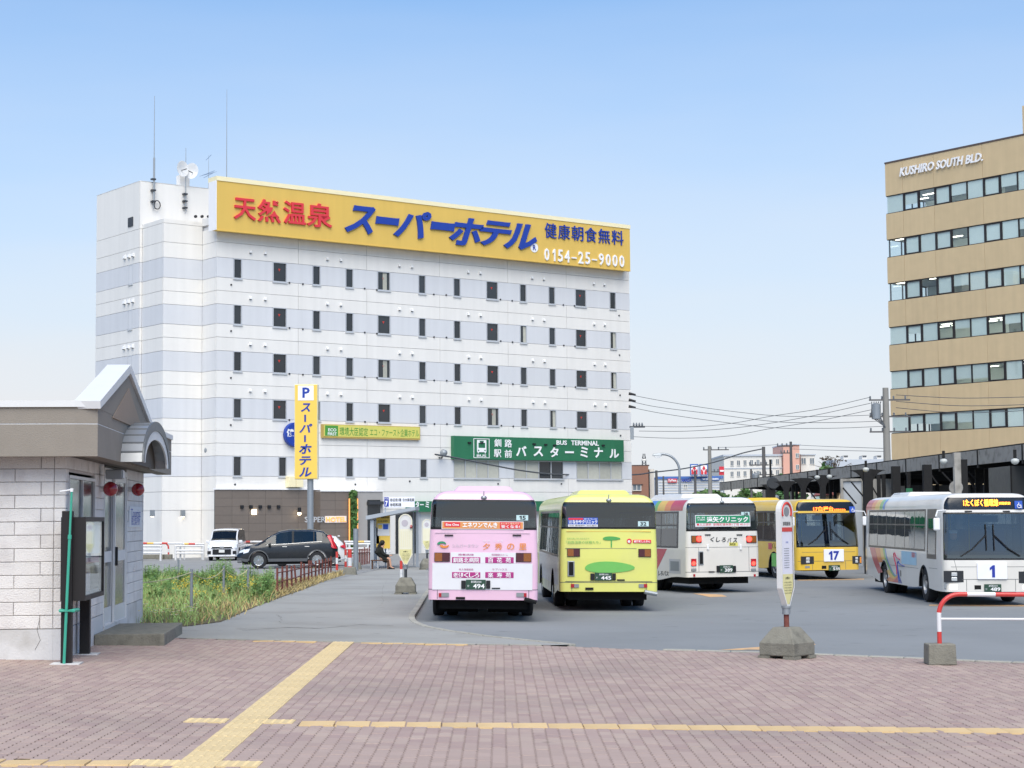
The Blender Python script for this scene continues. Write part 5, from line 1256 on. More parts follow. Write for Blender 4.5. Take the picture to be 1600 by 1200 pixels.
# logo: two-tone swirl, lettering
def swirl(b_, cx, cy, m, up):
    pts = []
    for i in range(13):
        t = i / 12 * math.pi; pts.append((cx + 30 * math.cos(t) * .9, cy - up * 17 * math.sin(t)))
    for i in range(11):
        t = (1 - i / 10) * math.pi; pts.append((cx + 18 * math.cos(t) * .9 + 5, cy + up * 1 - up * 6 * math.sin(t)))
    P_ = []
    for x, y in pts:
        q = b_.rp(*z4(x, y)); P_.append((q[0], b_.RY(q[1]) - .03, q[1]))
    MB().slab(P_, (0, .02, 0)).build('logo', m, b_.root)
swirl(b, 267, 420, 'print_green', 1); swirl(b, 283, 426, 'print_orange', -1)
T4(b, 'シルバータウン', 330, 418, 486, 440, 'print_grey', bold=.005); 
for s_, x in (('夕', 512), ('秀', 584), ('の', 656), ('里', 728)): T4(b, s_, x, 415, x + 44, 454, 'print_orange', bold=.012)
T4(b, 'せき', 512, 394, 556, 408, 'sticker_white'); T4(b, 'しゅう', 578, 394, 632, 408, 'sticker_white')
R4(b, 322, 468, 708, 534, 'white_panel', 'sticker_white', d=.004); R4(b, 212, 532, 807, 694, 'white_panel', 'sticker_white', d=.006)
for x in (328, 526):
    for y in (496, 585):
        o = R4(b, x, y, x + 170, y + 38, 'name_label', 'magenta', d=.012, bevel=.012); t = {(328, 496): '釧路北病院', (526, 496): '百花苑', (328, 585): '老健くしろ', (526, 585): '楽寿苑'}[(x, y)]
        n = len(t)
        for i, c_ in enumerate(t):
            w_ = 158 / n; cx_ = x + 6 + w_ * (i + .5); gw = min(w_ * .92, 32); T4(b, c_, cx_ - gw / 2, y + 4, cx_ + gw / 2, y + 34, 'letter_white', o, d=.016, bold=.012)
for t, x0, x1, y in (('療養病棟', 366, 458, 476), ('特別養護老人ホーム', 565, 660, 477), ('老人保健施設', 370, 456, 564), ('ケアハウス', 568, 656, 564)): T4(b, t, x0, y, x1, y + 13, 'magenta', d=.012)
rear_lamp(b, *z4(224, 470), *z4(316, 524), True); rear_lamp(b, *z4(709, 472), *z4(801, 526), False)
plate(b, *z4(412, 631), *z4(529, 689), '494'); R4(b, 384, 636, 410, 685, 'plate_lamp', 'gasket', d=.04, bevel=.01); R4(b, 532, 636, 556, 685, 'plate_lamp', 'gasket', d=.04, bevel=.01); R4(b, 565, 679, 615, 686, 'handle', 'gasket', d=.02)
b.seamline('r', [(-1.9, .735), (1.9, .735)], .014); b.seamline('r', [(-.93, .735), (-.93, .52)], .012); b.seamline('r', [(.93, .735), (.93, .52)], .012)
for x0, x1, rx0, rx1 in ((266, 310, 250, 266), (712, 756, 756, 772)): R4(b, x0, 709, x1, 733, 'reversing_light', 'grille_grey', d=.015); R4(b, rx0, 711, rx1, 734, 'reflector', 'lamp_red', d=.015)
R4(b, 352, 734, 406, 748, 'tow_hook', 'under', d=.02)
def roof_cam(b_):
    z = 2.86; y = b_.RY(z); MB().lathe([(.07, 0), (.08, .03), (.05, .07)], 10, 'Z', (0, y - .02, z - .07)).build('rear_camera', 'galv', b_.root); MB().tube([(0, y - .02, z), (0, y - .02, z + .1)], .012, 5).build('camera_stem', 'galv', b_.root)
roof_cam(b)
MB().box(-1.45, -1.28, 10.0, 10.25, 2.15, 2.55).build('wing_mirror', 'gasket', b.root, bevel=.03); MB().tube([(-1.2, 10.4, 2.6), (-1.38, 10.2, 2.6), (-1.38, 10.15, 2.5)], .02, 5).build('mirror_arm', 'gasket', b.root)
MB().tube([(.95, -.05, .52), (1.2, .05, .46)], .05, 8).build('exhaust_pipe', 'under', b.root)
for sx in (-.62, .62): MB().box(sx - .5, sx + .5, 2.2, 2.24, .12, .5).build('mud_flap', 'under', b.root)

# ---------------------------------------------------------------- lime bus
b = Bus('route_bus', 'lime yellow bus seen from behind with green island picture and blue window sticker', 10.8, bus_frame(950.5, 46.6, R(-2.4)), 'paint_lime', GB)
b.area('r', -1.72, 1.72, 2.10, 2.76, 'rear_window', BUS_GLASS_DARK); side_windows(b, '-'); side_windows(b, '+'); b.area('f', -1.7, 1.7, 1.28, 2.36, 'windscreen', WS_GLASS)
b.area('-', 1.0, 9.4, .62, 1.36, 'lower_panel', 'paint_silver', 'lp')
b.shell(); b.gasket('r', -1.74, 1.74, 2.09, 2.77, .045, .13)
st_ = R4(b, 1019, 262, 1197, 318, 'window_sticker', 'print_blue'); R4(b, 1022, 264, 1110, 276, 'sticker_red', 'letter_red', st_, d=.012); R4(b, 1020, 302, 1196, 317, 'sticker_strip', 'sticker_white', st_, d=.012)
T4(b, '釧路', 1024, 278, 1042, 298, 'letter_white', st_, d=.014); T4(b, 'なかやクリニック', 1046, 276, 1194, 299, 'letter_white', st_, d=.014, bold=.03); T4(b, '内科 循環器科 消化器科', 1026, 305, 1190, 314, 'ink', st_, d=.016); T4(b, '鶴ケ岱 TEL 0154', 1116, 265, 1192, 275, 'letter_white', st_, d=.014)
n_ = R4(b, 1436, 284, 1500, 314, 'number_sticker', 'sticker_pale'); T4(b, '32', 1450, 288, 1486, 310, 'ink', n_, d=.014, bold=.02)
R4(b, 1010, 342, 1512, 346, 'panel_crease', 'rb_yellow', d=.002)
T4(b, '「釧路湿原の妖精たち」', 1008, 400, 1212, 418, 'rb_green', bold=.0); T4(b, '湿原の森に住むなかまたち', 1012, 382, 1145, 391, 'rb_green')
def ell(b_, cx, cy, rx, ry, m, name, d=.012, n=26, wob=0.0, parent=None):
    P_ = []
    for i in range(n):
        t = -2 * math.pi * i / n; k = 1 + wob * math.sin(3 * t + 1); q = b_.rp(*z4(cx + rx * k * math.cos(t), cy + ry * k * math.sin(t))); P_.append((q[0], b_.RY(q[1]) - .016 - d, q[1]))
    return MB().slab(P_, (0, .012, 0)).build(name, m, parent or b_.root)
R4(b, 1003, 444, 1428, 447, 'panel_seam', 'seam', d=.001); R4(b, 1003, 640, 1520, 643, 'panel_seam', 'seam', d=.001)
ell(b, 1262, 558, 148, 34, 'puddle_green', 'island_picture', wob=.05); ell(b, 1276, 386, 52, 12, 'leaf_umbrella', 'leaf_picture', wob=.06); p0 = z4(1275, 396); p1 = z4(1280, 440); b.rect(p0[0] - .4, p0[1], p1[0] + .2, p1[1], 'leaf_stem', 'leaf_umbrella', d=.01)
ell(b, 1384, 402, 15, 15, 'letter_red', 'round_logo'); ell(b, 1382, 404, 8, 8, 'sticker_white', 'round_logo_centre', d=.018); o = R4(b, 1406, 394, 1514, 414, 'name_label', 'letter_red', d=.012, bevel=.01); T4(b, '釧路新しんきん', 1412, 397, 1508, 411, 'letter_white', o, d=.016, bold=.02)
rear_lamp(b, *z4(1014, 446), *z4(1090, 494), True); rear_lamp(b, *z4(1438, 448), *z4(1513, 496), False)
v_ = R4(b, 1016, 520, 1058, 612, 'air_vent', 'galv', d=.012, bevel=.012); R4(b, 1024, 526, 1051, 606, 'vent_grille', 'under', v_, d=.016)
plate(b, *z4(1178, 590), *z4(1281, 636), '445'); R4(b, 1152, 594, 1176, 634, 'plate_lamp', 'gasket', d=.04, bevel=.01); R4(b, 1283, 594, 1303, 634, 'plate_lamp', 'gasket', d=.04, bevel=.01); R4(b, 1310, 629, 1356, 637, 'handle', 'gasket', d=.02)
b.seamline('r', [(-1.9, .735), (1.9, .735)], .014); b.seamline('r', [(-.85, .735), (-.85, .52)]); b.seamline('r', [(.85, .735), (.85, .52)])
for x0, x1, rx0, rx1 in ((1056, 1084, 1036, 1056), (1440, 1470, 1470, 1490)): R4(b, x0, 657, x1, 678, 'reversing_light', 'grille_grey', d=.015); R4(b, rx0, 657, rx1, 678, 'reflector', 'lamp_red', d=.015)
R4(b, 1122, 678, 1170, 692, 'tow_hook', 'under', d=.02); roof_cam(b)
MB().tube([(.9, -.04, .5), (1.22, .0, .44)], .055, 8).build('exhaust_pipe', 'galv', b.root)
MB().box(-1.48, -1.30, 10.0, 10.25, 2.15, 2.6).build('wing_mirror', 'gasket', b.root, bevel=.03); MB().box(-1.5, -1.3, 10.3, 10.34, 1.4, 2.6).build('mirror_arm', 'gasket', b.root)
for y0, y1 in ((4.6, 5.9), (9.0, 10.0)): b.decal('-', [[(y0, .45), (y0 + .06, .45), (y0 + .06, 2.5), (y0, 2.5)], [(y1, .45), (y1 + .06, .45), (y1 + .06, 2.5), (y1, 2.5)]], 'gasket', 'door_edge', .006)

# ---------------------------------------------------------------- white 28 bus, turned a little
def z5b(x, y): return 980 + x / 5.333, 740 + y / 5.333
def R5(b_, x0, y0, x1, y1, *a, **k): p, q = z5b(x0, y0), z5b(x1, y1); return b_.rect(p[0], p[1], q[0], q[1], *a, **k)
def T5(b_, t, x0, y0, x1, y1, *a, **k): p, q = z5b(x0, y0), z5b(x1, y1); return b_.text(t, p[0], p[1], q[0], q[1], *a, **k)
b = Bus('route_bus', 'white bus seen from behind with lit red tail lights and rainbow roof edge', 10.8, bus_frame(1130, 57.0, R(-18.0)), 'paint_cream', GB)
b28 = b
b.area('r', -1.66, 1.66, 1.93, 2.78, 'rear_window', BUS_GLASS)
side_windows(b, '-', 6, .75, 8.6, 1.45, 2.48, 2.1); side_windows(b, '+'); b.area('f', -1.7, 1.7, 1.28, 2.36, 'windscreen', WS_GLASS); b.shell(); b.seats()
b.gasket('r', -1.68, 1.68, 1.92, 2.79, .05, .08)
st_ = R5(b, 567, 346, 1027, 440, 'window_banner', 'sticker_white'); R5(b, 572, 352, 1022, 410, 'banner_face', 'print_green', st_, d=.012); T5(b, '遠矢クリニック', 662, 358, 1008, 404, 'letter_white', st_, d=.016, bold=.03); T5(b, '内 科', 582, 360, 650, 374, 'letter_white', st_, d=.016, bold=.01); T5(b, '小児科', 584, 378, 650, 392, 'letter_white', st_, d=.016, bold=.01)
T5(b, '●人工透析  釧路町遠矢南1丁目 40-3131', 580, 414, 1018, 432, 'letter_red', st_, d=.014)
n_ = R5(b, 952, 320, 1021, 352, 'number_sticker', 'sticker_pale'); T5(b, '28', 972, 324, 1008, 348, 'ink', n_, d=.018, bold=.02)
for i, c_ in enumerate('くしろバス'): T5(b, c_, 690 + i * 47, 528 + i * 2, 726 + i * 47, 566 + i * 2, 'ink', shear=.2, bold=.02)
o = R5(b, 848, 574, 920, 602, 'yellow_label', 'sign_lime', d=.004); T5(b, '鳥取線', 854, 578, 900, 598, 'ink', o, d=.01)
for x in (648, 912): R5(b, x, 506, x + 46, 514, 'handle', 'gasket', d=.02)
for x0, x1, inner in ((534, 618, 1), (992, 1076, 0)):
    h = R5(b, x0, 517, x1, 576, 'tail_light', 'gasket', d=.012); R5(b, x0 + 3, 520, x0 + 40, 573, 'lens', 'amber' if inner else 'lamp_red', h, d=.022); R5(b, x0 + 40, 520, x1 - 3, 573, 'lens', 'lamp_red' if inner else 'amber', h, d=.022)
    cx_ = x0 + 62 if inner else x0 + 22; p = b.rp(*z5b(cx_, 545)); MB().lathe([(.085, -.035), (.09, -.02)], 14, 'Y', (p[0], b.RY(p[1]) - .016, p[1])).build('brake_bulb', 'lamp_red_lit', h)
for x0 in (532, 1030):
    h = R5(b, x0, 710, x0 + 42, 768, 'lower_light', 'lamp_red', d=.015); p = b.rp(*z5b(x0 + 20, 748)); MB().lathe([(.06, -.035), (.065, -.02)], 14, 'Y', (p[0], b.RY(p[1]) - .014, p[1])).build('brake_bulb', 'lamp_red_lit', h); R5(b, x0, 790, x0 + 42, 812, 'reversing_light', 'grille_grey', d=.015, bevel=.01)
v_ = R5(b, 590, 648, 634, 762, 'air_vent', 'galv', d=.012, bevel=.01); R5(b, 601, 656, 628, 752, 'vent_grille', 'under', v_, d=.018)
plate(b, *z5b(768, 764), *z5b(878, 824), '389'); R5(b, 742, 768, 766, 822, 'plate_lamp', 'gasket', d=.04, bevel=.01); R5(b, 880, 768, 902, 822, 'plate_lamp', 'gasket', d=.04, bevel=.01); R5(b, 676, 814, 724, 822, 'handle', 'gasket', d=.02)
for x in (550, 1054): R5(b, x, 838, x + 14, 858, 'reflector', 'lamp_red', d=.015)
b.seamline('r', [(-1.8, 1.42), (1.8, 1.42)], .01); b.seamline('r', [(-1.9, .66), (1.9, .66)], .014); b.seamline('r', [(.78, 1.42), (.78, .66)], .01); b.seamline('r', [(-.75, 1.42), (-.75, .66)], .01); roof_cam(b)
for x in (661, 935): R5(b, x, 590, x + 16, 634, 'latch', 'white_plastic', d=.03, bevel=.008)
# livery on the left side
def zcol(pxs, py): return [px_side(b, px, py, '-')[0] for px in pxs]
ys5 = zcol([z5b(x, 230)[0] for x in (236, 262, 300, 348, 445)], 783)
sl = .25
for (ya, yb, m_) in ((ys5[4] - .05, ys5[3], 'rb_red'), (ys5[3], ys5[2], 'rb_orange'), (ys5[2], ys5[2] + .6, 'rb_yellow'), (ys5[2] + .6, ys5[2] + .9, 'rb_green'), (ys5[2] + .9, ys5[2] + 1.5, 'rb_blue')):
    zz_ = [2.56, 2.62, 2.68, 2.74, 2.80, 2.85, 2.89]; b.decal('-', [[(ya - sl * (z0 - 2.56), z0), (yb - sl * (z0 - 2.56), z0), (yb - sl * (z1 - 2.56), z1), (ya - sl * (z1 - 2.56), z1)] for z0, z1 in zip(zz_, zz_[1:])], m_, 'roof_stripe', .006)
y1_, _ = px_side(b, *z5b(332, 600), '-'); y2_, _ = px_side(b, *z5b(246, 750), '-')
b.decal('-', [[(y1_, 1.36), (y2_, .66), (y2_ + 1.0, .66), (y2_ + 1.4, 1.36)]], 'rb_red', 'red_wedge', .004)
ya, za_ = px_side(b, *z5b(350, 712), '-'); yb, zb_ = px_side(b, *z5b(446, 850), '-')
b.decal('-', [[(yb, .60), (ya, .60), (ya, 1.05), (yb, 1.05)]], 'paint_silver', 'service_flap', .004); b.decal('-', [[(yb + .12, .68), (ya - .1, .68), (ya - .1, .98), (yb + .12, .98)]], 'grille_grey', 'side_grille', .007)
c_ = px_side(b, *z5b(290, 828), '-'); letter('lettering', 'くしろバス', 'ink', b.root, (-1.252, c_[0], .58), (0, -1, 0), (0, 0, 1), 1.1, .16, 0, .02, .2)

# ---------------------------------------------------------------- fronts
def bus_front(b, zfun, disp, lab, num, pl, led1, led2):
    s = zfun['s']
    R_ = lambda x0, y0, x1, y1, *a, **k: b.rect(*s(x0, y0), *s(x1, y1), *a, side='f', **k)
    T_ = lambda t, x0, y0, x1, y1, *a, **k: b.text(t, *s(x0, y0), *s(x1, y1), *a, side='f', **k)
    return R_, T_
def mirrors(b):
    for sg in (1, -1):
        MB().tube([(sg * 1.1, b.L - .2, 2.52), (sg * 1.4, b.L + .1, 2.5), (sg * 1.45, b.L + .12, 2.35)], .022, 6).build('mirror_arm', 'white_plastic', b.root); MB().box(sg * 1.42 - .09, sg * 1.42 + .09, b.L + .04, b.L + .12, 1.98, 2.32).build('wing_mirror', 'white_plastic', b.root, bevel=.04)
def wipers(b):
    for sg in (-1, 1):
        P_ = [b.P('f', sg * .75, 1.30, .05), b.P('f', sg * .45, 1.5, .06), b.P('f', sg * .1, 1.86, .06)]; o = MB().tube(P_, .018, 5).build('wiper', 'gasket', b.root); MB().tube([b.P('f', sg * .1, 1.45, .05), b.P('f', sg * .1, 2.15, .05)], .014, 5).build('wiper_blade', 'gasket', o)
def dash(b):
    L = b.L; MB().hexa([(-1.1, L - .75, 1.0), (1.1, L - .75, 1.0), (1.1, L - .3, 1.0), (-1.1, L - .3, 1.0), (-1.1, L - .7, 1.32), (1.1, L - .7, 1.32), (1.1, L - .35, 1.25), (-1.1, L - .35, 1.25)]).build('dashboard', 'bus_floor', b.root)
    MB().tube([(.65 + .22 * math.cos(t), L - .85 + .1 * math.sin(t), 1.38 + .19 * math.sin(t)) for t in [i * .4 for i in range(16)]], .02, 6, closed=True).build('steering_wheel', 'gasket', b.root); MB().box(-.35, .35, L - .65, L - .45, 2.2, 2.38).build('fare_display', 'gasket', b.root)
def driver(b, lb):
    x, y = .65, b.L - 1.35; zf = 1.15
    o = thing('person', lb, 'person', fr=b.fr)
    bm = bmesh.new(); sk = bm.verts.layers.skin.verify(); V = {}
    for n, (px, py, pz, rr) in {'pel': (0, 0, .0, .15), 'wst': (0, 0, .18, .14), 'ch': (0, .02, .4, .17), 'nk': (0, .03, .56, .055), 'hd': (0, .05, .66, .085), 'top': (0, .05, .78, .08), 'ls': (-.2, .02, .47, .06), 'le': (-.27, .18, .28, .045), 'lh': (-.15, .42, .3, .035), 'rs': (.2, .02, .47, .06), 're': (.27, .18, .28, .045), 'rh': (.15, .42, .3, .035), 'lk': (-.13, .42, .02, .08), 'rk': (.13, .42, .02, .08), 'lf': (-.13, .5, -.36, .05), 'rf': (.13, .5, -.36, .05)}.items():
        v = bm.verts.new((x + px, y + py, zf + pz)); V[n] = v; v[sk].radius = (rr, rr)
    for a, c in (('pel', 'wst'), ('wst', 'ch'), ('ch', 'nk'), ('nk', 'hd'), ('hd', 'top'), ('ch', 'ls'), ('ls', 'le'), ('le', 'lh'), ('ch', 'rs'), ('rs', 're'), ('re', 'rh'), ('pel', 'lk'), ('pel', 'rk'), ('lk', 'lf'), ('rk', 'rf')): bm.edges.new((V[a], V[c]))
    V['pel'][sk].use_root = True; me = bpy.data.meshes.new('body'); bm.to_mesh(me); bm.free(); me.materials.append(MATS['uniform']); ob = put('body', me, o); ob.modifiers.new('s', 'SKIN'); ob.modifiers.new('u', 'SUBSURF').render_levels = 1
    MB().lathe([(.06, .0), (.095, .05), (.1, .12), (.09, .2), (.05, .235)], 14, 'Z', (x, y + .05, zf + .57)).build('face', 'skin', o, smooth=60); MB().lathe([(.105, .0), (.115, .05), (.12, .08), (.02, .10)], 16, 'Z', (x, y + .05, zf + .745)).build('cap', 'cap_white', o, smooth=50)
    MB().box(x - .22, x + .22, y - .25, y - .17, zf - .1, zf + .65).build('seat_back', 'seat_blue', b.root)
def front_common(b, s, plate_px, num, num_px, led_a, led_a_px, led_b, led_b_px, wc_px, disp_px, head_l, head_r, col_led):
    R_ = lambda q, *a, **k: b.rect(*s(q[0], q[1]), *s(q[2], q[3]), *a, side='f', **k); T_ = lambda t, q, *a, **k: b.text(t, *s(q[0], q[1]), *s(q[2], q[3]), *a, side='f', **k)
    T_(led_a, led_a_px, col_led, d=.03, bold=.02, name='led_text'); T_(led_b, led_b_px, col_led, d=.03, bold=.01, name='led_text')
    o = R_(wc_px, 'access_badge', 'print_blue', d=.03); w_ = wc_px[2] - wc_px[0]; h_ = wc_px[3] - wc_px[1]
    cx_, cy_ = (wc_px[0] + wc_px[2]) / 2, (wc_px[1] + wc_px[3]) / 2; p = b.fp(*s(cx_ + w_ * .02, cy_ + h_ * .16)); k = abs(b.fp(*s(wc_px[0], cy_))[0] - b.fp(*s(wc_px[2], cy_))[0])
    yy = b.FY(p[1]) + .1
    MB().tube([(p[0] + k * .24 * math.cos(t), yy, p[1] + k * .24 * math.sin(t)) for t in [i * math.pi / 7 for i in range(-9, 4)]], k * .045, 4).build('access_symbol', 'letter_white', o); MB().tube([(p[0] + k * .05, yy, p[1] + k * .45), (p[0] + k * .03, yy, p[1] + k * .05), (p[0] - k * .2, yy, p[1] + k * .03), (p[0] - k * .3, yy, p[1] - k * .25)], k * .05, 4).build('access_symbol', 'letter_white', o)
    nb = R_(num_px, 'number_board', 'white_board', d=.04, bevel=.01); w_ = num_px[2] - num_px[0]; h_ = num_px[3] - num_px[1]
    f_ = .36 if len(num) == 1 else .12; T_(num, (num_px[0] + w_ * f_, num_px[1] + h_ * .14, num_px[2] - w_ * f_, num_px[3] - h_ * .12), 'number_blue', nb, d=.05, bold=.035, fit='h')
    plate(b, *s(plate_px[0], plate_px[1]), *s(plate_px[2], plate_px[3]), {'1': '489', '17': '511'}[num], 'f')
    for hd, amb in ((head_l, True), (head_r, True)):
        if hd is None: continue
        h = R_(hd, 'headlight', 'band_black', d=.0, th=.03); w_ = hd[2] - hd[0]; h_ = hd[3] - hd[1]; lf = hd is head_l
        ax = (hd[0] + w_ * .02, hd[0] + w_ * .22) if lf else (hd[2] - w_ * .22, hd[2] - w_ * .02)
        R_((ax[0], hd[1] + h_ * .12, ax[1], hd[3] - h_ * .08), 'indicator', 'amber_bright', h, d=.02, bevel=.01)
        for v in (.14, .55):
            q = (hd[0] + w_ * .38, hd[0] + w_ * .68) if lf else (hd[0] + w_ * .32, hd[0] + w_ * .62); R_((q[0], hd[1] + h_ * v, q[1], hd[1] + h_ * (v + .34)), 'lamp', 'lamp_clear', h, d=.02, bevel=.015)
    return R_, T_
# ---------------------------------------------------------------- white bus number 1
def s6(x, y): return 1340 + x / 6.154, 760 + y / 6.154
xf = at(1547.5, 900, 48.6).x; zf_ = T(xf, 52) - .07
b = Bus('route_bus', 'white rainbow-striped bus numbered 1 facing the camera, cut by the right edge', 10.8, Fr((xf, 48.6 + 10.8, zf_), math.pi, -math.atan(TILT) * .25), 'paint_cream', GB)
b.area('f', -1.62, 1.62, 1.21, 2.45, 'windscreen', WS_GLASS); b.area('f', -1.55, 1.55, 2.53, 2.86, 'destination_display', 'led_black')
b.area('r', -1.66, 1.66, 1.93, 2.78, 'rear_window', BUS_GLASS); side_windows(b, '+', 6, .7, 8.6, 1.45, 2.50, 2.12); side_windows(b, '-'); b.area('+', 8.85, 10.0, 1.20, 2.56, 'driver_window', 'band_black', 'dw'); b.area('+', 9.0, 9.85, 1.32, 2.3, 'driver_pane', BUS_GLASS)
b.shell(); b.seats(); dash(b); mirrors(b); wipers(b); b.gasket('f', -1.64, 1.64, 1.20, 2.46, .04, .08); driver(b, 'seated driver in white cap behind the windscreen of white bus number 1')
R_, T_ = front_common(b, s6, (1212, 940, 1375, 1012), '1', (1142, 735, 1432, 892), '1たくぼく循環線', (1025, 122, 1362, 192), '釧路駅前', (1366, 148, 1478, 176), (1521, 138, 1597, 214), None, (826, 812, 1018, 922), (1545, 818, 1735, 930), 'led')
R_((890, 948, 958, 986), 'fog_light', 'lamp_warm_lit', d=.0); R_((1120, 950, 1184, 990), 'tow_cover', 'under', d=.0); R_((830, 946, 858, 984), 'side_lamp', 'grille_grey', d=.0, bevel=.01); R_((1590, 950, 1660, 986), 'fog_light', 'lamp_warm_lit', d=.0)
for x in (1040, 1405): R_((x, 233, x + 70, 247), 'vent_slot', 'gasket', d=.0)
b.seamline('f', [(-1.5, .69), (1.5, .69)], .012); b.seamline('f', [(-.62, .69), (-.62, .38)]); b.seamline('f', [(.62, .69), (.62, .38)]); b.seamline('f', [(-1.0, 1.02), (1.0, 1.02)], .01); b.seamline('f', [(-.92, 1.22), (-.85, .9)], .01); b.seamline('f', [(.92, 1.22), (.85, .9)], .01)
# rainbow livery on the right side
def S(x, y): 
    p = px_side(b, *s6(x, y), '+'); return p
zz_ = [2.57, 2.62, 2.68, 2.74, 2.80, 2.85, 2.89]
xs_ = [S(x, 160)[0] for x in (70, 122, 155, 198, 226, 246)]
for i, m_ in enumerate(('rb_red', 'rb_orange', 'rb_yellow', 'rb_green', 'rb_blue')): b.decal('+', [[(xs_[i], z0), (xs_[i + 1], z0), (xs_[i + 1], z1), (xs_[i], z1)] for z0, z1 in zip(zz_, zz_[1:])], m_, 'roof_stripe', .006)
# curved bands: control points in photo pixels, outer to inner
def curve(pts, n=14):
    o_ = []
    for i in range(len(pts) - 1):
        p0, p1, p2, p3 = [Vector(pts[k]) for k in (max(0, i - 1), i, i + 1, min(len(pts) - 1, i + 2))]
        for k in range(n // 3):
            t = k / (n // 3); o_.append(p1 * (1 + 2 * t ** 3 - 3 * t * t) + p2 * (3 * t * t - 2 * t ** 3) + (p2 - p0) * .5 * (t ** 3 - 2 * t * t + t) + (p3 - p1) * .5 * (t ** 3 - t * t))
    o_.append(Vector(pts[-1])); return o_
C = [[(112, 562), (140, 680), (180, 790), (228, 880), (290, 950), (330, 958), (392, 962)], [(165, 568), (190, 680), (222, 780), (262, 860), (300, 915), (336, 916), (386, 870)], [(212, 572), (230, 680), (262, 770), (296, 845), (326, 878), (352, 886), (384, 850)], [(240, 575), (258, 680), (288, 762), (318, 826), (344, 862), (362, 872), (380, 850)], [(258, 576), (275, 680), (303, 758), (330, 816), (352, 852), (366, 862), (378, 846)], [(268, 577), (285, 680), (312, 756), (338, 812), (358, 845), (369, 853), (377, 842)]]
CC = [[S(p.x, p.y) for p in curve(c)] for c in C]
arch_ok = lambda p: True
for i, m_ in enumerate(('rb_red', 'rb_orange', 'rb_yellow', 'rb_green', 'rb_blue')):
    A, B = CC[i], CC[i + 1]; polys = []
    for k in range(len(A) - 1):
        q = [A[k], A[k + 1], B[k + 1], B[k]]; c = ((q[0][0] + q[2][0]) / 2, (q[0][1] + q[2][1]) / 2)
        if (c[0] - b.axles[0]) ** 2 + (c[1] - .40) ** 2 < .64 ** 2:
            if polys: b.decal('+', polys, m_, 'rainbow_band', .004); polys = []
            continue
        q = [(y, min(1.385, max(.40, z))) for y, z in q]; polys.append(q)
    if polys: b.decal('+', polys, m_, 'rainbow_band', .004)
def outline(pts, m_, w_=.02): 
    P_ = [S(p.x, p.y) for p in curve(pts)]; MB().tube([(1.249, y, z) for y, z in P_], w_, 4).build('crane_line', m_, b.root)
outline([(380, 845), (378, 790), (362, 720), (350, 670), (352, 640), (362, 650), (372, 680), (408, 705)], 'rb_red'); outline([(408, 905), (396, 880), (388, 800), (384, 740), (392, 720), (405, 745), (450, 768)], 'rb_navy')
q = [S(392, 962), S(432, 966), S(424, 915), S(405, 860), S(398, 790), S(390, 850)]; b.decal('+', [[(y, max(.4, z)) for y, z in q]], 'rb_navy', 'crane_tail', .004)
q0, q1 = S(421, 620), S(568, 760); o = b.decal('+', [[(q0[0], q1[1]), (q1[0], q1[1]), (q1[0], q0[1]), (q0[0], q0[1])]], 'pale_blue', 'side_advert', .005)
letter('lettering', '釧路市', 'letter_red', o, (1.252, q1[0] - .35, (q0[1] + q1[1]) / 2 + .1), (0, 1, 0), (0, 0, 1), .5, .16, 0, .01)
letter('lettering', '釧路バス', 'ink', b.root, (1.25, S(78, 655)[0], 1.02), (0, 1, 0), (0, 0, 1), .45, .1)
b.seamline('+', [(2.2, .86), (b.axles[0] - .65, .86)], .01); b.seamline('+', [(b.axles[0] + .7, .9), (b.axles[1] - .65, .9)], .01); b.seamline('+', [(b.axles[1] + .65, .95), (b.L - .7, .95)], .01)
b.decal('+', [[(8.25, .78), (8.35, .78), (8.35, .9), (8.25, .9)], [(5.4, .6), (5.5, .6), (5.5, .78), (5.4, .78)]], 'gasket', 'side_marker', .006)
for k in range(4): MB().box(.63, .66, 1.9 + k * .22, 2.06 + k * .22, HB + .01, HB + .1).build('roof_grille', 'grille_grey', b.root)

# ---------------------------------------------------------------- yellow bus number 17
def s7(x, y): return 1180 + x / 8.889, 770 + y / 8.889
hd = R(12.5); Yf = 67.5; xf = at(1294.5, 860, Yf).x; fwd = Vector((math.sin(hd), -math.cos(hd), 0)); o0 = Vector((xf, Yf, 0)) - fwd * 10.8
b = Bus('route_bus', 'yellow bus numbered 17 facing the camera between the two white buses', 10.8, Fr((o0.x, o0.y, T(xf, Yf) - .07), math.pi + hd, 0.0), 'paint_yellow', GB)
b.area('f', -1.62, 1.62, 1.21, 2.45, 'windscreen', WS_GLASS); b.area('f', -1.62, 1.55, 2.53, 2.86, 'destination_display', 'led_black')
b.area('r', -1.66, 1.66, 1.93, 2.78, 'rear_window', BUS_GLASS); side_windows(b, '+', 6, .7, 8.6, 1.45, 2.50, 2.12); side_windows(b, '-'); b.area('+', 8.85, 10.0, 1.20, 2.56, 'driver_window', 'band_black', 'dw'); b.area('+', 9.0, 9.85, 1.32, 2.3, 'driver_pane', BUS_GLASS)
b.shell(); b.seats(); dash(b); mirrors(b); wipers(b); b.gasket('f', -1.64, 1.64, 1.20, 2.46, .04, .08)
R_, T_ = front_common(b, s7, (1012, 1005, 1168, 1080), '17', (942, 786, 1222, 952), '17白樺台', (818, 190, 1100, 256), '釧路駅前経由', (1104, 222, 1264, 250), (1326, 190, 1404, 274), None, (632, 884, 812, 988), (1346, 878, 1478, 984), 'led_red')
R_((690, 1016, 756, 1046), 'fog_light', 'grille_grey', d=.0); R_((918, 1012, 982, 1056), 'tow_cover', 'under', d=.0)
for x in (845, 1205): R_((x, 300, x + 65, 314), 'vent_slot', 'gasket', d=.0)
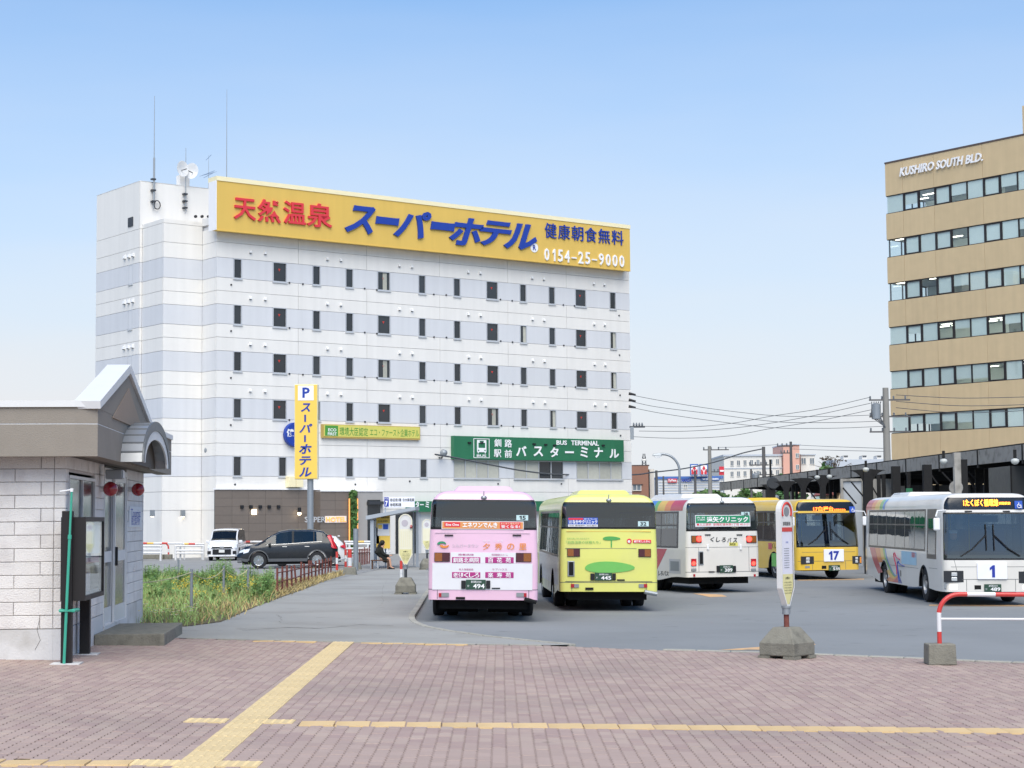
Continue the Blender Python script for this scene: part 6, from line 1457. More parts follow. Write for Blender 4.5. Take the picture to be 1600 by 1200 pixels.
b.seamline('f', [(-1.5, .69), (1.5, .69)], .012); b.seamline('f', [(-.62, .69), (-.62, .38)]); b.seamline('f', [(.62, .69), (.62, .38)]); b.seamline('f', [(-1.0, 1.02), (1.0, 1.02)], .01)
for x0, x1 in ((-.62, -.05), (.02, .6)): MB().box(x0, x1, 4.005, 4.03, HB + .02, HB + .10).build('roof_grille', 'amber', b.root)
q = px_side(b, *s7(262, 930), '+'); o = b.decal('+', [[(q[0] - .25, q[1] - .25), (q[0] + .3, q[1] - .25), (q[0] + .3, q[1] + .25), (q[0] - .25, q[1] + .25)]], 'puddle_green', 'side_advert', .005); q = px_side(b, *s7(208, 740), '+'); b.decal('+', [[(q[0] - .2, q[1] - .12), (q[0] + .2, q[1] - .12), (q[0] + .2, q[1] + .12), (q[0] - .2, q[1] + .12)]], 'rb_red', 'side_label', .005)
q = px_side(b, *s7(275, 735), '+'); letter('lettering', 'くしろバス', 'ink', b.root, (1.25, q[0] + .3, q[1]), (0, 1, 0), (0, 0, 1), 1.2, .22, 0, .02, .2)

# ---------------------------------------------------------------- a further white bus, roof showing between lime and white bus
b = Bus('route_bus', 'white bus mostly hidden behind the lime bus, only its pale roof showing', 10.8, bus_frame(1000, 84.0, R(-10)), 'paint_cream', GB)
b.area('r', -1.66, 1.66, 1.93, 2.78, 'rear_window', BUS_GLASS_DARK); side_windows(b, '-'); side_windows(b, '+'); b.shell()
# ================================================================ SMALL STATION BUILDING ON THE LEFT
mat('block_white', 'e2dfdc', 0.88, var=.09, scale=2.5, bump=.8, bscale=45, obj=.05, island=.02, dirt=('b9b3b1', .5, 1.8)); mat('mortar', 'b9b4b2', .95); mat('plinth_white', 'cfcfcf', .85, var=.07, scale=2, dirt=('9c9890', .6, 1.4), bump=.3, bscale=30)
mat('fascia_taupe', '8f887f', .9, var=.07, scale=3, bump=.4, bscale=60, dirt=('7c766d', .4, .8)); mat('fascia_tan', '9d8c7d', .9, var=.06, scale=3, bump=.3, bscale=60); mat('cap_metal', 'd9dadb', .5, var=.06, scale=2); mat('zinc', 'aeb1b4', .38, metal=.5, var=.1, scale=4); mat('zinc_seam', '6e7276', .5, metal=.4)
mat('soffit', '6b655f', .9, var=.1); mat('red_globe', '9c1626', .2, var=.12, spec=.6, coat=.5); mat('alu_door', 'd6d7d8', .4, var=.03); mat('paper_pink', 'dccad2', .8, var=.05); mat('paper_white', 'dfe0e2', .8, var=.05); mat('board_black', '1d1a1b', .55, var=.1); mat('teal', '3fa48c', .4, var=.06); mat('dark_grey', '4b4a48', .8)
NW_GLASS = glass('shop_glass', (.35, .4, .4), .02, .16); CASE_GLASS = glass('case_glass', (.9, .93, .93), 0.0)
pA, pB = gp(100, 1031), gp(222, 972)
ang = math.atan2(pB.y - pA.y, pB.x - pA.x)
# local x runs along the entrance wall away from the camera, local y to its left (into the building): outside is y < 0
KF = Fr((pA.x, pA.y, pA.z), ang); hut = thing('station_hut', 'low white block building with taupe roof band and gable at left edge', 'building', fr=KF)
KL = KF.px(222, 900, 0)[0]; ZW = KF.px(110, 713, 0)[1]
# chamfered corner: wall line points (local), counter-clockwise seen from outside
corner = KF.loc(gp(82, 1031)); c_in = (0.0, 0.0); c_out = (corner.x, corner.y)
def wall_blocks(p0, p1, z0, z1, bw, bh, openings, cnt, stuff_mb):
    d = Vector((p1[0] - p0[0], p1[1] - p0[1])); L = d.length; d.normalize(); n = Vector((d.y, -d.x))
    rows = int(round((z1 - z0) / bh)); bh = (z1 - z0) / rows
    for r in range(rows):
        za, zb_ = z0 + r * bh, z0 + (r + 1) * bh; x = -(bw / 2 if r % 2 else 0)
        while x < L - .02:
            segs = [(max(0, x), min(L, x + bw))]
            for oa, ob, oz0, oz1 in openings:
                ns = []
                for a, b_ in segs:
                    if zb_ <= oz0 + .03 or za >= oz1 - .03 or b_ <= oa or a >= ob: ns.append((a, b_)); continue
                    if a < oa: ns.append((a, oa))
                    if b_ > ob: ns.append((ob, b_))
                segs = ns
            for a, b_ in segs:
                if b_ - a < .06: continue
                e = .0035; off = rnd.uniform(-.004, .004); t = .07
                P0 = Vector(p0) + d * (a + e); P1 = Vector(p0) + d * (b_ - e); o1 = n * (off); o2 = -n * t
                base = [(P0 + o1), (P1 + o1), (P1 + o2), (P0 + o2)]
                c0 = .008; inner = [(P0 + d * c0 + n * (.010 + off)), (P1 - d * c0 + n * (.010 + off))]
                v = [(q.x, q.y, za + e) for q in base] + [(q.x, q.y, zb_ - e) for q in base] + [(inner[0].x, inner[0].y, za + e + c0), (inner[1].x, inner[1].y, za + e + c0), (inner[1].x, inner[1].y, zb_ - e - c0), (inner[0].x, inner[0].y, zb_ - e - c0)]
                f = [(8, 9, 10, 11), (0, 1, 9, 8), (1, 5, 10, 9), (5, 4, 11, 10), (4, 0, 8, 11), (1, 2, 6, 5), (0, 4, 7, 3), (4, 5, 6, 7), (0, 3, 2, 1)]
                if cnt[0] < 290: MB().add(v, f).build('block', 'block_white', hut); cnt[0] += 1
                else: stuff_mb.add(v, f)
            x += bw
ZP = 0.48                                # top of the smooth plinth
w0, wz1 = KF.px(107.5, 742, 0); w1, _ = KF.px(148, 744, 0); wz0 = KF.px(107.5, 825, 0)[1]
d0, _ = KF.px(162.5, 760, 0); d1, _ = KF.px(197, 760, 0); dz1 = 3.0; dz0 = 0.25
cnt = [0]; sm = MB()
cx0, cy0 = c_out
wall_blocks((cx0, cy0 + 3.4), (cx0, cy0), ZP, ZW, .8, .205, [], cnt, sm)
wall_blocks((cx0, cy0), (0, 0), ZP, ZW, .8, .205, [], cnt, sm)
wall_blocks((0, 0), (KL, 0), ZP, ZW, .8, .205, [(w0 - .03, w1 + .03, wz0 - .03, wz1 + .05), (d0 - .03, d1 + .03, -1, dz1 + .5)], cnt, sm)
if sm.v: stuff(sm.build('block_field', 'block_white', hut))
for p0, p1 in (((cx0, cy0 + 3.4), (cx0, cy0)), ((cx0, cy0), (0, 0)), ((0, 0), (d0 - .05, 0)), ((d1 + .05, 0), (KL, 0))):
    d = (Vector(p1) - Vector(p0)).normalized(); n = Vector((d.y, -d.x)); a, b_ = Vector(p0), Vector(p1)
    q = [a + n * .012, b_ + n * .012, b_ - n * .1, a - n * .1]; MB().add([(v.x, v.y, -.25) for v in q] + [(v.x, v.y, ZP - .005) for v in q], [(0, 1, 5, 4), (4, 5, 6, 7), (1, 2, 6, 5), (0, 4, 7, 3)]).build('plinth', 'plinth_white', hut)
co = MB()
def cwall(p0, p1, za, zb_):
    d = (Vector(p1) - Vector(p0)).normalized(); n = Vector((d.y, -d.x)); a, b_ = Vector(p0) - n * .03, Vector(p1) - n * .03; co.add([(a.x, a.y, za), (b_.x, b_.y, za), (b_.x, b_.y, zb_), (a.x, a.y, zb_)], [(0, 1, 2, 3)])
cwall((cx0, cy0 + 3.4), (cx0, cy0), -.2, ZW + .3); cwall((cx0, cy0), (0, 0), -.2, ZW + .3); cwall((0, 0), (w0 - .03, 0), -.2, ZW + .3); cwall((w1 + .03, 0), (d0 - .03, 0), -.2, ZW + .3); cwall((d1 + .03, 0), (KL, 0), -.2, ZW + .3); cwall((w0 - .03, 0), (w1 + .03, 0), wz1 + .05, ZW + .3); cwall((w0 - .03, 0), (w1 + .03, 0), -.2, wz0 - .03); cwall((d0 - .03, 0), (d1 + .03, 0), dz1 + .5, ZW + .3)
co.build('mortar_bed', 'mortar', hut)
MB().box(KL - .02, KL + .06, -.012, 6, -.25, ZW + .3).build('end_wall', 'plinth_white', hut)
MB().box(cx0 + .1, KL, 3.0, 3.1, -.2, ZW).build('inner_wall', 'room_wall', hut); MB().box(cx0 + .1, KL, .1, 3.1, .02, .05).build('inner_floor', 'room_wall', hut)
# crack in the plinth
cr = [KF.loc(gp(62, 1002 - 0)), ]
y_, z_ = KF.pxx(61, 990, cx0 - .013); MB().tube([(cx0 - .014, y_, z_ + .2), (cx0 - .014, y_ + .03, z_ + .05), (cx0 - .014, y_ - .02, z_ - .1), (cx0 - .014, y_ + .06, z_ - .25)], .003, 4).build('crack', 'dark_grey', hut)
# ---- window
f = MB(); zt = .05
f.box(w0, w1, -.02, .07, wz1 - zt, wz1); f.box(w0, w1, -.03, .07, wz0, wz0 + zt)
wm_ = (w0 + w1) / 2
for x in (w0, wm_ - zt / 2, w1 - zt): f.box(x, x + zt, -.015, .07, wz0 + zt, wz1 - zt)
wo = f.build('window', 'alu_door', hut); MB().box(w0 + zt, wm_ - zt / 2, .02, .028, wz0 + zt, wz1 - zt).build('pane', NW_GLASS, wo); MB().box(wm_ + zt / 2, w1 - zt, .02, .028, wz0 + zt, wz1 - zt).build('pane', NW_GLASS, wo)
hh = (wz1 - wz0)
for a, b_ in ((w0 + .07, wm_ - .08), (wm_ + .08, w1 - .1)): MB().box(a, b_, .05, .055, wz0 + .06, wz0 + hh * .36).build('paper_notice', 'paper_pink', wo)
# ---- door
dm = (d0 + d1) / 2
for k, (a, b_) in enumerate(((d0, dm), (dm - .05, d1))):
    y = .05 - .05 * k; fr_ = MB()
    fr_.box(a, b_, y, y + .04, dz0, dz0 + .3); fr_.box(a, b_, y, y + .04, dz1 - .12, dz1); fr_.box(a, a + .11, y, y + .04, dz0 + .3, dz1 - .12); fr_.box(b_ - .11, b_, y, y + .04, dz0 + .3, dz1 - .12); fr_.box(a + .11, b_ - .11, y, y + .04, 1.38, 1.58)
    o = fr_.build('door', 'alu_door', hut); MB().box(a + .11, b_ - .11, y + .015, y + .022, dz0 + .3, 1.38).build('pane', NW_GLASS, o); MB().box(a + .11, b_ - .11, y + .015, y + .022, 1.58, dz1 - .12).build('pane', NW_GLASS, o)
    if k: MB().box(a + .05, a + .09, y - .05, y, 1.3, 1.65).build('handle', 'ink', o); MB().box(a + .25, b_ - .35, y + .03, y + .035, 1.95, 2.6).build('poster', 'pale_blue', o)
    else: MB().box(a + .3, b_ - .2, y + .03, y + .035, 1.7, 2.3).build('poster', 'paper_pink', o)
f = MB().box(d0 - .05, d1 + .05, -.03, .1, dz1, dz1 + .1); f.box(d0 - .05, d0, -.02, .1, dz0, dz1); f.box(d1, d1 + .06, -.02, .1, dz0, dz1); f.box(d0 - .05, d1 + .05, -.03, .1, dz1 + .45, dz1 + .5); f.build('door_frame', 'alu_door', hut)
MB().box(d0, d1, .03, .04, dz1 + .1, dz1 + .45).build('transom', NW_GLASS, hut); MB().box(d0 + .2, dm + .4, .08, .085, dz1 + .12, dz1 + .43).build('transom_poster', 'sticker_orange', hut); MB().box(d0 - .02, d1 + .05, -.03, .12, -.2, dz0).build('door_sill', 'plinth_white', hut)
# ---- notice on the wall
xa, za = KF.px(202.5, 791, -.03); xb, zb_ = KF.px(221, 823, -.03); o = MB().box(xa, xb, -.03, -.012, zb_, za).build('wall_notice', 'paper_white', hut)
letter('lettering', 'Tourist', 'print_blue', o, ((xa + xb) / 2, -.034, za - .32 * (za - zb_)), (1, 0, 0), (0, 0, 1), (xb - xa) * .8, .17); letter('lettering', '観光案内所', 'print_blue', o, ((xa + xb) / 2, -.034, za - .68 * (za - zb_)), (1, 0, 0), (0, 0, 1), (xb - xa) * .7, .2)
# ---- roof band
OV = .55
xl = cx0 - OV; _, zf1 = KF.pxx(60, 636, xl); _, zf0 = KF.pxx(60, 713, xl)
ch = .22
line = [(xl, cy0 + 4.2), (xl, -OV + .34), (xl + .08, -OV), (KL + .55, -OV)]
def band(name, m, z0, z1, off, thick):
    mb = MB(); o_ = []; i_ = []
    for k, p in enumerate(line):
        ns = []
        if k: d = (Vector(p) - Vector(line[k - 1])).normalized(); ns.append(Vector((d.y, -d.x)))
        if k < len(line) - 1: d = (Vector(line[k + 1]) - Vector(p)).normalized(); ns.append(Vector((d.y, -d.x)))
        n = sum(ns, Vector((0, 0))).normalized(); o_.append(Vector(p) + n * off); i_.append(Vector(p) + n * (off - thick))
    N = len(line); v = [(p.x, p.y, z0) for p in o_] + [(p.x, p.y, z1) for p in o_] + [(p.x, p.y, z1) for p in i_] + [(p.x, p.y, z0) for p in i_]
    f = []
    f += [(0, N, 2 * N, 3 * N), (N - 1, 4 * N - 1, 3 * N - 1, 2 * N - 1)]
    for k in range(N - 1): f += [(k, k + 1, N + k + 1, N + k), (N + k, N + k + 1, 2 * N + k + 1, 2 * N + k), (3 * N + k, 3 * N + k + 1, k + 1, k), (2 * N + k, 2 * N + k + 1, 3 * N + k + 1, 3 * N + k)]
    return mb.add(v, f).build(name, m, hut)
zmid = zf0 + (zf1 - zf0) * .66
band('fascia', 'fascia_taupe', zf0, zmid - .008, 0, .3); band('fascia', 'fascia_taupe', zmid + .008, zf1, 0, .3); band('fascia_joint', 'cap_metal', zmid - .008, zmid + .008, -.006, .2); _l = line; gxa = _l[2][0] + .05; gxb = 2 * KF.px(200, 583, -OV)[0] - gxa; line = _l[:3] + [(gxa + .02, -OV)]; band('roof_cap', 'cap_metal', zf1, zf1 + .10, .035, .5); line = [(gxb - .05, -OV), (KL + .55, -OV)]; band('roof_cap', 'cap_metal', zf1, zf1 + .10, .035, .5); line = _l
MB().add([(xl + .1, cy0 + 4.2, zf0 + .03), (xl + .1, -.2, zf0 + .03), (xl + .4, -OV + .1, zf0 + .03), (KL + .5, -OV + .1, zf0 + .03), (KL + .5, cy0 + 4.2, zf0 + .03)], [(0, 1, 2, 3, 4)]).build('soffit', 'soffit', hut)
MB().add([(xl + .1, cy0 + 4.2, zf1 - .1), (xl + .1, -.2, zf1 - .1), (xl + .4, -OV + .1, zf1 - .1), (KL + .5, -OV + .1, zf1 - .1), (KL + .5, cy0 + 4.2, zf1 - .1)], [(4, 3, 2, 1, 0)]).build('roof_deck', 'zinc', hut)
# ---- gable
gx0 = gxa; gx1, gz1_ = KF.px(200, 583, -OV); gx2 = 2 * gx1 - gx0
MB().slab([(gx0, -OV - .004, zf1 - .02), (gx2, -OV - .004, zf1 - .02), (gx1, -OV - .004, gz1_)], (0, .3, 0)).build('gable', 'fascia_taupe', hut)
k = .58; gc = gx1; gzb = zf1 + .08
MB().slab([(gc - (gc - gx0) * k, -OV - .022, gzb - .15), (gc + (gx2 - gc) * k, -OV - .022, gzb - .15), (gc, -OV - .022, gzb - .15 + (gz1_ - zf1) * .76)], (0, .015, 0)).build('gable_inset', 'fascia_tan', hut)
for sg, xe in ((-1, gx0), (1, gx2)):
    d = Vector((gx1 - xe, 0, gz1_ - zf1)).normalized(); n = Vector((-d.z, 0, d.x)) if d.x > 0 else Vector((d.z, 0, -d.x)); n = n if n.z > 0 else -n
    a = Vector((xe, -OV - .05, zf1)) - d * .12; b_ = Vector((gx1, -OV - .05, gz1_)) + d * .0
    MB().hexa([a, b_, b_ + Vector((0, .4, 0)), a + Vector((0, .4, 0)), a + n * .12, b_ + n * .12 + Vector((0, 0, .03)), b_ + n * .12 + Vector((0, .4, .03)), a + n * .12 + Vector((0, .4, 0))]).build('gable_cap', 'cap_metal', hut)
# ---- arched entrance hood
yb_, yf_ = -OV + .02, -OV - .36
xt, zt_ = KF.px(239, 659.5, yf_); xr2, zbs = KF.px(263.5, 733, yf_); xlf, _ = KF.px(222, 728, yf_)
ac = (xr2 + xlf) / 2; ra = (xr2 - xlf) / 2; rz_ = zt_ - zbs
def arc(r1, r2, y, n=14): return [(ac - r1 * math.cos(t), y, zbs + r2 * math.sin(t)) for t in [i * math.pi / n for i in range(n + 1)]]
A0, A1 = arc(ra, rz_, yb_), arc(ra, rz_, yf_)
B0, B1 = arc(ra - .07, rz_ - .07, yb_), arc(ra - .07, rz_ - .07, yf_)
for i in range(14):
    MB().hexa([B0[i], B1[i], B1[i + 1], B0[i + 1], A0[i], A1[i], A1[i + 1], A0[i + 1]]).build('hood_sheet', 'zinc', hut)
    if i: 
        p, q = Vector(A0[i]), Vector(A1[i]); MB().tube([p, q], .018, 4).build('hood_seam', 'zinc_seam', hut)
def ringf(r1, r2, s1, s2, y, dy, name, m):
    o_, i_ = arc(r1, r2, y, 20), arc(s1, s2, y, 20); mb = MB()
    for k in range(20): mb.hexa([i_[k], o_[k], o_[k + 1], i_[k + 1]] + [(p[0], p[1] + dy, p[2]) for p in (i_[k], o_[k], o_[k + 1], i_[k + 1])])
    mb.build(name, m, hut)
ringf(ra + .03, rz_ + .03, ra - .16, rz_ - .14, yf_ - .03, .03, 'hood_rim', 'zinc_seam'); ringf(ra - .16, rz_ - .14, ra - .42, rz_ - .30, yf_ - .012, .03, 'hood_ring', 'cap_metal')
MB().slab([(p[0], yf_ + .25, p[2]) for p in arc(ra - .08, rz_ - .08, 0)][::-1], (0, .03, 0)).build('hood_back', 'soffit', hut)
# ---- red globe lamps, floodlight
for px, py in ((172.5, 764), (215.5, 765)):
    x, z_ = KF.px(px, py, -.2); o = MB().tube([(x, 0, z_), (x, -.1, z_)], .05, 8).build('lamp_arm', 'alu_door', hut)
    MB().lathe([(max(.004, .13 * math.sin(q * math.pi / 12)), -.13 * math.cos(q * math.pi / 12)) for q in range(13)], 24, 'Z', (x, -.2, z_)).build('globe', 'red_globe', o, smooth=70)
x, z_ = KF.px(200, 738, -.5); o = MB().box(x - .12, x + .12, -.42, -.12, z_ - .12, z_ + .05).build('floodlight', 'galv', hut, bevel=.02); MB().box(x - .1, x + .1, -.43, -.425, z_ - .1, z_ + .03).build('lens', 'white_plastic', o)
# ---- concrete step at the door
q1, q2 = KF.loc(gp(257, 1009)), KF.loc(gp(162, 1007)); stp = thing('concrete_step', 'low grey concrete step slab at the door of the left building', 'step', fr=KF)
hgt = KF.loc(gp(257, 1009)).z
MB().box(q1.x, q1.x + 3.4, q1.y, -.02, -.2, .19).build('slab', 'concrete', stp, bevel=.015)

# ---- notice board
n1, n2 = gp(104, 1037), gp(138, 1022); nang = ang
NFr = Fr((n1.x, n1.y, n1.z), nang); nb = thing('notice_board', 'black glazed notice board on two posts before the left building', 'notice board', fr=NFr)
nx2 = NFr.loc(n2).x
for x in (0.0, nx2):
    MB().box(x - .08, x + .08, -.08, .08, 0, 2.3 if x == 0 else 1.2).build('post', 'board_black', nb, bevel=.008); MB().box(x - .22, x + .22, -.22, .22, -.02, .012).build('base_plate', 'plinth_white', nb)
yfc = -.27; zc1 = NFr.pxx(115, 808, -.02)[1]; zc0 = NFr.pxx(115, 939, -.02)[1]; xe = NFr.px(163, 870, yfc)[0]
cs = MB(); x0_ = -.02
cs.box(x0_, xe, .05, .10, zc0, zc1); cs.box(x0_, xe, yfc, .05, zc1 - .07, zc1); cs.box(x0_, xe, yfc, .05, zc0, zc0 + .07); cs.box(x0_, x0_ + .05, yfc, .05, zc0 + .07, zc1 - .07); cs.box(xe - .05, xe, yfc, .05, zc0 + .07, zc1 - .07)
cs.build('case', 'board_black', nb); MB().box(x0_ + .05, xe - .05, yfc + .02, yfc + .026, zc0 + .07, zc1 - .07).build('glass', CASE_GLASS, nb)
MB().box(x0_ + .05, xe - .05, yfc + .075, yfc + .09, zc0 + .07, zc1 - .07).build('pin_board', 'paper_white', nb)
cw = xe - x0_
for a, b_, c, d, m_ in ((.08, .5, .5, .96, 'paper_white'), (.1, .45, .05, .28, 'paper_pink'), (.08, .92, .42, .5, 'magenta'), (.55, .95, .55, .95, 'pale_blue'), (.5, .95, .05, .38, 'screen_dark')):
    H_ = zc1 - zc0 - .14; MB().box(x0_ + cw * a, x0_ + cw * b_, yfc + .060, yfc + .070, zc0 + .07 + H_ * c, zc0 + .07 + H_ * d).build('poster', m_, nb)
letter('lettering', '釧路湿原ノロッコ', 'letter_red', nb, (x0_ + cw * .28, yfc + .055, zc0 + .45), (1, 0, 0), (0, 0, 1), cw * .3, .14)
# ---- teal pole strapped to the post
t0 = gp(104, 1037); t1 = at(112.5, 763, t0.y - .15); tp = thing('teal_pole', 'thin teal telescopic pole strapped to the notice board post', 'pole', (t0.x, t0.y - .16, t0.z))
tv = Vector((t1.x - t0.x, 0, t1.z - t0.z)); MB().tube([(0, 0, 0), tv * .72], .022, 8).build('lower_tube', 'teal', tp); MB().tube([tv * .72, tv * .98], .017, 8).build('upper_tube', 'teal', tp); MB().tube([tv * .71, tv * .735], .03, 8).build('clamp', 'teal', tp); MB().tube([tv * .98, tv], .024, 8).build('cap', 'white_plastic', tp); MB().tube([tv * .99 + Vector((-.18, 0, -.02)), tv * .99 + Vector((.02, 0, .01))], .012, 5).build('cross_bar', 'white_plastic', tp)
sp = at(105.5, 954, t0.y - .16); MB().tube([(sp.x - t0.x - .1, .26, sp.z - t0.z), (sp.x - t0.x - .1, -.03, sp.z - t0.z), (sp.x - t0.x + .1, -.03, sp.z - t0.z), (sp.x - t0.x + .1, .26, sp.z - t0.z)], .03, 6, closed=True).build('strap', 'teal', tp)

# ================================================================ WEEDS, ROPE POSTS, FENCES
GP = [(150, 981), (222, 978), (290, 979), (345, 972), (400, 948), (440, 933), (500, 911), (556, 893), (556, 888), (500, 900), (433, 908), (330, 902), (222, 902), (150, 902)]
gpoly = [gp(*p) for p in GP]; drape('weed_bed', [(p.x, p.y) for p in gpoly], .012, 'soil', 2.0)
mat('grass_green', '93ab68', .8, var=.2, scale=.8, island=.3, huevar=.03); mat('grass_dry', 'b3a070', .85, var=.2, scale=.8, island=.25, huevar=.015); mat('weed_leaf', '86a862', .75, var=.2, scale=1, island=.35, huevar=.025); mat('petal_white', 'ecece8', .7); mat('petal_yellow', 'd8c24a', .7)
def inside(x, y):
    c = False; n = len(gpoly)
    for i in range(n):
        a, b_ = gpoly[i], gpoly[(i + 1) % n]
        if (a.y > y) != (b_.y > y) and x < (b_.x - a.x) * (y - a.y) / (b_.y - a.y) + a.x: c = not c
    return c
bx = (min(p.x for p in gpoly), max(p.x for p in gpoly), min(p.y for p in gpoly), max(p.y for p in gpoly))
def scatter(n):
    o_ = []
    while len(o_) < n:
        x, y = rnd.uniform(bx[0], bx[1]), rnd.uniform(bx[2], bx[3])
        if inside(x, y): o_.append((x, y))
    return o_
def blade(mb, x, y, z, h, w_, lean):
    a = rnd.uniform(0, 6.28); dx, dy = math.cos(a), math.sin(a); b_ = rnd.uniform(0, 6.28); lx, ly = math.cos(b_) * lean, math.sin(b_) * lean
    mb.add([(x - dx * w_, y - dy * w_, z), (x + dx * w_, y + dy * w_, z), (x + dx * w_ * .7 + lx * .4, y + dy * w_ * .7 + ly * .4, z + h * .6), (x - dx * w_ * .7 + lx * .4, y - dy * w_ * .7 + ly * .4, z + h * .6), (x + lx, y + ly, z + h)], [(0, 1, 2, 3), (3, 2, 4)])
gr, dr = MB(), MB()
ef = edge_y(-7) 
for x, y in scatter(15000):
    x += rnd.gauss(0, .07); y += rnd.gauss(0, .12)
    px, py = proj((x, y, T(x, y))); dry = max(0, min(1, (px - 330) / 160)) * .7 + (.3 if py > 945 and px > 310 else 0) + (.45 if px > 430 else 0)
    h = rnd.uniform(.12, .36) * (1.0 if py < 940 else .72) * (.42 if px > 425 else 1); blade(dr if rnd.random() < dry + .12 else gr, x, y, T(x, y), h, rnd.uniform(.008, .016), rnd.uniform(.05, .22))
tag(stuff(gr.build('grass', 'grass_green')), 'tall green grass on the weedy verge beside the left building', 'grass', kind='stuff'); tag(stuff(dr.build('dry_grass', 'grass_dry')), 'pale straw coloured dry grass along the pavement edge', 'dry grass', kind='stuff')
lf = MB(); stem = MB(); wf = MB(); yf = MB()
def weed(x, y, h, r, n):
    z = T(x, y)
    for k in range(rnd.randint(3, 6)):
        a = rnd.uniform(0, 6.28); q = rnd.uniform(0, r); tx, ty = x + math.cos(a) * q, y + math.sin(a) * q; hh = h * rnd.uniform(.6, 1.08)
        stem.tube([(x + (tx - x) * .4, y + (ty - y) * .4, z), (tx, ty, z + hh)], [.010, .004], 3, caps=False)
        for j in range(n):
            t = rnd.uniform(.12, 1.0); px, py, pz = x + (tx - x) * (.4 + .6 * t), y + (ty - y) * (.4 + .6 * t), z + hh * t; b_ = rnd.uniform(0, 6.28); s = rnd.uniform(.04, .085) * (1.25 - .6 * t)
            d = Vector((math.cos(b_), math.sin(b_), rnd.uniform(-.2, .5))).normalized(); sd_ = d.cross(Vector((0, 0, 1))).normalized() * s * .42; p = Vector((px, py, pz)); lf.add([p, p + d * s * .9 + sd_, p + d * s * 2.0, p + d * s * .9 - sd_], [(0, 1, 2, 3)])
cand = scatter(900); nw = 0
for x, y in cand:
    px, py = proj((x, y, T(x, y)))
    if px > 432: continue
    if py < 942 and nw < 230: weed(x, y, rnd.uniform(.32, .66) * (1.15 if 335 < px < 400 or 405 < px < 430 else .9), .18, 16); nw += 1
for px, py, h in ((408, 938, 1.0), (415, 934, 1.1), (422, 930, 1.0), (402, 936, .9), (345, 918, 1.3), (352, 915, 1.35), (360, 916, 1.2), (278, 915, 1.0), (286, 918, .9), (230, 912, 1.0), (240, 914, .95), (330, 920, 1.2), (320, 922, 1.0)):
    for k in range(4): p = gp(px + rnd.uniform(-4, 4), py + rnd.uniform(-3, 3)); weed(p.x, p.y, h * .72, .2, 26)
for x, y in scatter(1300):
    px, py = proj((x, y, T(x, y))); z = T(x, y)
    w_ok = (py > 962 and px < 310 and rnd.random() < .8) or rnd.random() < .03; y_ok = (920 < py < 950 and 270 < px < 400 and rnd.random() < .28)
    if w_ok:
        h = rnd.uniform(.15, .34) if py > 955 else rnd.uniform(.35, .6)
        for k in range(6):
            a = k * 1.047; wf.add([(x, y, z + h), (x + .03 * math.cos(a - .35), y + .03 * math.sin(a - .35), z + h + .008), (x + .042 * math.cos(a), y + .042 * math.sin(a), z + h), (x + .03 * math.cos(a + .35), y + .03 * math.sin(a + .35), z + h + .008)], [(0, 1, 2, 3)])
        yf.lathe([(.012, 0), (.01, .012)], 5, 'Z', (x, y, z + h + .006))
    elif y_ok:
        h = rnd.uniform(.3, .55)
        for k in range(6): q = (x + rnd.gauss(0, .06), y + rnd.gauss(0, .06), z + h + rnd.gauss(0, .04)); yf.add([(q[0] - .02, q[1], q[2]), (q[0], q[1] - .02, q[2] + .01), (q[0] + .02, q[1], q[2]), (q[0], q[1] + .02, q[2] + .02)], [(0, 1, 2, 3)])
tag(stuff(lf.build('leafy_weeds', 'weed_leaf')), 'leafy green weeds growing tall behind the grass on the verge', 'weeds', kind='stuff'); tag(stuff(stem.build('weed_stems', 'grass_green')), 'thin green stems of the leafy weeds on the verge', 'stems', kind='stuff')
tag(stuff(wf.build('white_flowers', 'petal_white')), 'small white daisies scattered in the grass near the concrete step', 'flowers', kind='stuff'); tag(stuff(yf.build('yellow_flowers', 'petal_yellow')), 'small yellow flowers scattered through the verge grass', 'flowers', kind='stuff')
# rope posts
rp = []
mat('rope', 'b9b58f', .9, var=.1)
for k, (px, yb2, yt) in enumerate(((299, 956, 889), (349.5, 933, 884), (387.5, 931, 885), (278.5, 915, 874))):
    p = gp(px, yb2); zt_ = at(px, yt, p.y).z; lb = ['grey metal rope post nearest the building, in tall grass', 'grey metal rope post among the yellow flowers', 'grey metal rope post before the black car front wheel', 'dark grey thin post at the back of the verge'][k]
    o = tag(MB().tube([(0, 0, 0), (0, 0, zt_ - p.z)], .035, 8).build('rope_post', 'galv', loc=p), lb, 'post', 'rope posts on the verge'); rp.append(Vector((p.x, p.y, zt_ - .08)))
def rope(a, b_, sag, lb):
    P_ = [a.lerp(b_, i / 12) + Vector((0, 0, -sag * 4 * (i / 12) * (1 - i / 12))) for i in range(13)]; tag(MB().tube(P_, .013, 5).build('rope', 'rope'), lb, 'rope', 'ropes between the posts')
rope(at(215, 911, rp[0].y - 4), rp[0], .05, 'pale rope running from the building to the first grey post'); rope(rp[0], rp[1], .22, 'pale rope sagging between the first two grey posts'); rope(rp[1], rp[2], .2, 'pale rope sagging between the second and third grey posts')
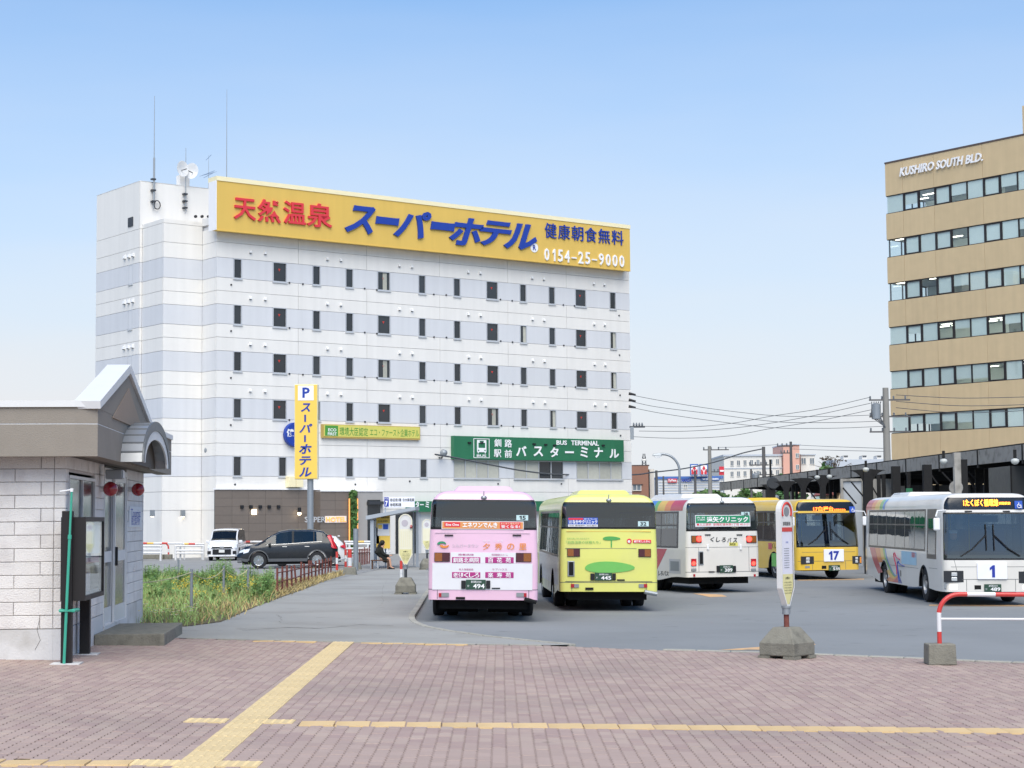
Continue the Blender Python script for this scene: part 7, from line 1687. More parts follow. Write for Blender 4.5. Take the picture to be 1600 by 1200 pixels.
# rust-brown picket fence
mat('rust', '6b3a35', .8, var=.2, scale=9, dirt=('8a5f4c', .6, 9), obj=.08); mat('paint_red', 'c8453f', .5, var=.08, scale=6); mat('paint_white', 'd9dadb', .5, var=.05, scale=6, dirt=('a9a59c', .4, 8))
fn = thing('picket_fence', 'rusty red-brown metal picket fence along the pavement edge', 'fence', (0, 0, 0))
FX = [(532, 660, 822), (568, 665, 815), (598, 648, 808), (628, 642, 760), (656, 640, 770), (690, 632, 765), (718, 625, 735), (746, 618, 725), (772, 612, 715), (795, 608, 710), (820, 604, 705), (842, 600, 700), (865, 598, 695)]
F0, F1 = gp(433, 926), gp(517, 894)
hf = .72; pk = MB().box(-.035, .035, -.03, .03, 0, 1).mesh('picket', 'rust')
rail = []
for i in range(15):
    t = i / 14; p = F0.lerp(F1, t); p.z = T(p.x, p.y); hgt = .80 - .12 * t; o = put('picket', pk, fn, p, rotz=math.atan2(F1.y - F0.y, F1.x - F0.x) + rnd.uniform(-.1, .1), scale=(1, 1, hgt * rnd.uniform(.93, 1.05))); o.rotation_euler = (rnd.gauss(0, .03), rnd.gauss(0, .03), o.rotation_euler[2]); rail.append(p)
for zz_ in (.32, .62): MB().tube([p + Vector((0, -.03, zz_ * (.8 - .12 * i / 14) / .8 + (rnd.uniform(-.03, .01)))) for i, p in enumerate(rail)], .02, 5).build('rail', 'rust', fn)
fn2 = thing('picket_fence', 'short rusty picket fence beside the bus shelter', 'fence', (0, 0, 0)); G0, G1 = gp(559, 884), gp(577, 881)
for i in range(8):
    p = G0.lerp(G1, i / 7); put('picket', pk, fn2, p, scale=(.8, 1, .85 * rnd.uniform(.95, 1.05)))
MB().tube([G0 + Vector((0, -.03, .6)), G1 + Vector((0, -.03, .6))], .02, 5).build('rail', 'rust', fn2)
# red-white posts and barriers by the shelter
def bpost(px, yb2, yt, lb, r=.06, n=4, arch=False, base=False, grp='red and white posts by the lot'):
    p = gp(px, yb2); h_ = at(px, yt, p.y).z - p.z; o = thing('barrier_post', lb, 'post', p, group=grp)
    for k in range(n): MB().tube([(0, 0, h_ * k / n), (0, 0, h_ * (k + 1) / n)], r, 10).build('band', 'paint_red' if (n - 1 - k) % 2 == 0 else 'paint_white', o, smooth=50)
    if base: MB().hexa([(-.3, -.2, -.02), (.3, -.2, -.02), (.3, .2, -.02), (-.3, .2, -.02), (-.24, -.16, .32), (.24, -.16, .32), (.24, .16, .32), (-.24, .16, .32)]).build('block', 'concrete', o, bevel=.02)
    return o
bpost(526.5, 891, 862, 'red and white post left of the barrier cluster', n=3); bpost(540, 887, 858, 'second red and white post in the barrier cluster', n=3); bpost(546.5, 898, 858, 'thick red and white post on concrete block in the barrier cluster', .09, 3, base=True); bpost(555, 890, 859, 'red and white post nearest the shelter with concrete block', .07, 3, base=True); bpost(514.5, 884, 866, 'short leaning orange-red post at the end of the picket fence', .06, 1)
bpost(627, 916, 876, 'thin red and white post behind the bus stop sign', .05, 3, grp=None)
for k, (a, b_) in enumerate((((527, 876), (541, 872)), ((547, 868), (556, 866)))):
    pa, pb = at(*a, 85), at(*b_, 84); tag(MB().tube([pa, pb], .04, 6).build('barrier_bar', 'paint_white'), ['white bar joining the two left barrier posts', 'white bar joining the two right barrier posts'][k], 'bar')
gpst = gp(556, 892); tag(MB().tube([(0, 0, 0), (0, 0, at(556, 826, gpst.y).z)], .11, 12).build('steel_post', 'galv', loc=gpst, smooth=50), 'thick plain grey steel post right of the orange light strip', 'post')
# white guard rails along the hotel lot
def guard(name, lb, pts_px, Y, rails, posts, top=None):
    o = thing(name, lb, 'guard rail', (0, 0, 0), group='white guard rails in front of the hotel')
    for py in rails: MB().tube([at(pts_px[0], py, Y), at(pts_px[1], py, Y)], .055, 8).build('rail', 'paint_white', o)
    for px in posts: a = at(px, rails[0], Y); MB().tube([(a.x, Y, 0), (a.x, Y, a.z)], .06, 8).build('post', 'paint_white', o)
    if top:
        xs = top[1]; 
        for k in range(len(xs) - 1): MB().tube([at(xs[k], top[0], Y + 1.2), at(xs[k + 1], top[0], Y + 1.2)], .06, 8).build('top_band', top[2][k], o)
        for px in (xs[0] + 3, xs[-1] - 3): a = at(px, top[0], Y + 1.2); MB().tube([(a.x, Y + 1.2, 0), (a.x, Y + 1.2, a.z)], .05, 8).build('post', 'paint_white', o)
guard('guard_rail', 'white three-bar guard rail left, beside the building wall', (205, 253), 106, (853, 858.5, 864), (208, 251), (849, [205, 230, 233.5, 240, 253, 262, 285], ['paint_red', 'rb_yellow', 'rb_yellow', 'paint_white', 'paint_red', 'paint_white']))
guard('guard_rail', 'white guard rail with rounded end left of the white van', (274, 319), 107, (853, 860, 864.5), (274.5, 318), (850, [285, 288, 295, 305, 319], ['paint_white', 'rb_yellow', 'paint_red', 'paint_white']))
guard('guard_rail', 'red and white striped rail between the van and the black car', (372, 420), 108, (852, 858), (375, 418), (846.5, [370, 391, 410, 425], ['paint_red', 'paint_white', 'paint_red']))
guard('guard_rail', 'white guard rail right of the white hatchback', (540, 610), 100, (850, 857, 862), (546, 575, 606), (846.5, [538, 560, 569, 600], ['paint_white', 'rb_yellow', 'paint_white']))
o = thing('hoop_barrier', 'small red and white hoop barrier on concrete feet by the left guard rail', 'barrier', gp(257, 874)); s_ = 103 / FPX
P_ = [(-.25, 0, .3), (-.25, 0, .62), (-.25, 0, .8), (-.2, 0, .93), (-.05, 0, .98), (.12, 0, .93), (.22, 0, .8), (.24, 0, .62), (.24, 0, .3)]
MB().tube(P_[1:8], .05, 8).build('hoop', 'paint_red', o, smooth=50); MB().tube(P_[:2], .05, 8).build('leg', 'paint_white', o); MB().tube(P_[7:], .05, 8).build('leg', 'paint_white', o)
for x in (-.25, .24): MB().box(x - .22, x + .22, -.2, .2, 0, .3).build('foot', 'concrete', o, bevel=.03); MB().tube([(x, 0, .3), (x, 0, .42)], .052, 8).build('band', 'paint_red', o)
tag(MB().box(-1.0, 1.0, -.2, .2, 0, .28).build('kerb_block', 'concrete', loc=gp(241, 873.5), bevel=.04), 'long low concrete kerb block behind the left guard rail', 'block')

# ================================================================ POLE SIGN, SHELTER, STOPS
Yp = 99.0; pb = at(485, 860, Yp); ps = thing('pole_sign', 'tall yellow vertical parking sign with blue katakana on a steel pole', 'sign', (pb.x, Yp, 0))
mat('sign_yellow2', 'efc95c', .5, var=.03)
a, b_ = at(460, 600.5, Yp - .35), at(496, 748.5, Yp - .35); ox = pb.x
MB().box(a.x - ox, b_.x - ox, -.3, .3, b_.z, a.z).build('cabinet', 'sign_cream', ps, bevel=.02); MB().box(a.x - ox + .03, b_.x - ox - .03, -.33, -.3, b_.z + .03, a.z - .03).build('face', 'sign_yellow2', ps); MB().tube([(0, 0, 0), (0, 0, b_.z)], .17, 14).build('pole', 'galv', ps, smooth=50)
def pst(s_, x0, y0, x1, y1, m_='letter_blue', bold=.03, shear=.0, d=-.345):
    p, q = at(x0, y0, Yp - .34), at(x1, y1, Yp - .34); letter('character', s_, m_, ps, ((p.x + q.x) / 2 - ox, d, (p.z + q.z) / 2), (1, 0, 0), (0, 0, 1), q.x - p.x, p.z - q.z, 0, bold, shear)
p, q = at(465.5, 602.5, Yp - .34), at(490, 625.5, Yp - .34); MB().box(p.x - ox, q.x - ox, -.342, -.33, q.z, p.z).build('badge', 'letter_white', ps); pst('P', 472.5, 605.5, 484, 621.5, d=-.346, bold=.03)
for s_, x0, y0, x1, y1 in (('ス', 470, 630, 485, 643.5), ('I', 475.4, 648, 478.2, 659), ('パ', 467.5, 662, 488, 676), ('I', 475.2, 680, 478, 690.5), ('ホ', 467, 694, 487, 709), ('テ', 467.5, 713, 486.5, 726.5), ('ル', 467, 730.5, 487, 745)): pst(s_, x0, y0, x1, y1, shear=.2 if s_ != 'I' else 0)
# bus shelter
Ys = gp(581, 889).y; s0 = gp(581, 889); shl = thing('bus_shelter', 'small grey bus shelter with sloped flat roof beside the pavement', 'shelter', (s0.x, s0.y, s0.z))
def sp_(px, py, dy=0.0): p = at(px, py, s0.y + dy); return Vector((p.x - s0.x, dy, p.z - s0.z))
mat('shelter_grey', 'a9b0b8', .45, metal=.2, var=.05)
a, b_ = sp_(572, 806), sp_(649, 793.5); MB().hexa([a + Vector((0, -.2, -.18)), b_ + Vector((0, -.2, -.10)), b_ + Vector((0, 3.6, -.10)), a + Vector((0, 3.6, -.18)), a + Vector((0, -.2, 0)), b_ + Vector((0, -.2, .05)), b_ + Vector((0, 3.6, .05)), a + Vector((0, 3.6, 0))]).build('roof', 'shelter_grey', shl)
for dy in (.05, 3.3): p = sp_(580.5, 806); MB().box(-.07, .09, dy - .07, dy + .07, 0, p.z - .2).build('post', 'shelter_grey', shl)
x2 = sp_(648, 800).x; MB().box(x2 - .12, x2, 3.2, 3.34, 0, b_.z - .12).build('post', 'shelter_grey', shl); MB().box(-.02, .02, .12, 3.2, .25, 2.2).build('side_panel', 'board_grey', shl)
MB().box(.12, .30, .6, .66, 1.15, 1.9).build('notice_case', 'board_grey', shl)
rt = thing('route_board', 'white route board with blue number 7 above the bus shelter', 'sign', (s0.x, s0.y, s0.z)); p, q = sp_(600, 776.5, 3.4), sp_(648, 792.5, 3.4)
MB().box(p.x, q.x, 3.36, 3.42, q.z, p.z).build('panel', 'white_board', rt); p1, q1_ = sp_(600.5, 777, 3.35), sp_(607.5, 791.5, 3.35); MB().box(p1.x, q1_.x, 3.345, 3.36, q1_.z, p1.z).build('number_panel', 'number_blue', rt)
for px in (602, 646): x = sp_(px, 790, 3.4).x; MB().box(x - .03, x + .03, 3.42, 3.48, 0, p.z).build('post', 'shelter_grey', rt)
def rtx(s_, x0, y0, x1, y1, m_, d=3.35, bold=.01, fit='both'): p, q = sp_(x0, y0, d), sp_(x1, y1, d); letter('lettering', s_, m_, rt, ((p.x + q.x) / 2, d - .008, (p.z + q.z) / 2), (1, 0, 0), (0, 0, 1), q.x - p.x, p.z - q.z, 0, bold, fit=fit)
rtx('7', 602, 782.5, 606, 790.5, 'letter_white', 3.342, .04); rtx('のりば', 601, 777.8, 607, 780.5, 'letter_white', 3.342); rtx('⑳白糠線', 609.5, 778.5, 627, 783.5, 'ink'); rtx('㉑大楽毛線', 629, 778.5, 647, 783.5, 'ink'); rtx('⑯昭和線', 609.5, 786, 627, 791, 'ink')
yb3 = thing('timetable_board', 'yellow timetable board inside the shelter behind the seated person', 'sign', (s0.x, s0.y, s0.z)); dy = .6
p, q = sp_(588, 804.5, dy), sp_(609.5, 857, dy); MB().box(p.x, q.x, dy, dy + .05, q.z, p.z).build('panel', 'sign_yellow2', yb3)
for x0, y0, x1, y1, m_ in ((590, 818, 609, 837, 'paper_white'), (598.5, 819, 606.5, 827, 'print_blue'), (591, 820, 597, 826, 'sign_yellow2')): p, q = sp_(x0, y0, dy - .01), sp_(x1, y1, dy - .01); MB().box(p.x, q.x, dy - .014 - (.006 if m_ != 'paper_white' else 0), dy - .002, q.z, p.z).build('print_area', m_, yb3)
p, q = sp_(595.5, 807, dy), sp_(608, 810, dy); letter('lettering', '駅前案内図', 'ink', yb3, ((p.x + q.x) / 2, dy - .01, (p.z + q.z) / 2), (1, 0, 0), (0, 0, 1), q.x - p.x, p.z - q.z, 0, .02); p, q = sp_(590, 813, dy), sp_(606, 815.5, dy); letter('lettering', '北大通 釧路駅', 'ink', yb3, ((p.x + q.x) / 2, dy - .01, (p.z + q.z) / 2), (1, 0, 0), (0, 0, 1), q.x - p.x, p.z - q.z)
for px in (590.5, 607.5): x = sp_(px, 850, dy + .1).x; MB().box(x - .03, x + .03, dy + .05, dy + .1, 0, sp_(588, 804.5, dy).z).build('post', 'paint_white', yb3)
# bench and seated person
mat('bench_wood', '5b4336', .8, var=.15, scale=8); mat('coat', '20231f', .9, var=.15, scale=8); mat('hair', '14110f', .6, var=.2, scale=20); mat('shoe', '17161a', .6)
bq = gp(594, 889.5); be = thing('bench', 'low dark wooden bench in the shelter under the seated person', 'bench', bq)
MB().box(-.42, .42, -.16, .22, .38, .43).build('seat', 'bench_wood', be, bevel=.01)
for x in (-.36, .36):
    for y in (-.1, .16): MB().box(x - .03, x + .03, y - .03, y + .03, 0, .38).build('leg', 'bench_wood', be)
pe = thing('person', 'seated person with long black hair in a dark coat looking down at a phone', 'person', bq)
def skin(name, V, E, m, root, parent, sub=2):
    bm = bmesh.new(); sk = bm.verts.layers.skin.verify(); D = {}
    for n, (x, y, z, r) in V.items(): v = bm.verts.new((x, y, z)); v[sk].radius = (r, r); D[n] = v
    for a, b_ in E: bm.edges.new((D[a], D[b_]))
    D[root][sk].use_root = True; me = bpy.data.meshes.new(name); bm.to_mesh(me); bm.free(); me.materials.append(MATS[m]); o = put(name, me, parent); o.modifiers.new('s', 'SKIN').use_smooth_shade = True; mo = o.modifiers.new('u', 'SUBSURF'); mo.levels = mo.render_levels = sub; return o
skin('body', {'pel': (-.02, 0, .52, .13), 'wst': (.0, 0, .70, .12), 'ch': (.04, 0, .90, .14), 'nk': (.10, 0, 1.06, .05), 'hd': (.14, 0, 1.15, .085), 'tp': (.15, 0, 1.24, .08), 'ch2': (.2, 0, 1.10, .05),
              'lh': (.06, -.1, .50, .09), 'lk': (.44, -.1, .50, .07), 'la': (.50, -.1, .10, .042), 'lt': (.64, -.1, .045, .035), 'rh': (.06, .1, .50, .09), 'rk': (.42, .1, .49, .07), 'ra': (.44, .1, .10, .042), 'rt': (.58, .1, .045, .035)},
     [('pel', 'wst'), ('wst', 'ch'), ('ch', 'nk'), ('nk', 'hd'), ('hd', 'tp'), ('hd', 'ch2'), ('pel', 'lh'), ('lh', 'lk'), ('lk', 'la'), ('la', 'lt'), ('pel', 'rh'), ('rh', 'rk'), ('rk', 'ra'), ('ra', 'rt')], 'skin', 'pel', pe)
skin('coat', {'pel': (-.03, 0, .54, .22), 'wst': (-.03, 0, .72, .20), 'ch': (.0, 0, .90, .20), 'nb': (.07, 0, 1.02, .09), 'ls': (.04, -.19, .94, .075), 'le': (.16, -.22, .68, .06), 'lw': (.42, -.12, .62, .045), 'rs': (.04, .19, .94, .075), 're': (.16, .22, .68, .06), 'rw': (.42, .12, .62, .045), 'sk': (.2, 0, .50, .20), 'hem': (.46, 0, .42, .19)},
     [('pel', 'wst'), ('wst', 'ch'), ('ch', 'nb'), ('ch', 'ls'), ('ls', 'le'), ('le', 'lw'), ('ch', 'rs'), ('rs', 're'), ('re', 'rw'), ('pel', 'sk'), ('sk', 'hem')], 'coat', 'pel', pe)
MB().lathe([(.01, -.14), (.07, -.12), (.11, -.06), (.12, 0), (.11, .06), (.075, .105), (.01, .125)], 16, 'Z', (.10, 0, 1.215)).build('hair', 'hair', pe, smooth=70)
MB().hexa([(-.27, -.14, .76), (-.10, -.15, .76), (-.10, .15, .76), (-.27, .14, .76), (-.03, -.11, 1.24), (.10, -.13, 1.26), (.10, .13, 1.26), (-.03, .11, 1.24)]).build('long_hair', 'hair', pe, bevel=.05)
for y in (-.12, .12):                       # hands: palm, four fingers, thumb round the phone
    s1 = 1 if y > 0 else -1; V = {'w': (.42, y, .62, .026), 'p': (.49, y * .8, .625, .034)}; E = [('w', 'p')]
    for k in range(4): V[f'a{k}'] = (.54, y * .75 + (k - 1.5) * .013 * s1, .635 - k * .004, .011); V[f'b{k}'] = (.565, y * .45 + (k - 1.5) * .012 * s1, .64 - k * .004, .009); E += [('p', f'a{k}'), (f'a{k}', f'b{k}')]
    V['t1'] = (.50, y * .5, .655, .011); V['t2'] = (.535, y * .3, .668, .009); E += [('p', 't1'), ('t1', 't2')]; skin('hand', V, E, 'skin', 'p', pe, 1)
for y in (-.1, .1): x = .50 if y < 0 else .44; MB().hexa([(x - .06, y - .045, 0), (x + .2, y - .04, 0), (x + .2, y + .04, 0), (x - .06, y + .045, 0), (x - .05, y - .04, .1), (x + .15, y - .03, .05), (x + .15, y + .03, .05), (x - .05, y + .04, .1)]).build('shoe', 'shoe', pe, bevel=.015)
tag(MB().box(-.04, .04, -.035, .035, 0, .012).build('phone', 'ink', loc=bq + Vector((.57, 0, .645)), bevel=.003), 'small dark phone held by the seated person', 'phone')
# bus stop signs
mat('stop_white', 'd8d8d6', .5, var=.04); mat('stop_cream', 'd9d39a', .6, var=.05); mat('stop_cream2', 'e3dfc9', .6, var=.05); mat('stop_pale', 'd9d9e4', .5, var=.03)
def outline_(w_, h_, taper):
    r = w_ / 2; pts = [(-.045, 0), (.045, 0), (r, taper), (r, h_ - r)]; pts += [(r * math.cos(t), h_ - r + r * math.sin(t)) for t in [i * math.pi / 12 for i in range(1, 12)]]; return pts + [(-r, h_ - r), (-r, taper)]
def bus_stop(lb, px, ybase, ytop, yaw, wd, face_w, style, neck):
    p = gp(px, ybase); H_ = at(px, ytop, p.y).z - p.z; o = thing('bus_stop_sign', lb, 'bus stop', p, yaw, group='bus stop signs on concrete blocks')
    bw, bt = (.34, .17) if style == 1 else (.30, .17)
    blk = MB(); b0, b1 = .13, .52 if style == 1 else .5
    blk.add([(-bw, -bw, .05), (bw, -bw, .05), (bw, bw, .05), (-bw, bw, .05), (-bw, -bw, .26), (bw, -bw, .26), (bw, bw, .26), (-bw, bw, .26), (-bt, -bt, b1), (bt, -bt, b1), (bt, bt, b1), (-bt, bt, b1)], [(3, 2, 1, 0), (0, 1, 5, 4), (1, 2, 6, 5), (2, 3, 7, 6), (3, 0, 4, 7), (4, 5, 9, 8), (5, 6, 10, 9), (6, 7, 11, 10), (7, 4, 8, 11), (8, 9, 10, 11)])
    bo = blk.build('concrete_block', 'concrete', o, bevel=.02)
    for sx in (-1, 1):
        for sy in (-1, 1): MB().box(sx * bw * .72 - .11, sx * bw * .72 + .11, sy * bw * .72 - .11, sy * bw * .72 + .11, 0, .052).build('foot', 'concrete', bo)
    z0 = neck; MB().tube([(0, 0, b1 - .02), (0, 0, z0 + .1)], .045, 12).build('pipe', 'rust' if style else 'steel_dark', o, smooth=50); MB().tube([(0, 0, z0 - .05), (0, 0, z0 + .06)], .07, 12).build('collar', 'galv', o, smooth=50); MB().tube([(0, 0, z0 + .06), (0, 0, z0 + .09)], .085, 12).build('collar', 'galv', o, smooth=50)
    hs = H_ - z0 - .09; pts = outline_(face_w, hs, .30); t = wd / 2; zb_ = z0 + .09
    N = len(pts); inn = [(x * .86, .03 + z * (hs - .06) / hs) for x, z in pts]
    fr_ = MB(); v = [(x, -t, zb_ + z) for x, z in pts] + [(x, t, zb_ + z) for x, z in pts] + [(x, -t, zb_ + z) for x, z in inn] + [(x, t, zb_ + z) for x, z in inn]
    f_ = []
    for k in range(N): k2 = (k + 1) % N; f_ += [(k, k2, N + k2, N + k), (k, 2 * N + k, 2 * N + k2, k2), (N + k, N + k2, 3 * N + k2, 3 * N + k)]
    fr_.add(v, f_).build('frame', 'stop_white' if style else 'stop_cream2', o)
    for sg in (-1, 1):
        y = sg * (t - .012)
        def clip(za, zb2, m_, nm, d=0.0):
            P_ = []
            for k in range(N):
                a, b2 = inn[k], inn[(k + 1) % N]
                def cut(zc_):
                    return (a[0] + (b2[0] - a[0]) * (zc_ - a[1]) / (b2[1] - a[1]), zc_)
                if za <= a[1] <= zb2: P_.append(a)
                cr_ = [cut(q) for q in (za, zb2) if (a[1] - q) * (b2[1] - q) < 0]
                cr_.sort(key=lambda q: abs(q[1] - a[1])); P_ += cr_
            if len(P_) > 2: MB().slab([(x, y + sg * d, zb_ + z) for x, z in P_], (0, -sg * .006, 0)).build(nm, m_, o)
        hb = hs * .30
        clip(0, hb, 'stop_cream', 'notice_panel'); clip(hb, hs * .70, 'stop_pale' if style else 'stop_cream2', 'timetable_panel'); clip(hs * .70, hs, 'stop_white', 'name_panel')
        r_ = (1, 0, 0) if sg < 0 else (-1, 0, 0); yy = y + sg * .004
        letter('lettering', '(お願い)', 'ink', o, (0, yy, zb_ + hb - .07), r_, (0, 0, 1), face_w * .35, .05, 0, .01)
        for k in range(5): letter('lettering', 'バス停付近での駐停車は', 'dark_grey', o, (0, yy, zb_ + hb - .14 - k * .045), r_, (0, 0, 1), face_w * .6, .024)
        if style:
            letter('lettering', '時刻表', 'print_blue', o, (0, yy, zb_ + hs * .60), r_, (0, 0, 1), face_w * .2, .03)
            for k in range(9): MB().box(-.1, .06, yy - .001, yy + .001, zb_ + hs * .36 + k * .04, zb_ + hs * .36 + k * .04 + .008).build('timetable_line', 'grille_grey', o)
            MB().box(-.17, .17, yy - .002, yy + .002, zb_ + hs * .70, zb_ + hs * .74).build('red_stripe', 'paint_red', o)
            rr_ = face_w * .36; cz = hs - face_w * .5
            MB().tube([(rr_ * math.cos(t_), yy, zb_ + cz + rr_ * math.sin(t_)) for t_ in [q * math.pi / 12 for q in range(-2, 15)]], .022, 5).build('red_ring', 'paint_red', o); letter('lettering', '釧路駅前', 'dark_grey', o, (0, yy, zb_ + hs * .775), r_, (0, 0, 1), face_w * .6, .07, 0, .01); MB().lathe([(rr_ * .55, -.003), (rr_ * .55, .003)], 18, 'Y', (0, yy, zb_ + cz)).build('emblem_disc', 'grille_grey', o)
        else:
            for k in range(5): MB().box(-.13 + k * .06, -.125 + k * .06, yy - .001, yy + .001, zb_ + hs * .34, zb_ + hs * .66).build('timetable_line', 'stop_cream', o)
            MB().lathe([(.1, -.003), (.1, .003)], 18, 'Y', (-.02, yy, zb_ + hs * .82)).build('emblem_disc', 'print_grey', o)
    return o
bus_stop('tall white bus stop sign turned sideways on a mossy concrete block at the plaza edge', 1230, 1028, 781, R(50), .10, .40, 1, .78)
o = bus_stop('cream bus stop sign facing the camera on the pavement near the shelter', 634, 928, 803, R(0), .08, .42, 0, .80)
x = at(641, 823, o.location.y).x - o.location.x; MB().lathe([(.05, 0), (.055, .05), (.02, .07)], 10, 'X', (x, -.06, at(641, 823, o.location.y).z - o.location.z)).build('red_reflector', 'red_globe', o)
bus_stop('cream bus stop sign half hidden by the left edge of the pink bus', 667.5, 890, 811, R(10), .08, .42, 0, .80)
# striped guard rail in the right foreground
g1 = gp(1469, 1038); gr_ = thing('striped_barrier', 'red and white pipe barrier in a concrete block at the right edge', 'barrier', g1)
MB().hexa([(-.23, -.2, 0), (.23, -.2, 0), (.23, .2, 0), (-.23, .2, 0), (-.22, -.19, .34), (.22, -.19, .34), (.22, .19, .34), (-.22, .19, .34)]).build('concrete_block', 'concrete', gr_, bevel=.02)
hz_ = at(1500, 928.5, g1.y).z - g1.z; rb = .33; path = [(0, 0, .3), (0, 0, hz_ - rb)] + [(rb - rb * math.cos(t), 0, hz_ - rb + rb * math.sin(t)) for t in [i * math.pi / 16 for i in range(1, 9)]] + [(2.6, 0, hz_ - .03)]
# split the path into coloured bands by length
Ls = [0]
for a, b_ in zip(path, path[1:]): Ls.append(Ls[-1] + (Vector(b_) - Vector(a)).length)
def sub(s0_, s1_):
    def P_(s): 
        for i in range(len(Ls) - 1):
            if s <= Ls[i + 1] + 1e-6: return Vector(path[i]).lerp(Vector(path[i + 1]), (s - Ls[i]) / (Ls[i + 1] - Ls[i]))
        return Vector(path[-1])
    return [P_(s0_)] + [Vector(path[i]) for i in range(len(path)) if s0_ < Ls[i] < s1_] + [P_(s1_)]
cuts = [0, .23, .54, 1.16, 1.62, 2.2, 2.66, 3.2]
mat('rail_red', 'c9403c', .35, var=.05, coat=.3); mat('rail_white', 'dfe0e2', .35, var=.03, coat=.3)
for k in range(len(cuts) - 1):
    if cuts[k + 1] <= Ls[-1] + .3: MB().tube(sub(cuts[k], min(cuts[k + 1], Ls[-1])), .038, 14, caps=True).build('band', 'rail_red' if k % 2 == 0 else 'rail_white', gr_, smooth=50)
zl_ = at(1480, 967, g1.y).z - g1.z; MB().tube([(0.03, 0, zl_), (2.6, 0, zl_ - .03)], .02, 10).build('lower_rail', 'rail_white', gr_, smooth=50)
for x in (2.6,): MB().tube([(x, 0, 0), (x, 0, hz_)], .038, 12).build('post', 'rail_red', gr_, smooth=50); MB().box(x - .22, x + .22, -.19, .19, -.05, .33).build('concrete_block', 'concrete', gr_, bevel=.02)

# ================================================================ CARS
mat('car_black', '16191e', .3, var=.03, coat=.5, spec=.4); mat('car_white', 'dcdde0', .25, var=.02, coat=.8); mat('car_trim', '2a2b2d', .6); mat('chrome', 'd0d3d6', .15, metal=.9); mat('cladding', '5d6064', .6); mat('head_clear', 'e4e8ec', .1, spec=.8, coat=1); mat('tail_red', 'c3222f', .2, coat=.6); mat('plate_white', 'd9dad6', .5); mat('car_grey', '7b7f86', .3, coat=.6); mat('mesh_black', '15161a', .5)
CAR_GLASS = glass('car_glass', (.22, .26, .27), .02); CAR_GLASS_D = glass('car_glass_dark', (.05, .06, .07), .02)
CW = MB().lathe([(.21, -.1), (.3, -.105), (.335, -.09), (.345, -.05), (.345, .05), (.335, .09), (.3, .105), (.21, .1)], 26, 'X', caps=False).mesh('tyre', 'tyre', 40)
def alloy():
    mb = MB().lathe([(.215, .02), (.22, .09), (.205, .085), (.195, .04)], 26, 'X')
    for i in range(10):
        a = i * math.pi / 5; c, s_ = math.cos(a), math.sin(a); c2, s2 = -s_, c
        mb.hexa([(.05, .04 * c + .016 * c2, .04 * s_ + .016 * s2), (.05, .04 * c - .016 * c2, .04 * s_ - .016 * s2), (.05, .205 * c - .022 * c2, .205 * s_ - .022 * s2), (.05, .205 * c + .022 * c2, .205 * s_ + .022 * s2), (.085, .04 * c + .013 * c2, .04 * s_ + .013 * s2), (.085, .04 * c - .013 * c2, .04 * s_ - .013 * s2), (.08, .205 * c - .018 * c2, .205 * s_ - .018 * s2), (.08, .205 * c + .018 * c2, .205 * s_ + .018 * s2)])
    mb.lathe([(.05, .05), (.045, .095), (.01, .1)], 12, 'X'); return mb.mesh('rim', 'chrome', 40)
CRIM = alloy(); CDISC = MB().lathe([(.2, .0), (.2, .02)], 20, 'X').mesh('brake_disc', 'mesh_black')
def interp(tab, y):
    if y <= tab[0][0]: return tab[0][1]
    for (a, va), (b_, vb) in zip(tab, tab[1:]):
        if y <= b_: t = (y - a) / (b_ - a); t = t * t * (3 - 2 * t) * .35 + t * .65; return va + (vb - va) * t
    return tab[-1][1]
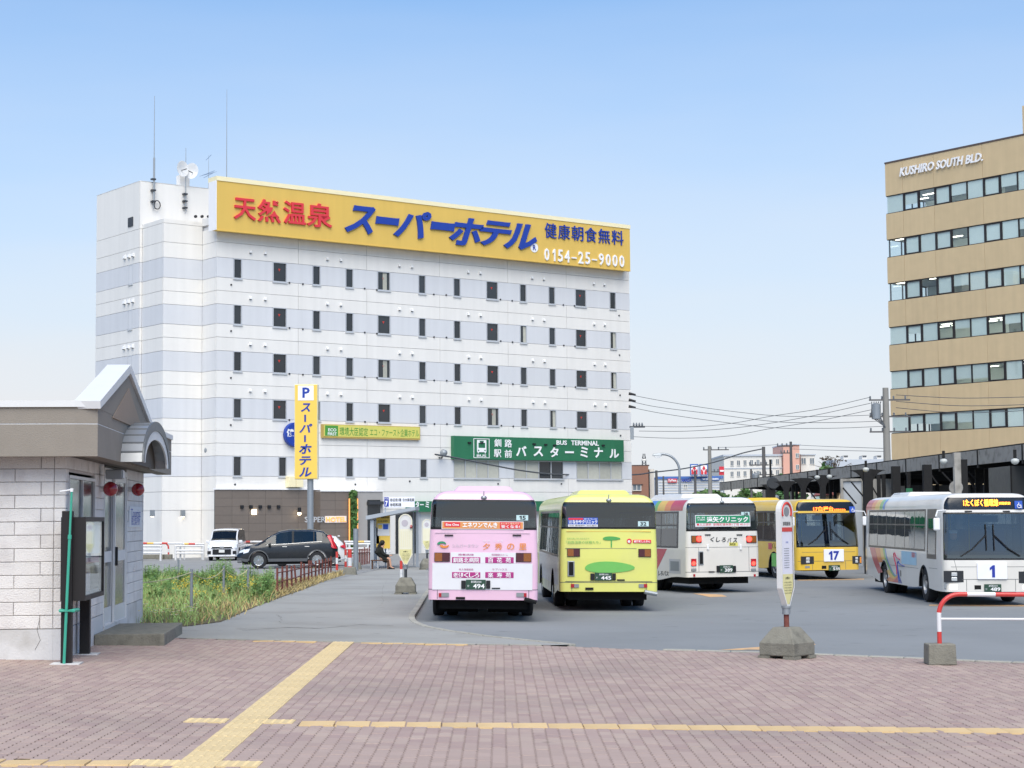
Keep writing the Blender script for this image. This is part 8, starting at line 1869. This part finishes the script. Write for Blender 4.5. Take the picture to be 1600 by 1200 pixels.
class Car:
    """y forward, origin at the rear bumper centre on the ground"""
    def __init__(s, name, lb, paint, fr, L, W, top, belt, wid, wtop, axles, wr, sill=.24, glass_rng=None, ws=None, rw=None, pil=(), clad=None, grp='parked cars in the lot'):
        s.root = thing(name, lb, 'car', fr=fr, group=grp); s.L = L; s.fr = fr; s.W = W / 2
        ys = set([i * L / 46 for i in range(47)])
        for ax in axles: ys |= {ax + (wr + .06) * math.sin(i * math.pi / 16) for i in range(-8, 9)}
        for q in pil: ys |= set(q)
        for q in (glass_rng, ws, rw):
            if q: ys |= set(q)
        Y = []
        for v in sorted(ys):
            if not Y or v - Y[-1] > .012: Y.append(v)
        s.Y = Y; secs = []
        for y in Y:
            w_ = s.W * interp(wid, y); wt = s.W * interp(wtop, y); zt_ = interp(top, y); zb_ = min(interp(belt, y), zt_ - .02); sl = sill + .10 * max(0, 1 - min(y, L - y) / .35)
            zs = sl
            for ax in axles:
                d = abs(y - ax)
                if d < wr + .06: zs = max(zs, wr + .02 + math.sqrt((wr + .06) ** 2 - d * d) - .02)
            zm = sl + (zb_ - sl) * .45
            pts = [(w_ * .97, zs), (w_ * 1.0, max(sl + .14, zs + .005)), (w_ * 1.0, max(zm, zs + .01)), (w_ * .985, max(zb_ - .10, zs + .015)), (w_ * .95, zb_), (wt, zt_ - .07 if zt_ - zb_ > .15 else zb_ + .4 * (zt_ - zb_)), (wt - .07, zt_ - .02), (wt * .55, zt_), (0, zt_ + .012)]
            secs.append([Vector((p[0], y, p[1])) for p in pts])
        s.secs = secs; G = {}
        def key(i, j, y):
            if j == 4 and glass_rng and glass_rng[0] < y < glass_rng[1]:
                if any(a < y < b_ for a, b_ in pil): return ('pillar', 'car_trim')
                return ('side_window', CAR_GLASS_D if y < glass_rng[0] + (glass_rng[1] - glass_rng[0]) * .62 else CAR_GLASS)
            if j in (6, 7) and ws and ws[0] < y < ws[1]: return ('windscreen', CAR_GLASS)
            if j in (6, 7) and rw and rw[0] < y < rw[1]: return ('rear_window', CAR_GLASS_D)
            if clad and j == 0: return ('sill_cladding', clad)
            return ('body', paint)
        vs = []; N = 9
        for sd in (1, -1):
            for sec in secs: vs += [Vector((p.x * sd, p.y, p.z)) for p in sec]
        M_ = len(Y)
        for sd in range(2):
            o_ = sd * M_ * N
            for i in range(M_ - 1):
                ym = (Y[i] + Y[i + 1]) / 2
                for j in range(N - 1):
                    a, b_, c, d = o_ + i * N + j, o_ + (i + 1) * N + j, o_ + (i + 1) * N + j + 1, o_ + i * N + j + 1
                    k = key(i, j, ym); k = (k[0], k[1], sd if k[0] in ('side_window', 'pillar') else 0, sum(1 for q in pil if q[1] < ym) if k[0] == 'side_window' else 0); G.setdefault(k, []).append((a, b_, c, d) if sd == 0 else (d, c, b_, a))
        for i, fl in ((0, 0), (M_ - 1, 1)):
            r = [i * N + j for j in range(N)]; l = [M_ * N + i * N + j for j in range(N)]; ring = r + l[::-1][1:]; G.setdefault(('body', paint, 0, 0), []).append(tuple(ring if not fl else ring[::-1]))
        for k, fs in G.items():
            used = sorted({v for f in fs for v in f}); mp_ = {v: q for q, v in enumerate(used)}; mb = MB(); mb.v = [tuple(vs[v]) for v in used]; mb.f = [tuple(mp_[v] for v in f) for f in fs]
            o = mb.build(k[0], k[1], s.root, smooth=42)
        for ax in axles:
            for sg in (-1, 1):
                k = wr / .345; ty = put('wheel', CW, s.root, (sg * (s.W - .13), ax, wr), scale=(1, k, k)); rm = put('rim', CRIM, ty); dk = put('brake_disc', CDISC, ty)
                if sg < 0: rm.rotation_euler = (0, 0, math.pi)
                MB().tube([(sg * (s.W * .99), ax + (wr + .07) * math.cos(t), wr + .0 + (wr + .07) * math.sin(t)) for t in [i * math.pi / 12 for i in range(13)]], .025, 5).build('arch_trim', clad or 'car_trim', s.root)
                MB().box(min(sg * .45, sg * (s.W - .05)), max(sg * .45, sg * (s.W - .05)), ax - wr - .05, ax + wr + .05, wr + .36 if False else wr + wr * 1.0, wr * 2.02).build('wheel_well', 'mesh_black', s.root)
        MB().box(-s.W * .85, s.W * .85, .25, L - .25, .2, .42).build('underbody', 'under', s.root); MB().box(-s.W * .8, s.W * .8, L * .2, L * .62, .5, .58).build('cabin_floor', 'car_trim', s.root)
        for x in (-.36, .36):
            for y in (L * .34, L * .54): MB().hexa([(x - .22, y - .25, .55), (x + .22, y - .25, .55), (x + .22, y + .2, .55), (x - .22, y + .2, .55), (x - .2, y - .42, 1.2), (x + .2, y - .42, 1.2), (x + .2, y - .3, 1.2), (x - .2, y - .3, 1.2)]).build('car_seat', 'car_trim', s.root)
    def mirror(s, y, z):
        for sg in (-1, 1): MB().box(sg * s.W * .98 - .02 + (0 if sg > 0 else -.16), sg * s.W * .98 + .02 + (.16 if sg > 0 else 0), y - .06, y + .06, z - .08, z + .08).build('wing_mirror', 'car_black' if s.root.name.startswith('suv') else 'car_white', s.root, bevel=.03)
# black SUV, nose to the left of the picture
c0 = gp(523, 886.5); c0.z = T(c0.x, c0.y); cY = gp(440, 889).y
cf = Fr((at(524, 870, cY + .5).x, cY + 1.6, 0.008), math.pi / 2 - R(-6))
suv = Car('suv_car', 'black estate SUV with red upright tail light parked behind the picket fence', 'car_black', cf, 4.74, 1.84,
    top=[(0, 1.0), (.12, 1.2), (.35, 1.52), (.75, 1.76), (1.3, 1.83), (2.2, 1.84), (2.75, 1.76), (3.15, 1.56), (3.6, 1.26), (3.85, 1.16), (4.3, 1.06), (4.6, .90), (4.74, .66)],
    belt=[(0, .98), (.4, 1.24), (.8, 1.25), (2.6, 1.15), (3.6, 1.09), (4.0, 1.06), (4.74, .62)], wid=[(0, .86), (.3, .97), (1.0, 1.0), (3.8, 1.0), (4.4, .95), (4.74, .78)], wtop=[(0, .80), (.5, .82), (1.2, .85), (2.4, .85), (3.3, .84), (3.7, .86), (4.74, .6)],
    axles=(.98, 3.72), wr=.39, sill=.33, glass_rng=(.72, 3.38), ws=(2.8, 3.7), rw=(.1, .62), pil=((2.06, 2.16), (1.1, 1.16)), clad='cladding')
suv.mirror(3.2, 1.12)
for sg in (1, -1):
    MB().hexa([(sg * .78, .02, .92), (sg * .93, .18, .92), (sg * .90, .30, .98), (sg * .76, .06, .98), (sg * .66, .30, 1.55), (sg * .74, .36, 1.52), (sg * .76, .5, 1.52), (sg * .66, .42, 1.56)]).build('tail_light', 'tail_red', suv.root)
    MB().hexa([(sg * .62, 4.66, .68), (sg * .86, 4.42, .72), (sg * .9, 4.2, .78), (sg * .66, 4.5, .74), (sg * .60, 4.62, .84), (sg * .82, 4.40, .90), (sg * .88, 4.12, .95), (sg * .64, 4.42, .92)]).build('headlight', 'head_clear', suv.root)
    for y in (1.45, 2.5): MB().box(sg * .915 - .015, sg * .915 + .02, y - .11, y + .11, 1.0, 1.04).build('door_handle', 'chrome', suv.root, bevel=.008)
    def beltp(y): i = min(range(len(suv.Y)), key=lambda k: abs(suv.Y[k] - y)); return suv.secs[i]
    P_ = [(sg * (beltp(y)[4].x + .008), y, beltp(y)[4].z) for y in [.75 + k * .13 for k in range(21)]]; MB().tube(P_, .009, 5).build('chrome_strip', 'chrome', suv.root)
    P_ = [(sg * (beltp(y)[5].x + .008), y, beltp(y)[5].z) for y in [.75 + k * .14 for k in range(19)]]; MB().tube([(P_[0][0] * 1.02, .68, 1.28)] + P_, .008, 5).build('chrome_strip', 'chrome', suv.root)
MB().box(-.5, .5, 4.68, 4.76, .42, .58).build('grille', 'mesh_black', suv.root); MB().box(-.88, .88, 4.5, 4.72, .28, .40).build('bumper', 'cladding', suv.root, bevel=.04)
MB().box(-.2, .2, -.03, .02, .8, .95).build('number_plate', 'plate_white', suv.root)
# white hatchback behind it
hf_ = Fr((at(540, 860, cY + 5).x, cY + 5.2, .008), math.pi / 2 + R(6))
hat = Car('hatchback_car', 'white hatchback with red arrow-shaped tail light half hidden behind the black car', 'car_white', hf_, 3.95, 1.69,
    top=[(0, .85), (.15, 1.15), (.5, 1.45), (1.1, 1.54), (1.9, 1.53), (2.5, 1.36), (3.0, 1.08), (3.5, .96), (3.95, .6)], belt=[(0, .84), (.4, 1.06), (.8, 1.06), (2.8, .95), (3.95, .56)], wid=[(0, .86), (.3, .97), (3.2, 1.0), (3.95, .78)], wtop=[(0, .74), (1, .76), (2.6, .76), (3, .84), (3.95, .6)], axles=(.65, 3.15), wr=.31, sill=.24, glass_rng=(.6, 2.8), ws=(2.1, 3.0), rw=(.08, .5), pil=((1.6, 1.68),))
for sg in (1, -1): MB().slab([(sg * .60, .12, 1.28), (sg * .70, .10, 1.05), (sg * .84, .32, .98), (sg * .80, .05, .86), (sg * .6, -.02, .9), (sg * .56, .05, 1.1)], (sg * .03, 0, 0)).build('tail_light', 'tail_red', hat.root)
MB().box(-.7, .7, .3, .42, 1.44, 1.50).build('roof_spoiler', 'car_white', hat.root, bevel=.02); hat.mirror(2.6, 1.02)
# white minivan facing the camera
v0 = gp(347, 874); vf = Fr((at(346, 870, 104.3).x - .1, 104.3 + 4.6, 0.008), math.pi + R(1.5))
van = Car('minivan_car', 'white minivan with dark grille facing the camera beside the brown wall', 'car_white', vf, 4.6, 1.76,
    top=[(0, 1.2), (.06, 1.6), (.3, 1.80), (1.5, 1.84), (2.8, 1.80), (3.2, 1.68), (3.8, 1.20), (4.0, 1.10), (4.4, 1.0), (4.6, .75)], belt=[(0, 1.1), (2.8, 1.05), (3.6, 1.0), (4.1, .98), (4.6, .7)], wid=[(0, .95), (.3, 1), (4.1, 1), (4.6, .86)], wtop=[(0, .86), (2.8, .84), (3.6, .86), (3.9, .92), (4.6, .78)], axles=(.75, 3.65), wr=.33, sill=.2, glass_rng=(.3, 3.5), ws=(3.05, 3.88), rw=(.02, .1), pil=((1.5, 1.58), (2.7, 2.78)))
van.mirror(3.55, 1.08); R_y = 4.6
MB().box(-.52, .52, 4.56, 4.64, .36, .66).build('grille', 'mesh_black', van.root); MB().hexa([(-.62, 4.55, .70), (.62, 4.55, .70), (.62, 4.62, .70), (-.62, 4.62, .70), (-.55, 4.5, .80), (.55, 4.5, .80), (.55, 4.6, .80), (-.55, 4.6, .80)]).build('upper_grille', 'mesh_black', van.root); MB().box(-.16, .16, 4.64, 4.66, .47, .63).build('number_plate', 'plate_white', van.root); MB().box(-.12, .12, 4.6, 4.64, .74, .82).build('emblem', 'chrome', van.root)
MB().box(-.8, .8, 4.45, 4.66, .24, .30).build('lower_lip', 'car_white', van.root, bevel=.02)
for sg in (1, -1):
    MB().hexa([(sg * .55, 4.58, .72), (sg * .84, 4.42, .74), (sg * .86, 4.2, .78), (sg * .58, 4.4, .76), (sg * .52, 4.56, .84), (sg * .82, 4.4, .90), (sg * .84, 4.15, .95), (sg * .56, 4.36, .90)]).build('headlight', 'head_clear', van.root); MB().box(sg * .72 - .1, sg * .72 + .1, 4.52, 4.62, .38, .56).build('fog_light', 'mesh_black', van.root)
# far dark car seen past the building edge
dcf = Fr((at(216, 865, 108).x, 108, .008), math.pi / 2 + R(0)); dc = Car('parked_car', 'dark grey car end showing behind the left guard rail at the building edge', 'car_grey', dcf, 4.2, 1.7,
    top=[(0, .85), (.2, 1.1), (.7, 1.42), (1.6, 1.5), (2.3, 1.42), (3.0, 1.0), (4.2, .65)], belt=[(0, .84), (.5, 1.0), (3.0, .92), (4.2, .6)], wid=[(0, .86), (.3, .97), (3.2, 1), (4.2, .8)], wtop=[(0, .74), (2.6, .76), (4.2, .6)], axles=(.75, 3.3), wr=.31, glass_rng=(.6, 2.9), ws=(2.2, 3.0), rw=(.2, .7), pil=((1.6, 1.68),))
